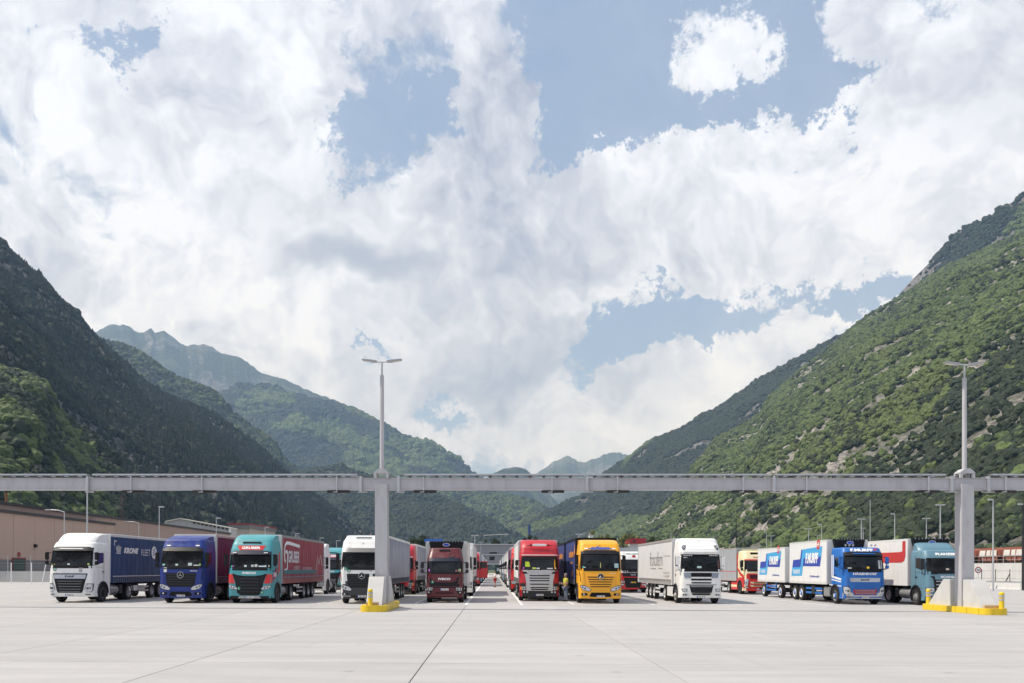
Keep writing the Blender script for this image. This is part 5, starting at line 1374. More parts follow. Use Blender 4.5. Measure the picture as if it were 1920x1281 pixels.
# H  yellow lorry with blue curtains (rigid and drawbar trailer)
r = lorry(1126, 50.6, 'orange-yellow lorry with violet-blue curtain body, ')
r['label'] = 'orange-yellow lorry with violet-blue lettered curtains, second to the right of the open lane'
b, S = cab_actros(r, C_yel, grille=C_yel, slat_mat=C_yel, zr=3.62, deftop=3.84, plate_txt='OW 20512', visc=M_dk)
for z in (1.57, 1.43, 1.29, 1.15, 1.01):
    front_panel(S, [(z - .02, -.58 - (z - 1) * .3, .58 + (z - 1) * .3), (z + .02, -.60 - (z - 1) * .3, .60 + (z - 1) * .3)], 9, .034, 0).build('grille_slot', M_blk, b)
front_text(S, 'schuon', 3.32, .22, 1.16, paint('letter_blue', (.03, .10, .42), .4), b, 0, .02, .35, .06)
front_panel(S, [(3.25, -.86, -.50), (3.30, -.80, -.50)], 4, .018, 0).build('letter_swash', paint('letter_blue', (.03, .10, .42), .4), b)
front_panel(S, [(3.25, .54, .86), (3.30, .54, .84)], 4, .018, 0).build('letter_swash', paint('letter_blue', (.03, .10, .42), .4), b)
cab_items(b, S, 2.13, [(-1.02, .08, .08, (.05, .6, .5)), (-.96, .16, .05, (.5, .6, .6)), (.95, .24, .26, (.28, .42, .42)), (.0, .03, .3, (.6, .6, .2))])
front_text(S, 'Actros', 1.80, .05, .34, M_wht, b, .72, .02, .3, .02)
tractor_frame(r, y_drive=6.6, yb=9.8)
t_ = trailer_semi(r, y0=2.45, ln=7.4, curtain=T_cur_navy, rail=M_dk, post=M_dk, front=M_dk, axles=(), wheels=False); t_.name = 'swap_body'
orange = paint('letter_orange', (.75, .30, .06), .5)
side_text('schuon', 5.2, 3.05, .50, 3.2, orange, t_, -1.283, .2, .05); side_text('logistics', 5.2, 2.45, .22, 2.0, orange, t_, -1.283, 0, .02)
side_poly([(2.6, 3.0), (3.2, 2.9), (2.9, 3.7)], orange, t_, -1.283, 'swash')
side_poly([(4.0, 1.55), (4.9, 1.55), (4.9, 1.95), (4.0, 1.95)], orange, t_, -1.283, 'label_panel')
t2 = trailer_semi(r, y0=10.6, ln=7.6, curtain=T_cur_navy, rail=M_dk, post=M_dk, front=M_dk, axles=(13.2, 15.6)); t2.name = 'drawbar_trailer'
side_text('schuon', 13.6, 3.05, .50, 3.2, orange, t2, -1.283, .2, .05)
for tt in (t_, t2):
    for ch in children(tt):
        if ch.name.startswith('landing'): bpy.data.objects.remove(ch, do_unlink=True)

# J  white high-roof lorry with white curtain trailer
r = lorry(1315, 51.0, 'white high-roof lorry with white curtain trailer and thin black script, right of the yellow lorry')
b, S = cab_daf105(r, C_white)
front_panel(S, [(2.76, -1.02, -.80), (2.80, -1.02, -.80)], 2, .018, 0).build('toll_tag', M_card, b)
cab_items(b, S, 2.14, [(-.12, .26, .12, (.35, .5, .48)), (1.06, .10, .5, (.14, .05, .05))])
tractor_frame(r, tanks='fairing', rim='white')
for s in (-1, 1):
    q = MB(); q.box(s * 1.14 - .06, s * 1.14 + .06, 2.2, 4.2, .36, 1.0); q.build('side_fairing', C_white, r, bevel=.03)
t_ = trailer_semi(r, curtain=T_cur_white, rail=paint('rail_brown', (.42, .38, .35), .5, .1, 0, .2), post=T_white, front=T_white, rim='white', band=paint('strap_black', (.08, .08, .08), .6), guard=T_white)
x = -1.283
side_text('francoferri', 7.6, 2.78, .95, 4.5, M_blk, t_, x, 0, -.02)
side_poly([(5.4, 2.10), (6.9, 2.12), (6.9, 2.14), (5.4, 2.13)], M_blk, t_, x, 'underline'); side_poly([(7.7, 2.10), (9.8, 2.12), (9.8, 2.14), (7.7, 2.13)], M_blk, t_, x, 'underline')
lg = paint('print_grey', (.45, .45, .45), .5)
side_text('trasporti e logistica', 4.0, 2.95, .12, 2.2, lg, t_, x); side_text('www.francoferri.it', 4.1, 1.88, .12, 2.0, lg, t_, x); side_text('tel. 0522 000000', 4.1, 1.66, .12, 1.8, lg, t_, x)
side_poly([(3.9, 1.35), (3.97, 1.35), (3.97, 1.7), (3.9, 1.7)], paint('seal_yellow', (.7, .55, .05), .5), t_, x, 'seal_tag')

# L  blue rigid and drawbar trailer with white boxes
r = lorry(1622, 51.0, 'bright blue lorry with white refrigerated box and matching drawbar trailer, F.MURPF lettering')
b, S = cab_daf(r, C_mblue, zr=3.44, deftop=None, bumper=paint('chrome_bumper', (.55, .55, .54), .25, .8, 0, .1), lowgr=C_mblue, visc=M_dk, plate_txt='SO 41 227')
for o in children(b):
    if o.name.startswith('grille') and not o.name.startswith('grille_slat'): o.data.materials.clear(); o.data.materials.append(C_mblue)
    if o.name.startswith('mirror') and 'arm' not in o.name or o.name.startswith('wide'): o.data.materials.clear(); o.data.materials.append(C_mblue)
front_panel(S, [(.60, -.62, .62), (.92, -.74, .74)], 9, .026, .02).build('red_insert', paint('insert_red', (.35, .01, .02), .4), b)
slats(b, S, (.86, .76, .66), .60, M_chr, .02, .05)
front_text(S, 'HÄGENDORF', 1.86, .17, 1.42, M_wht, b, .0, .02, 0, .05)
front_text(S, 'F.MURPF', 3.28, .17, 1.36, M_wht, b, -.05, .03, 0, .06)
front_panel(S, [(3.26, .70, .86), (3.36, .68, .90), (3.42, .70, .90)], 3, .02, 0).build('heart_sticker', C_flash, b)
q = MB()
for x in (-.85, -.62, -.40, .72, .95): q.lathe([(-.06, 0), (-.06, .06), (.0, .05), (.08, .02), (.08, 0)], 'y', 10, centre=(x, .85, 3.58)); q.tube((x, .86, 3.42), (x, .86, 3.58), .012, n=5)
q.build('roof_spotlights', M_chr, b)
cab_items(b, S, 2.16, [(.2, .14, .12, (.75, .5, .02)), (.95, .22, .5, (.5, .54, .55)), (-.9, .22, .06, (.55, .56, .58))])
for s in (-1,):
    xs = s * (S.hw(1.8) + .005)
    for pts in ([(1.62, 1.62), (1.74, 1.62), (1.74, 3.0), (1.62, 3.0)], [(1.84, 1.62), (1.94, 1.62), (1.94, 3.0), (1.84, 3.0)], [(.45, 1.56), (1.94, 1.74), (1.94, 1.62), (.45, 1.44)], [(.45, 1.38), (1.94, 1.52), (1.94, 1.46), (.45, 1.32)], [(.4, 1.12), (2.25, 1.18), (2.25, 1.13), (.4, 1.07)]):
        side_poly(pts, M_wht, b, xs, 'stripe')
tractor_frame(r, y_drive=7.3, yb=9.5, tanks='fairing', rim='white', hub=HUBB)
for s in (-1, 1):
    wheel(r, s * 1.06, 8.55, 'white', 1.0, extra=HUBB)
    q = MB(); q.box(s * .88 - .3, s * .88 + .3, 2.35, 3.4, .40, 1.0); q.build('fuel_tank', M_tank, r, bevel=.05)
    for z in (.52, .80): q = MB(); q.box(s * 1.2 - .03, s * 1.2 + .03, 3.55, 6.3, z, z + .13); q.build('side_guard', C_mblue, r)
    q = MB(); q.box(s * 1.19 - .06, s * 1.19 + .06, 4.7, 5.25, .50, 1.02); q.build('tool_box', M_dgrey, r)
t_ = trailer_semi(r, y0=2.62, ln=6.75, zb=1.18, zt=3.98, curtain=T_white, kind='box', rail=paint('box_edge_light', (.62, .62, .61), .45, .1, 0, .2), axles=(), wheels=False, front=T_white); t_.name = 'cargo_box'
t2 = trailer_semi(r, y0=10.3, ln=6.3, zb=1.18, zt=3.72, curtain=T_white, kind='box', rail=paint('box_edge_light', (.62, .62, .61), .45, .1, 0, .2), axles=(11.5, 15.3), rim='white', hub=HUBB, front=T_white); t2.name = 'drawbar_trailer'
for tt in (t_, t2):
    for ch in children(tt):
        if ch.name.startswith(('landing', 'side_guard')) or (tt is t_ and ch.name.startswith('trailer_ch')): bpy.data.objects.remove(ch, do_unlink=True)
for s in (-1, 1):
    for z in (.50, .78): q = MB(); q.box(s * 1.2 - .03, s * 1.2 + .03, 12.3, 14.6, z, z + .13); q.build('side_guard', C_mblue, t2)
    for y in (12.35, 14.5): q = MB(); q.box(s * 1.2 - .05, s * 1.2 + .02, y - .05, y + .05, .48, 1.1); q.build('guard_post', C_mblue, t2)
q = MB(); q.box(-.06, .06, 9.3, 10.6, .70, .82); q.box(-.3, .3, 9.36, 9.46, .60, .95); q.build('drawbar', M_chas, t2)
q = MB(); q.box(-.55, .55, 9.86, 10.28, 1.5, 3.62); q.build('fridge_unit', T_white, t2, bevel=.03)
fridge(t_, 2.62, 3.98, 1.7, zb=3.45)
lb = paint('logo_light_blue', (.06, .36, .66), .45); db = paint('logo_dark_blue', (.03, .06, .36), .45)
def murpf(tt, yc, k, zc):
    x = -1.285
    def Y(u): return yc - u * k          # u runs towards the front
    def Z(v): return zc + v * k
    side_poly([(Y(-2.4), Z(-.28)), (Y(-2.25), Z(.18)), (Y(-1.05), Z(.22)), (Y(-.85), Z(.80)), (Y(-.65), Z(.80)), (Y(-.95), Z(-.26))], db, tt, x)
    side_poly([(Y(-2.55), Z(-.80)), (Y(-2.4), Z(-.28)), (Y(-.95), Z(-.26)), (Y(-.65), Z(.80)), (Y(2.45), Z(.92)), (Y(2.30), Z(.34)), (Y(-.45), Z(.28)), (Y(-.75), Z(-.78))], lb, tt, x + -.002)
    side_poly([(Y(-.60), Z(-.20)), (Y(-.45), Z(.28)), (Y(2.30), Z(.34)), (Y(2.10), Z(-.22))], db, tt, x)
    side_text('F.MURPF', Y(.85), Z(.26), .62 * k, 2.0 * k, M_wht, tt, x - .006, .2, .05)
    side_text('TRANSPORTE', Y(-1.65), Z(-.54), .26 * k, 1.2 * k, M_wht, tt, x - .006, 0, .02)
    side_text('Kühllogistik', Y(1.3), Z(-.82), .16 * k, 1.5 * k, db, tt, x, 0, .02)
    side_poly([(Y(1.62), Z(.75)), (Y(2.02), Z(.78)), (Y(2.08), Z(1.32)), (Y(1.68), Z(1.28))], C_flash, tt, x - .005, 'swiss_flag')
    side_poly([(Y(1.72), Z(.98)), (Y(1.96), Z(1.0)), (Y(1.98), Z(1.10)), (Y(1.74), Z(1.08))], M_wht, tt, x - .008, 'cross_bar'); side_poly([(Y(1.80), Z(.88)), (Y(1.88), Z(.88)), (Y(1.92), Z(1.2)), (Y(1.84), Z(1.2))], M_wht, tt, x - .008, 'cross_bar')
murpf(t_, 6.1, 1.12, 2.55); murpf(t2, 13.6, 1.02, 2.50)

# M  steel-blue lorry with white refrigerated trailer
r = lorry(1779, 49.6, 'steel-blue lorry with white and red refrigerated trailer, rightmost cab, behind the far right column')
b, S = cab_scania_ng(r, C_steel)
cab_items(b, S, 2.10, [(-.05, .16, .10, (.5, .42, .36)), (1.0, .2, .22, (.6, .62, .55)), (.4, 1.0, .10, (.20, .20, .19))])
tractor_frame(r, hub=HUBR, rim='hub')
t_ = trailer_semi(r, curtain=T_white, kind='box', rail=T_white, front=T_white, zb=1.15, zt=4.0)
rd = paint('planzer_red', (.50, .03, .03), .45)
side_poly([(14.6, 2.55), (14.6, 3.20), (3.4, 3.20), (3.0, 3.24), (3.0, 3.86), (2.6, 3.86), (2.6, 2.95), (2.75, 2.65), (3.1, 2.55)], rd, t_, -1.286, 'red_band')
fridge(t_, 2.35, 3.98, 2.0, zb=3.5)
# second rows and the long files beside the open lane
r = lorry(0, 65.6, 'white lorry tractor without trailer, just behind the red curtain trailer', X=-14.25)
b, S = cab_man(r, C_white, C_white, 3.66); deflector(b, S, 3.64, 3.95, C_white)
tractor_frame(r)
r = lorry(0, 80, 'second teal lorry with red name panel, seen in the gap left of the white lorry', X=-15.3)
b, S = cab_iveco(r, C_teal, C_flash); tractor_frame(r); trailer_semi(r, curtain=T_cur_red, front=T_white)
r = lorry(0, 66.0, 'red lorry with grey curtain trailer in the second row, left of the maroon lorry', X=-7.4)
b, S = cab_scania_r(r, C_red, C_red, 3.5, 3.9); tractor_frame(r); t_ = trailer_semi(r, curtain=T_cur_grey, rail=T_white, front=T_white)
r = lorry(0, 74.5, 'red and white lorry with black grille, in the gap behind the yellow lorry', X=12.2)
b, S = cab_man(r, C_flash, C_white); tractor_frame(r); trailer_semi(r, curtain=T_grey, kind='box', front=T_grey, rail=C_flash, zt=4.0)
r = lorry(0, 71.0, 'red and cream lorry with grey trailer, behind the white script trailer', X=22.15)
b, S = cab_volvo(r, C_flash, C_cream); tractor_frame(r, tanks='fairing')
for s in (-1, 1):
    q = MB(); q.box(s * 1.14 - .06, s * 1.14 + .06, 2.3, 4.2, .34, 1.02); o = q.build('side_fairing', C_flash, r, bevel=.03)
    q = MB(); q.box(s * 1.202 - .004, s * 1.202 + .004, 2.35, 4.15, .58, .78); q.build('stripe', C_cream, o)
t_ = trailer_semi(r, curtain=T_grey, kind='box', front=T_grey, rail=paint('tarp_dirty', (.36, .33, .31), .7, 0, 0, .3), zt=3.95)
side_poly([(2.6, 1.90), (14.0, 1.90), (14.0, 1.95), (2.6, 1.95)], C_flash, t_, -1.283, 'stripe'); side_poly([(5.3, 1.35), (5.4, 1.35), (5.4, 1.7), (5.3, 1.7)], M_amb, t_, -1.283, 'tag')

def row_lorry(X, D, cabf, tr, label):
    r = lorry(0, D, label, X=X, group='lorries queued in the long files beside the open lane')
    b, S = cabf(r)
    tractor_frame(r)
    if tr: trailer_semi(r, **tr)
    return r, b, S
blu = P('cab_pale_blue', (.16, .34, .52)); gry = P('cab_grey', (.22, .23, .25)); orn = P('cab_orange', (.80, .16, .02))
row_lorry(-2.78, 62.6, lambda r: cab_man(r, C_white, C_white), dict(curtain=T_cur_white, front=T_white), 'white lorry directly behind the maroon rigid lorry')
r, b, S = row_lorry(-2.85, 98.5, lambda r: cab_scania_ng_plain(r, C_red), dict(curtain=T_cur_grey, front=T_white), 'red lorry with its door swung open towards the lane') if False else (None, None, None)
def cab_plain(r, col, zr=3.5, dt=3.9):
    S = Surf([(.26, .12), (.45, .03), (.8, 0), (1.2, 0), (1.95, .05), (2.85, .28), (3.0, .34), (zr, .55)], 2.50, .24, .06, ([2.8, zr], [1, .95]))
    b = cab(r, S, .30, zr, 2.28, col); screen(b, S, 2.05, 2.82)
    visor(b, S, 2.80, 3.02, M_dk, .15)
    front_panel(S, [(.55, -.66, .66), (1.62, -.88, .88)], 9, .016, .03).build('grille', M_dk, b)
    slats(b, S, (1.5, 1.3, 1.1, .9, .7), .62, M_dgrey, .05, .04)
    headlight(b, S, [(.76, .84, 1.20), (1.0, .84, 1.22)])
    front_panel(S, [(.28, -1.24, 1.24), (.50, -1.24, 1.24)], 13, .016, .03).build('bumper', M_dgrey, b)
    for s in (-1, 1): side_window(b, S, s, .62, 1.40, 2.10, 2.80); mirror(b, S, s, 2.80, M_dk, .5, .22)
    plate(b, S, .42)
    if dt: deflector(b, S, zr - .02, dt, col)
    return b, S
r, b, S = row_lorry(-2.85, 98.0, lambda r: cab_plain(r, C_red), dict(curtain=T_cur_grey, front=T_white), 'red lorry with its door swung open towards the lane')
# the open door
dr = MB(); dr.prism([(.0, 1.0), (1.0, 1.0), (1.0, 2.15), (.92, 2.92), (.12, 2.92), (0, 2.2)], -.04, .04, 'x')
d = dr.build('open_door', C_red, r, (1.27, .62, 0), (0, 0, R(-62)), bevel=.015)
q = MB(); q.prism([(.10, 2.12), (.92, 2.12), (.86, 2.82), (.18, 2.82)], -.05, .05, 'x'); q.build('door_window', M_glass, d)
q = MB(); q.prism([(.1, 1.45), (.9, 1.52), (.9, 1.60), (.1, 1.53)], -.056, -.05, 'x'); q.build('door_stripe', M_wht, d)
q = MB(); q.box(-.06, -.05, .30, .42, 1.25, 1.42); q.build('door_tag', paint('tag_yellow', (.75, .55, .02), .5), d)
spec = [(-2.8, 118, blu, T_cur_white, 'pale blue lorry far down the left-hand file'), (-2.8, 138, C_white, T_cur_grey, 'white lorry far down the left-hand file'),
        (-2.8, 160, gry, T_cur_white, 'grey lorry near the far end of the left-hand file'), (-2.75, 184, C_white, T_cur_blue, 'white lorry at the far end of the left-hand file'),
        (2.78, 73.5, C_flash, T_cur_maroon, 'red-fronted lorry directly behind the first red lorry on the right of the lane'), (2.72, 91.5, C_white, T_cur_white, 'white lorry third in the right-hand file'),
        (2.75, 110, C_maroon, T_cur_white, 'maroon lorry in the middle of the right-hand file'), (2.72, 128.5, blu, T_cur_white, 'pale blue lorry in the right-hand file'),
        (2.75, 147, C_white, T_cur_blue, 'white lorry with blue curtain towards the end of the right-hand file'), (2.75, 166, gry, T_cur_white, 'grey lorry near the end of the right-hand file'),
        (2.72, 185, C_white, T_cur_white, 'last white lorry of the right-hand file')]
for (X, D, c, tc_, lab) in spec:
    row_lorry(X, D, lambda r: cab_plain(r, c), dict(curtain=tc_, front=T_white), lab)
row_lorry(-7.5, 84.5, lambda r: cab_plain(r, C_white), dict(curtain=T_cur_grey, front=T_white), 'white lorry in the third row behind the red lorry')
row_lorry(1.55 + 1.25 + 3.7, 70.2, lambda r: cab_plain(r, gry), dict(curtain=T_cur_white, front=T_white), 'grey lorry in the second row behind the yellow lorry')
# small orange van by the booth
r = empty('van', (X_at(946.5, 150) - .1, 205, gz(2)), (0, .005, 0)); tag(r, 'small orange van at the far end of the open lane', 'van')
r.location = (2.72, 206, gz(2.7))
q = MB(); q.prism([(0, .35), (4.6, .35), (4.6, 2.2), (1.6, 2.25), (.75, 1.45), (.05, 1.2)], -.95, .95, 'x'); vb = q.build('body', orn, r, bevel=.06)
q = MB(); q.add([(-.82, .80, 1.49), (.82, .80, 1.49), (.76, 1.50, 2.14), (-.76, 1.50, 2.14)], [(0, 1, 2, 3)]); o = q.build('windscreen', M_glass, vb); o.location = (0, -.03, .03)
for s in (-1, 1):
    wheel(r, s * .82, .9, 'steel', .66); wheel(r, s * .82, 3.7, 'steel', .66)
    q = MB(); q.box(s * .62 - .16, s * .62 + .16, -.02, .05, .85, 1.05); q.build('headlight', M_lamp, vb)
# ================================================================== BUILDINGS, WALLS, MASTS
def panel_mat(name, col, sx=2.4, axis=1, rough=.6, dirt=.25):
    m, t, b = mat_new(name)
    g = N(t, 'ShaderNodeNewGeometry'); n = noise(t, g.outputs['Position'], .09, 7, .6)
    n2 = noise(t, g.outputs['Position'], 1.1, 5, .65)
    c = mixc(t, mrange(t, n.outputs['Fac'], .35, .7, 0, dirt), col, tuple(q * .75 for q in col))
    c = mixc(t, mrange(t, n2.outputs['Fac'], .4, .75, 0, dirt * .6), c, tuple(min(1, q * 1.15) for q in col))
    L(t, c, b.inputs['Base Color']); b.inputs['Roughness'].default_value = rough
    return m
M_tan2 = panel_mat('tan_cladding', (.43, .30, .245)); M_tan3 = panel_mat('tan_upper', (.35, .245, .205)); M_roofdk = paint('roof_edge_dark', (.035, .032, .035), .6)
M_gclad = panel_mat('grey_cladding', (.44, .43, .42)); M_base = panel_mat('base_concrete', (.17, .165, .165)); M_redtrim = paint('red_trim', (.22, .02, .025), .5)
M_beige = panel_mat('beige_render', (.42, .37, .31)); M_dkgreen = paint('door_green', (.012, .045, .035), .5)
def wing(root, name, X, y0, y1, z0, z1, mat, depth=30, step=6.0, rail=None):
    """long wall along y at X, cut in upright panels with open joints; hall body behind"""
    y = y0
    while y < y1 - .1:
        ye = min(y + step, y1); q = MB(); q.box(X - .14, X, y + .03, ye - .03, z0, z1); q.build('wall_panel', mat, root); y = ye
    q = MB(); q.box(X - depth, X - .16, y0 + .1, y1 - .1, z0, z1 - .05); q.build('hall_body', mat, root)
    q = MB(); q.box(X - depth, X + .25, y0 - .1, y1 + .1, z1, z1 + .45); q.build('roof_edge', M_roofdk, root)
hall = empty('industrial_hall', (-72, 150, 0)); tag(hall, 'long low tan-brown industrial hall with dark roof edges at the left', 'building')
hall.location = (0, 0, 0)
wing(hall, '', -72, 56, 162, 3.4, 10.3, M_tan2, 3.0)
wing(hall, '', -75.2, 56, 244, 3.4, 11.9, M_tan3, 40, 8)
q = MB(); q.box(-75.1, -72.1, 56, 162, .2, 3.4); q.build('plinth', M_base, hall)
q = MB(); q.box(-110, -75.3, 56, 244, .2, 3.4); q.build('plinth', M_base, hall)
for (pa, pb, z0, z1, mt, nm, pr) in ((22, 48, .35, 3.75, M_redtrim, 'door_frame', .06), (23.5, 46.5, .36, 3.55, M_dkgreen, 'door', .12)):
    ya, yb = 72 * FPX / (VX - pa), 72 * FPX / (VX - pb); q = MB(); q.box(-72.02, -72 + pr, ya, yb, z0, z1); q.build(nm, mt, hall)
q = MB(); y_ = 72 * FPX / (VX - 35); q.lathe([(0, .0), (0, .42), (.08, .40), (.08, 0)], 'x', 20, centre=(-71.99, y_, Z_at(1040, 129))); q.build('round_sign', M_redtrim, hall)
q = MB(); y_ = 72 * FPX / (VX - 65); q.box(-72, -71.7, y_ - .3, y_ + .3, 5.4, 5.9); q.build('wall_lamp', M_dk, hall)
q = MB(); y_ = 72 * FPX / (VX - 221); q.box(-75.1, -74.9, y_ - 3, y_ + 3, 7.9, 9.0); q.build('louvre', M_dkgreen, hall)

grey = empty('grey_hall', (0, 0, 0)); tag(grey, 'pale grey hall with slanted roof behind the tan hall', 'building')
D = 262.0; XX = lambda px, d=D: X_at(px, d); ZZ = lambda py, d=D: Z_at(py, d)
for k in range(10):
    pa, pb = 315 + k * 11.6, 315 + (k + 1) * 11.6; top = lambda p: float(np.interp(p, [300, 312, 338, 362, 431], [984, 978, 973, 977, 991]))
    q = MB(); q.prism([(XX(pa) + .03, 0), (XX(pb) - .03, 0), (XX(pb) - .03, ZZ(top(pb))), (XX(pa) + .03, ZZ(top(pa)))], D, D + .25, 'y'); q.build('wall_panel', M_gclad, grey)
q = MB(); pts = [(338, 972), (362, 976), (431, 990)]
prof = [(XX(308), ZZ(978))] + [(XX(a), ZZ(b_)) for a, b_ in pts] + [(XX(431), 0), (XX(308), 0)]
q.prism(prof, D + .3, D + 7, 'y'); q.build('hall_body', M_gclad, grey)
q = MB(); q.prism([(XX(311), ZZ(977.2)), (XX(338), ZZ(971.6)), (XX(432), ZZ(989.5)), (XX(432), ZZ(991)), (XX(338), ZZ(973.4)), (XX(311), ZZ(979))], D - .5, D + 7.5, 'y'); q.build('roof_edge', paint('roof_pale', (.62, .58, .50), .5), grey)
for k in range(9):
    p = 363 + k * 7.6; zt = float(np.interp(p, [362, 431], [978.2, 991.5])); q = MB(); q.box(XX(p), XX(p + 3.6), D - .3, D + .1, ZZ(zt + 3.4), ZZ(zt + .6)); q.build('clerestory', M_dk, grey)
q = MB(); q.box(XX(430), XX(431.8), D - .4, D + .3, 0, ZZ(991)); q.build('corner_post', M_wht, grey)
bei = empty('beige_building', (0, 0, 0)); tag(bei, 'beige building with dark red roof band above the teal lorry', 'building')
D2 = 290; xa, xb, xc = X_at(431, D2), X_at(468, D2), X_at(516, 318)
q = MB(); q.add([(xa, D2, 0), (xb, D2, 0), (xc, 318, 0), (xc - 12, 330, 0), (xa, 330, 0)] + [(x, y, 16.2) for (x, y) in ((xa, D2), (xb, D2), (xc, 318), (xc - 12, 330), (xa, 330))], [(4, 3, 2, 1, 0), (5, 6, 7, 8, 9)] + [(i, (i + 1) % 5, 5 + (i + 1) % 5, 5 + i) for i in range(5)]); q.build('wall', M_beige, bei)
for (z0, z1, o, mt, nm) in ((15.7, 17.0, .5, M_base, 'fascia'), (17.0, 17.5, .7, M_redtrim, 'roof_band')):
    P_ = [(xa - o, D2 - o), (xb + o * .3, D2 - o), (xc + o, 318), (xc - 12, 330 + o), (xa - o, 330 + o)]
    q = MB(); q.add([(x, y, z0) for x, y in P_] + [(x, y, z1) for x, y in P_], [(4, 3, 2, 1, 0), (5, 6, 7, 8, 9)] + [(i, (i + 1) % 5, 5 + (i + 1) % 5, 5 + i) for i in range(5)]); q.build(nm, mt, bei)
for (pa, pb) in ((471, 473), (475, 477), (484, 487)):
    pass
for k in range(3):
    x = X_at(472 + k * 6, D2 + 4) + 0; q = MB(); q.box(x - .45, x + .45, D2 - .2 + 4 * 0, D2 + .05, 9.5, 11.8); 
# control building across the far end of the lanes
ctl = empty('control_building', (0, 0, 0)); tag(ctl, 'grey control building bridging the lanes at the far end', 'building')
D3 = 300.0; M_ctl = panel_mat('control_facade', (.22, .225, .24)); M_ctl2 = paint('control_band', (.42, .42, .44), .5)
xL, xR = X_at(818, D3), X_at(1215, D3); x = xL; xo0, xo1 = X_at(913, D3), X_at(940, D3)
while x < xR - .5:
    q = MB(); q.box(x + .04, x + 2.46, D3, D3 + .3, 7.3, 10.5); q.build('facade_panel', M_ctl, ctl)
    q = MB(); q.box(x + .04, x + 2.46, D3, D3 + .3, 3.9, 6.9); q.build('facade_panel', M_ctl, ctl)
    x += 2.5
q = MB(); q.box(xL, xR, D3 + .35, D3 + 14, 3.8, 10.45); q.build('block', M_ctl, ctl)
for z in (10.5, 6.92, 3.62): q = MB(); q.box(xL, xR, D3 - .5, D3 + .4, z, z + .30); q.build('band', M_ctl2, ctl)
x = xL + 1
k = 0
while x < xR - 3:
    q = MB(); q.box(x, x + (3.6 if k % 3 else 1.8), D3 - .06, D3 + .02, 5.1, 6.4); q.build('window', M_glass, ctl); k += 1
    q = MB(); q.box(x, x + 2.6, D3 - .06, D3 + .02, 7.4, 7.9); q.build('window', M_glass, ctl); x += 5.9
for (a, b_) in ((xL, xo0 - 1.2), (xo1 + 1.2, xR)):
    q = MB(); q.box(a, b_, D3 + .6, D3 + 13, 0, 3.6); q.build('ground_floor', M_ctl, ctl)
q = MB(); q.box(xo0 - .5, xo0 - .1, D3 + 1, D3 + 1.4, 0, 3.6); q.box(xo1 + .1, xo1 + .5, D3 + 1, D3 + 1.4, 0, 3.6); q.build('pillar', M_ctl2, ctl)
# booth seen through the passage
bo = empty('booth', (X_at(934, 330), 330, gz(2))); tag(bo, 'small dark green booth under the control building', 'booth')
q = MB(); q.box(-1.2, 1.2, 0, 3, 0, 3.4); q.build('walls', M_dkgreen, bo, bevel=.05); q = MB(); q.box(-1.3, 1.3, -.2, 3.2, 3.4, 3.6); q.build('roof', M_roofdk, bo); q = MB(); q.box(-.5, .5, -.05, .0, 1.2, 2.4); q.build('window', paint('booth_pane', (.45, .55, .55), .2), bo)
# blue roofed volume behind the maroon lorry; red penthouse at the right; blue tower
def block(name, pa, pb, pya, D, dep, mats, label, cat='building', zlow=0, extra=None):
    r = empty(name, (0, 0, 0)); tag(r, label, cat)
    q = MB(); q.box(X_at(pa, D), X_at(pb, D), D, D + dep, zlow, Z_at(pya, D)); q.build('wall', mats, r); return r
bl = block('blue_building', 798, 826, 1016, 240, 12, M_gclad, 'small building with bright blue roof band behind the maroon lorry')
q = MB(); q.box(X_at(796, 240), X_at(828, 240), 239.6, 252.5, Z_at(1016.5, 240), Z_at(1011, 240)); q.build('blue_band', paint('band_blue', (.01, .10, .42), .5), bl)
rb = block('red_penthouse', 1180, 1211, 1019.5, 285, 10, M_gclad, 'dark red rooftop block with one small window, right of the yellow lorry')
q = MB(); q.box(X_at(1180, 285), X_at(1211, 285), 284.7, 295, Z_at(1020, 285), Z_at(1009.5, 285)); q.build('red_wall', paint('penthouse_red', (.30, .012, .02), .5), rb)
q = MB(); q.box(X_at(1187, 285), X_at(1190.5, 285), 284.6, 284.75, Z_at(1017, 285), Z_at(1012.5, 285)); q.build('window', M_glass, rb)
bt = empty('blue_mast', (X_at(992.5, 420), 420, 0)); tag(bt, 'thin dark blue tower above the red lorry', 'tower')
q = MB(); q.box(-.55, .55, -.5, .5, 0, Z_at(984, 420)); q.build('shaft', paint('tower_blue', (.012, .05, .17), .5), bt); q = MB(); q.box(-.6, .6, -.55, .55, 6, 6.4); q.build('collar', M_dk, bt)

# ------------------------------------------------------------------ low walls, fences, rails
bw = empty('concrete_barrier', (-70, 112, .3)); tag(bw, 'low grey concrete wall with wire fence on top, far left behind the white lorry', 'wall')
for k in range(17):
    q = MB(); q.box(k * 3.0 + .01, k * 3.0 + 2.99, 0, .25, -.2, 1.42); q.build('wall_panel', M_conc, bw, bevel=.01)
    q = MB(); q.tube((k * 3.0 + .2, .12, 1.42), (k * 3.0 + .2, .12, 3.5), .045, n=6); q.build('post', M_galv, bw)
q = MB()
for z in (1.8, 2.15, 2.5, 2.85, 3.2, 3.45): q.tube((0, .12, z), (51, .12, z), .008, n=4)
o = q.build('wire', M_galv, bw); o['kind'] = 'stuff'
nf = empty('fence', (X_at(-30, 97), 97, .25)); tag(nf, 'thin post and wire fence at the left edge, in front of the concrete wall', 'fence')
for k, p in enumerate((-16, 21, 59)):
    x = X_at(p, 97) - nf.location.x; q = MB(); q.tube((x, 0, 0), (x, 0, 2.5), .05, n=8); q.build('post', M_wht, nf)
x = X_at(78, 97) - nf.location.x; q = MB(); q.tube((x, 0, 0), (x + .5, 0, 2.4), .05, n=8); q.build('brace', M_wht, nf)
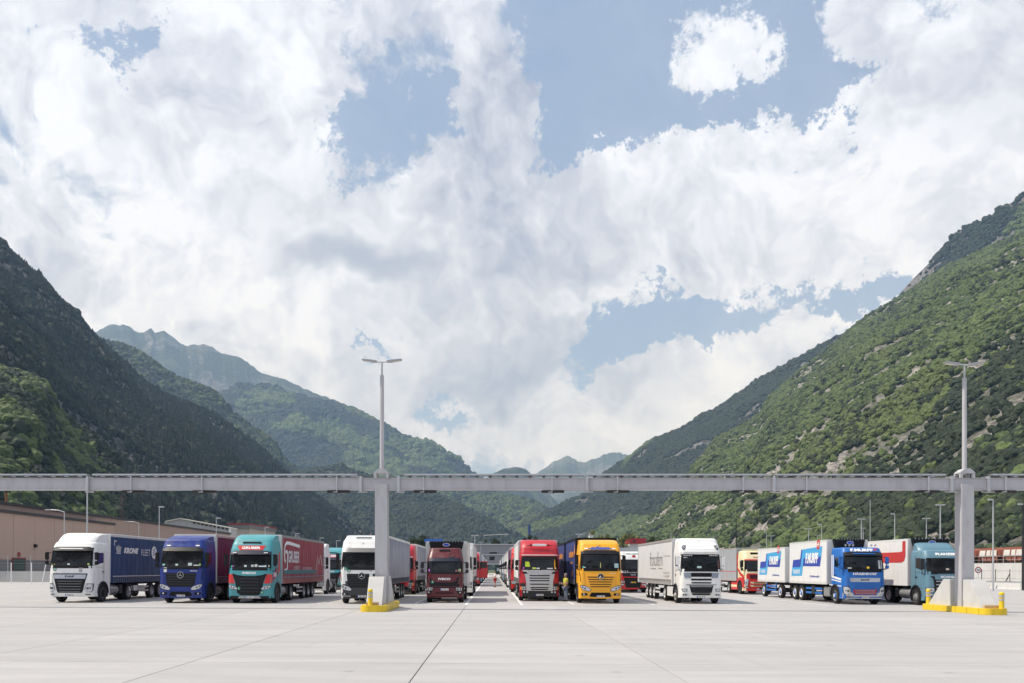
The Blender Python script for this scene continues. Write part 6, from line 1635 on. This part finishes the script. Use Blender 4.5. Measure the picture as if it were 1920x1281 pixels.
q = MB(); x1_ = X_at(86, 97) - nf.location.x
for z in (.4, .8, 1.2, 1.6, 2.0, 2.4): q.tube((0, 0, z), (x1_, 0, z), .008, n=4)
o = q.build('wire', M_galv, nf); o['kind'] = 'stuff'

rw = empty('retaining_wall', (70, 60, -.35)); tag(rw, 'tall pale concrete retaining wall under the railway wagons at right', 'wall')
for k in range(32):
    z1 = 3.18; q = MB(); q.box(0, .5, k * 5.0 + .02, k * 5.0 + 4.98, -.5, z1)
    q.build('wall_panel', M_conc, rw)
    q = MB(); q.box(-.012, -.001, k * 5.0 + .05, k * 5.0 + 4.95, 1.05, 1.08); q.box(-.012, -.001, k * 5.0 + .05, k * 5.0 + 4.95, 2.1, 2.13); q.build('pour_joint', paint('joint_grey', (.20, .20, .19), .9), rw)
q = MB(); q.tube((.25, 0, 4.15), (.25, 160, 4.15), .03, n=5); q.tube((.25, 0, 3.65), (.25, 160, 3.65), .02, n=5)
for k in range(64): q.tube((.25, k * 2.5, 3.1), (.25, k * 2.5, 4.18), .03, n=5)
o = q.build('railing', M_galv, rw); o['kind'] = 'stuff'
emb = MB(); emb.prism([(70.5, -1), (70.5, 2.55), (96, 2.6), (104, -1)], 55, 225, 'y'); tag(emb.build('embankment', M_grass), kind='structure')
jb = empty('jersey_barrier', (59.5, 60, gz(60))); tag(jb, 'low pale concrete barrier with reflectors below the retaining wall', 'barrier')
for k in range(26):
    q = MB(); q.prism([(-.30, 0), (.30, 0), (.22, .18), (.12, .72), (-.12, .72), (-.22, .18)], k * 6 + .03, k * 6 + 5.97, 'y'); q.build('barrier_unit', M_conc, jb)
gr = empty('guard_rail', (63, 60, gz(63))); tag(gr, 'steel guard rail between the barrier and the retaining wall', 'guard rail')
q = MB(); q.prism([(-.06, .55), (.0, .62), (-.06, .69), (.0, .76), (-.06, .83), (-.04, .83), (.03, .76), (-.03, .69), (.03, .62), (-.04, .55)], 0, 150, 'y'); q.build('rail', M_galv, gr)
for k in range(38): q = MB(); q.box(.02, .12, k * 4, k * 4 + .1, 0, .85); q.build('post', M_dgrey, gr)
for k, p in enumerate((1840.5, 1866.5, 1893.5)):
    r = empty('marker_pole', (64.5, 64.5 * FPX / (p - VX), gz(64))); tag(r, ('thin dark pole beside the 50 sign', 'thin dark pole between the lamp and the braced pole', 'thin dark pole with slanted brace below the retaining wall')[k], 'pole')
    q = MB(); q.tube((0, 0, 0), (0, 0, 2.3), .045, n=6); q.build('pole', M_dgrey, r)
    if k == 2: q = MB(); q.tube((0, 0, 1.8), (-.1, 1.1, 0), .035, n=6); q.tube((0, 0, 1.8), (-1.0, 0, 0), .035, n=6); q.build('brace', M_dgrey, r)
# speed sign
sg = empty('speed_sign', (X_at(1834.3, 96), 96, gz(54))); tag(sg, 'round white speed limit sign with red rim reading 50', 'road sign')
zc = Z_at(1069, 96) - gz(54)
q = MB(); q.tube((0, .04, 0), (0, .04, zc + .2), .035, n=8); q.build('post', M_galv, sg)
q = MB(); q.lathe([(.02, 0), (.02, .36), (0, .36), (0, .0)], 'y', 28, centre=(0, 0, zc)); d = q.build('disc', paint('sign_red', (.28, .01, .015), .4), sg)
q = MB(); q.lathe([(.0, 0), (.0, .25), (-.006, .25), (-.006, 0)], 'y', 28, centre=(0, 0, zc)); q.build('sign_face', M_wht, d)
v, f = text_mesh('50', .03); link('number', MB().add([(a * .30, -.010, zc + b_ * .22) for (a, b_, _) in v], f).mesh('number', [M_blk], fix=False), None, d)

# ------------------------------------------------------------------ hopper wagons on the embankment
M_rust = paint('wagon_rust', (.30, .095, .060), .6, 0, 0, .4); M_wpanel = paint('wagon_panel', (.62, .60, .56), .5, 0, 0, .3)
def wagon():
    r = empty('hopper_wagon', (0, 0, 0))
    q = MB(); q.prism([(0, 1.2), (.2, 2.05), (.55, 2.35), (5.0, 2.35), (5.35, 2.05), (5.55, 1.2), (4.3, .35), (1.3, .35)], .12, 2.6, 'x')
    body = q.build('body', M_rust, r, bevel=.04)
    for (ya, yb_) in ((.5, 2.0), (2.12, 3.2), (3.5, 5.05)):
        q = MB(); n = 5; vs = []
        for (y, dy) in ((ya, 1), (yb_, 0)):
            for k in range(n): a = k / (n - 1) * 1.2; vs.append((.10 - .16 * math.sin(a + .2), y + (.0 if dy else 0), 1.98 - .85 * (k / (n - 1))))
        q.add(vs, [(k, k + 1, n + k + 1, n + k) for k in range(n - 1)]); q.build('side_flap', M_wpanel, body)
    for y in (.45, 2.05, 3.3, 5.1): q = MB(); q.box(-.06, .10, y - .07, y + .07, .1, 1.9); q.build('rib', M_rust, body)
    q = MB(); q.box(.0, 2.5, -.2, 5.8, .05, .3); q.build('underframe', M_chas, r)
    q = MB(); q.box(-.02, .02, 3.28, 3.42, 1.15, 1.95); q.build('stripe', C_flash, body)
    for y in (.9, 4.7):
        q = MB(); q.lathe([(0, 0), (0, .42), (.12, .40), (.12, 0)], 'x', 18, centre=(.25, y, -.05)); q.build('wheel', M_chas, r)
    return r
w0 = wagon(); labs = ['hopper wagon with white side flap at the right edge, behind the second mast', 'rust-red hopper wagon with white flap, between the lamp pole and the right edge', 'rust-red hopper wagon with white flap, just right of the gantry column', 'rust-red hopper wagon mostly hidden behind the gantry column']
for k, y in enumerate((114.6, 120.4, 126.6, 132.8)):
    w = w0 if k == 0 else copy_tree(w0); w.location = (75.0, y, 2.85); tag(w, labs[k], 'railway wagon', 'rust-red hopper wagons on the embankment')

# ------------------------------------------------------------------ lamp poles and masts
def street_lamp(px, D, ytop, label, kind='T', r0=.09, mat=None, arm=1.0, h0=0):
    x = X_at(px, D); z0 = gz(max(min(x, 80), -80)) + h0; H = Z_at(ytop, D) - z0; mat = mat or M_galv
    g = empty('street_lamp', (x, D, z0)); tag(g, label, 'street lamp', 'slim lamp posts round the yard')
    q = MB(); q.tube((0, 0, 0), (0, 0, H), r0, r0 * .6, n=8); q.build('pole', mat, g, smooth=True)
    if kind == 'T':
        for s in (-1, 1): q = MB(); q.box(min(s * .1, s * arm), max(s * .1, s * arm), -.14, .14, H - .06, H + .08); q.build('lamp_head', M_galv, g)
    elif kind == 'L':
        q = MB(); q.path([(0, 0, H - .1), (-.4 * arm, 0, H + .12), (-arm, 0, H + .2)], .05, n=6); q.build('arm', mat, g); q = MB(); q.box(-arm - .6, -arm + .1, -.15, .15, H + .12, H + .26); q.build('lamp_head', M_galv, g)
    elif kind == 'R':
        q = MB(); q.box(-.05, arm, -.13, .13, H - .05, H + .1); q.build('lamp_head', M_galv, g)
    return g
street_lamp(163.5, 62, 898, 'tall slender lamp post rising behind the white lorry at left up to the beam', 'N', .075, arm=.7)
street_lamp(120.5, 104, 959, 'lamp post with long left-pointing arm in front of the tan hall', 'L', .09, arm=1.7)
street_lamp(260, 150, 980, 'smaller lamp post with left-pointing arm in front of the tan hall', 'L', .09, arm=1.9)
street_lamp(298.5, 110, 951, 'lamp post with short right-pointing head behind the blue curtain trailer', 'R', .08, arm=.6)
street_lamp(405.5, 150, 972, 'lamp post with short head in front of the grey hall', 'R', .09, arm=.8)
street_lamp(497, 190, 989, 'lamp post above the red trailer, before the beige building', 'R', .11, arm=.9)
street_lamp(554.5, 210, 1001, 'lamp post above the middle of the red trailer', 'R', .11, arm=1.0)
street_lamp(600, 230, 1009, 'lamp post above the back of the red trailer', 'R', .11, arm=1.0)
street_lamp(631, 240, 1014, 'lamp post left of the white lorry with grey front', 'R', .11, arm=1.0)
street_lamp(890.2, 190, 1004, 'double-headed lamp post in the middle, above the maroon lorry row', 'T', .12, arm=.85)
street_lamp(901.5, 300, 1017, 'small far double-headed lamp post just right of the middle one', 'T', .13, arm=.9)
street_lamp(1085.3, 170, 1002, 'double-headed lamp post above the violet-blue trailer', 'T', .11, arm=.65)
street_lamp(1437, 200, 998, 'thin lamp post above the far white trailer at right, left of a pair', 'R', .11, arm=-.6)
street_lamp(1445.6, 210, 1005, 'shorter double-headed lamp post right of the thin one', 'T', .12, arm=.9)
street_lamp(1516, 165, 991.5, 'double-headed lamp post above the white box of the bright blue lorry', 'T', .11, arm=.6)
street_lamp(1533, 230, 1004, 'small double-headed lamp post above the middle of the white box', 'T', .13, arm=.7)
street_lamp(1540.5, 150, 983.5, 'tall lamp post with one left head above the white box', 'R', .10, arm=-.7)
street_lamp(1615, 130, 973.5, 'double-headed lamp post above the bright blue cab', 'T', .11, arm=.55)
street_lamp(1618.5, 180, 990.5, 'shorter double-headed lamp post just behind the one above the blue cab', 'T', .12, arm=.6)
street_lamp(1677.5, 118, 964, 'lamp post with left head above the red and white trailer', 'R', .09, arm=-.5)
street_lamp(1737, 125, 972.5, 'double-headed lamp post above the steel-blue cab', 'T', .10, arm=.55)
street_lamp(1763, 100, 947, 'tallest double-headed lamp post, just left of the far right column', 'T', .10, arm=.5)
street_lamp(1862, 88, 937.5, 'grey lamp post with left head in front of the wagons', 'R', .10, arm=-.5)
street_lamp(1918, 92, 946, 'lamp post with head at the extreme right edge', 'R', .14, M_dgrey, arm=-.5)
def power_pole(px, D, ytop, label, arms):
    x = X_at(px, D); H = Z_at(ytop, D); g = empty('power_pole', (x, D, 0)); tag(g, label, 'power pole', 'power poles at the foot of the slopes')
    q = MB(); q.tube((0, 0, 0), (0, 0, H), .22, .12, n=8); q.build('pole', M_dgrey if D < 260 else M_galv, g)
    for (dz, w) in arms: q = MB(); q.box(-w, w, -.07, .07, H - dz - .06, H - dz + .06); q.build('cross_arm', M_dgrey, g)
power_pole(1380.3, 230, 972, 'dark wooden-looking power pole left of the red and cream lorry', ((1.0, .4), (1.6 + .4, .3)))
power_pole(1631.5, 300, 938, 'grey power pole with cross arms high above the blue lorry', ((.6, .9), (4.2, 1.3), (5.0, 1.0)))
power_pole(1258, 330, 1000, 'small power pole above the white script trailer', ((.4, .8),))
for (px, D, yt, lab, w) in ((285.5, 420, 935, 'steel lattice pylon behind the tan hall, right of the orange one', 2.2), (228, 380, 928, 'rust-coloured lattice tower behind the tan hall', 2.6), (35, 420, 915, 'grey lattice pylon behind the tan hall, at far left', 2.4)):
    x = X_at(px, D); H = Z_at(yt, D); g = empty('pylon', (x, D, 0)); tag(g, lab, 'pylon', 'lattice pylons behind the tan hall'); mt = paint('pylon_rust', (.10, .055, .04), .7) if 'rust' in lab else M_dgrey
    for sx in (-1, 1):
        for sy in (-1, 1): q = MB(); q.tube((sx * w * .5, sy * w * .5, 0), (sx * w * .14, sy * w * .14, H), .08, n=4); q.build('leg', mt, g)
    q = MB(); n = 9
    for k in range(n):
        z0, z1 = H * k / n, H * (k + 1) / n; a0, a1 = w * (.5 - .36 * k / n), w * (.5 - .36 * (k + 1) / n)
        for s in (-1, 1): q.tube((-a0, s * a0, z0), (a1, s * a1, z1), .04, n=4); q.tube((a0, s * a0, z0), (-a1, s * a1, z1), .04, n=4)
    o = q.build('bracing', mt, g); o['kind'] = 'stuff'
    for dz in (1.5, 4.5, 7.5): q = MB(); q.box(-w * 1.1, w * 1.1, -.08, .08, H - dz, H - dz + .14); q.build('cross_arm', mt, g)
ch = empty('chimney', (X_at(11.5, 240), 240, 8)); tag(ch, 'rust-coloured flue pipe on the roof at far left', 'chimney'); q = MB(); q.tube((0, 0, 0), (0, 0, Z_at(922, 240) - 8), .35, n=12); q.build('pipe', paint('flue_rust', (.22, .08, .03), .7), ch, smooth=True); q = MB(); q.lathe([(0, .42), (.3, .42), (.3, .3)], 'z', 12, centre=(0, 0, Z_at(922, 240) - 8.3)); q.build('collar', M_dgrey, ch)

# ------------------------------------------------------------------ single trees
M_bark = paint('bark', (.09, .065, .045), .9)
def leafy(seed, rx, h, n=900, mat=None, narrow=False):
    rs_ = np.random.RandomState(seed); q = MB(); cl = [(rs_.uniform(-.55, .55) * rx, rs_.uniform(-.5, .5) * rx, h * rs_.uniform(.38, .93), rs_.uniform(.24, .44) * rx) for _ in range(13)]
    for _ in range(n):
        c = cl[rs_.randint(len(cl))]; d = rs_.normal(size=3); d /= np.linalg.norm(d); rr = c[3] * rs_.uniform(.55, 1.12)
        p = np.array(c[:3]) + d * rr * np.array([1, 1, 1.15]); u = rs_.normal(size=3); u -= d * (u @ d) * .6; u /= np.linalg.norm(u); v_ = np.cross(d, u); s_ = rx * rs_.uniform(.06, .13)
        q.add([p - u * s_, p + v_ * s_ * .7, p + u * s_, p - v_ * s_ * .7], [(0, 1, 2, 3)])
    return q.mesh('crown', [mat])
M_lfA = leaf_mat('tree_leaves_light', (.085, .10, .035), (.14, .15, .06), (.11, .12, .045)); M_lfB = leaf_mat('tree_leaves_dark', (.018, .028, .012), (.035, .045, .018), (.025, .032, .014))
def tree(px, D, ytop, rx, label, dark, seed):
    x = X_at(px, D); H = Z_at(ytop, D); g = empty('tree', (x, D, 0)); tag(g, label, 'tree', 'trees behind the lorries in the middle')
    link('crown', leafy(seed, rx, H, 1500, M_lfB if dark else M_lfA), None, g)
    q = MB(); q.tube((0, 0, 0), (.1, 0, H * .45), .28, .18, n=8); q.tube((.1, 0, H * .45), (rx * .3, .2, H * .75), .15, .06, n=6); q.tube((.1, 0, H * .45), (-rx * .3, -.2, H * .8), .15, .05, n=6); q.build('trunk', M_bark, g)
for a in ((1118, 260, 987, 2.6, 'tall pale green tree rising behind the yellow lorry', False, 1), (1131, 262, 996, 2.4, 'lower pale green tree right of the tall one behind the yellow lorry', False, 2),
          (1143, 300, 1004, 2.4, 'small light tree between the yellow lorry and the red penthouse', False, 3), (1168, 280, 1000, 3.2, 'rounded light tree left of the red penthouse', False, 4), (1196, 330, 1001, 4.0, 'light tree behind the red penthouse', False, 5),
          (785, 280, 1003, 4.2, 'dark round tree left of the blue-roofed building', True, 6), (914, 330, 1007, 2.2, 'dark narrow tree above the far lane end, left one', True, 7), (929, 340, 1008, 2.6, 'dark narrow tree above the far lane end, right one', True, 8),
          (985, 300, 1001, 3.2, 'dark tree left of the blue tower', True, 9), (1001, 305, 1003, 2.6, 'dark tree right of the blue tower', True, 10), (1052, 300, 1011, 3.2, 'dark low tree above the violet-blue trailer', True, 11),
          (965, 320, 1012, 3.0, 'dark low tree just left of the red lorry roof', True, 12), (1228, 300, 1003, 3.4, 'dark conical tree above the white script trailer', True, 13), (662, 320, 1003, 3.0, 'dark tree behind the white lorry beside the column', True, 14)):
    tree(*a)
# leafy belt at the foot of the right slope
n = 1500; yy = rs.uniform(120, 620, n); xx = 112 + rs.uniform(0, 70, n); sc = rs.uniform(1.6, 3.8, n).astype(np.float32)
scatter_object('tree_belt', np.stack([xx, yy, -1.2 + sc * .6 + np.maximum(0, (xx - 140)) * .12], -1), sc, rs.uniform(0, 6, n).astype(np.float32), (rs.randint(0, 4, n) + 4 * (rs.uniform(size=n) < .75)).astype(np.int32), PROTO['broad'] + PROTO['dark'], 'belt of leafy trees along the foot of the right slope', 'trees')
n = 1100; yy = rs.uniform(250, 620, n); xx = -160 - rs.uniform(0, 60, n); sc = rs.uniform(1.6, 3.6, n).astype(np.float32)
scatter_object('tree_belt', np.stack([xx, yy, -1.2 + sc * .6], -1), sc, rs.uniform(0, 6, n).astype(np.float32), (rs.randint(0, 4, n) + 4 * (rs.uniform(size=n) < .5)).astype(np.int32), PROTO['broad'] + PROTO['dark'], 'belt of leafy trees behind the halls at left', 'trees')
# houses and the hillside road far beyond
for (px, D, py, w, lab) in ((683, 2200, 1001, 9, 'tiny white house with grey roof on the dark hillside above the white lorry'), (691, 2210, 1003.5, 16, 'long low pale house on the dark hillside above the white lorry'), (1107, 700, 1003.5, 3.2, 'tiny pale house with red roof between the trees, above the yellow lorry')):
    g = empty('house', (X_at(px, D), D - 8, Z_at(py, D) - 4)); tag(g, lab, 'house'); q = MB(); q.box(-w / 2, w / 2, 0, 8, -10, 4); q.build('wall', M_wht, g)
    q = MB(); q.prism([(-.6, 4), (8.6, 4), (4, 4 + w * .25 + .8)], -w / 2 - .4, w / 2 + .4, 'x'); q.build('roof', paint('house_roof', (.18, .12, .11), .8), g)
q = MB(); pts = [(906, 1004.2), (915, 1003.6), (930, 1003.0), (945, 1002.2), (953, 1001.6)]
for (a, b_) in zip(pts[:-1], pts[1:]):
    q.add([(X_at(a[0], 2300), 2300, Z_at(a[1] + .1, 2300)), (X_at(b_[0], 2300), 2300, Z_at(b_[1] + .1, 2300)), (X_at(b_[0], 2300), 2303, Z_at(b_[1] - .4, 2300)), (X_at(a[0], 2300), 2303, Z_at(a[1] - .4, 2300))], [(0, 1, 2, 3)])
o = q.build('viaduct', M_conc); tag(o, 'thin pale viaduct crossing the dark hillside above the lane', 'bridge')

# ------------------------------------------------------------------ people
M_skin = paint('skin', (.42, .24, .17), .55); M_hair = paint('hair', (.07, .055, .045), .8); M_greyhair = paint('grey_hair', (.25, .24, .23), .8)
def skinmesh(name, verts, edges, rad, mat, sub=1, root=0):
    me = bpy.data.meshes.new(name); me.from_pydata(verts, edges, []); ob = bpy.data.objects.new(name, me); COL.objects.link(ob)
    md = ob.modifiers.new('skin', 'SKIN'); sv = me.skin_vertices[0].data
    for i, r_ in enumerate(rad): sv[i].radius = (r_ if isinstance(r_, tuple) else (r_, r_)); sv[i].use_root = (i == root)
    s2 = ob.modifiers.new('sub', 'SUBSURF'); s2.levels = sub; s2.render_levels = sub
    dg = bpy.context.evaluated_depsgraph_get(); dg.update(); out = bpy.data.meshes.new_from_object(ob.evaluated_get(dg))
    bpy.data.objects.remove(ob, do_unlink=True); out.materials.clear(); out.materials.append(mat); out.polygons.foreach_set('use_smooth', [True] * len(out.polygons)); out.name = name
    return out
def person(x, y, rz, label, top, bottom, shorts, h=1.76, armpose='front', hair=M_hair, shoes=M_blk, sleeves=True):
    g = empty('person', (x, y, gz(x)), (0, 0, rz)); tag(g, label, 'person'); k = h / 1.76
    V = []; E = []; Rr = []
    def add(p, r_, par=None):
        V.append(tuple(c * k for c in p)); Rr.append(tuple(q * k for q in r_) if isinstance(r_, tuple) else r_ * k)
        if par is not None: E.append((par, len(V) - 1))
        return len(V) - 1
    pel = add((0, 0, .95), (.15, .12)); ab = add((0, .01, 1.10), (.14, .12), pel); chest = add((0, .015, 1.32), (.17, .12), ab); nb = add((0, .01, 1.46), (.07, .07), chest); nk = add((0, -.005, 1.53), .052, nb)
    hd = add((0, -.015, 1.60), (.070, .085), nk); hd2 = add((0, -.01, 1.68), (.074, .092), hd); add((0, 0, 1.73), (.05, .06), hd2); nose = add((0, -.105, 1.62), .014, hd)
    arms = {}
    for s in (-1, 1):
        hip = add((s * .09, 0, .88), .085, pel); kn = add((s * .10, -.01 if s > 0 else .02, .48), .058, hip); an = add((s * .10, .03, .09), .038, kn); add((s * .11, -.09, .04), (.036, .03), an)
        sh = add((s * .17, .01, 1.42), .055, chest)
        if armpose == 'front' or s > 0:
            el = add((s * .22, -.02, 1.14), .042, sh); wr = add((s * .13, -.26, 1.12), .030, el)
        else: el = add((s * .23, .02, 1.13), .042, sh); wr = add((s * .24, -.06, .89), .030, el)
        d = Vector(V[wr]) - Vector(V[el]); d = d.normalized(); pm = add(tuple(Vector(V[wr]) / k + d * .06), .034, wr)
        sd = Vector((s, 0, 0)).cross(d).normalized() if abs(d.x) < .95 else Vector((0, 0, 1))
        for j, (o_, l_) in enumerate(((-.028, .055), (-.010, .068), (.010, .062), (.028, .048))):
            p1 = Vector(V[pm]) / k + d * .03 + sd * o_; f1 = add(tuple(p1), .010, pm); f2 = add(tuple(p1 + d * l_ + Vector((0, 0, -.012))), .008, f1)
        p1 = Vector(V[pm]) / k + sd * .04 + d * .0; t1 = add(tuple(p1), .011, pm); add(tuple(p1 + d * .03 + sd * .012), .009, t1)
    body = link('body', skinmesh('body', V, E, Rr, M_skin, 1), None, g)
    # clothes follow the limbs
    def cloth(name, ids, mat, grow):
        idx = {a: i for i, a in enumerate(ids)}; ed = [(idx[a], idx[b_]) for a, b_ in E if a in idx and b_ in idx]
        rr = [tuple(q + grow * k for q in Rr[a]) if isinstance(Rr[a], tuple) else Rr[a] + grow * k for a in ids]
        o = link(name, skinmesh(name, [V[a] for a in ids], ed, rr, mat, 1), None, g); return o
    shs = [i for i, v_ in enumerate(V) if abs(v_[2] - 1.42 * k) < .01 and abs(v_[0]) > .1 * k]; els = [j for (a, j) in E if a in shs]
    # short sleeves: cut the upper arm halfway
    keep = {i: V[i] for i in els}
    for (a, j) in list(E):
        if j in els: V[j] = tuple(Vector(V[a]).lerp(Vector(V[j]), .62))
    cloth('shirt', [pel, ab, chest, nb] + shs + els, top, .018)
    for i, v_ in keep.items(): V[i] = v_
    hips = [j for (a, j) in E if a == pel and j != ab]; kns = [j for (a, j) in E if a in hips]; ans = [j for (a, j) in E if a in kns]
    if shorts: cloth('shorts', [pel] + hips + kns, bottom, .024)
    else: cloth('trousers', [pel] + hips + kns + ans, bottom, .020)
    q = MB()
    for s in (-1, 1): q.box(s * .105 * k - .05, s * .105 * k + .05, -.17, .09, 0, .085)
    q.build('shoes', shoes, g, bevel=.02)
    bm = bmesh.new(); bmesh.ops.create_uvsphere(bm, u_segments=14, v_segments=8, radius=.105 * k); bm.verts.ensure_lookup_table()
    for v_ in bm.verts: v_.co.y *= 1.08; v_.co.z = max(v_.co.z, -.02 if v_.co.y > 0 else .035)
    me_ = bpy.data.meshes.new('hair'); bm.to_mesh(me_); bm.free(); link('hair', me_, hair, g, (0, .012, 1.675 * k))
    q = MB()
    for s in (-1, 1): q.tube((s * .032 * k, -.098 * k, 1.655 * k), (s * .032 * k, -.108 * k, 1.655 * k), .012, n=6)
    q.build('eyes', M_blk, g); q = MB(); q.box(-.025, .025, -.106 * k, -.095 * k, 1.575 * k, 1.583 * k); q.build('mouth', paint('lips', (.3, .1, .09), .6), g)
    q = MB()
    for s in (-1, 1): q.box(s * .092 * k - .008, s * .092 * k + .008, -.02, .02, 1.60 * k, 1.66 * k)
    q.build('ears', M_skin, g)
    return g
person(X_at(928.2, 95), 95, R(-78), 'person in white shirt and red shorts standing in the open lane', paint('shirt_white', (.78, .78, .78), .8), paint('shorts_red', (.45, .02, .03), .8), True, 1.78)
person(X_at(1060.5, 54.0), 54.0, R(-60), 'person in yellow shirt and jeans standing between the red and yellow lorries', paint('shirt_yellow', (.50, .48, .06), .8), paint('jeans', (.13, .16, .22), .85), False, 1.76, hair=M_greyhair)
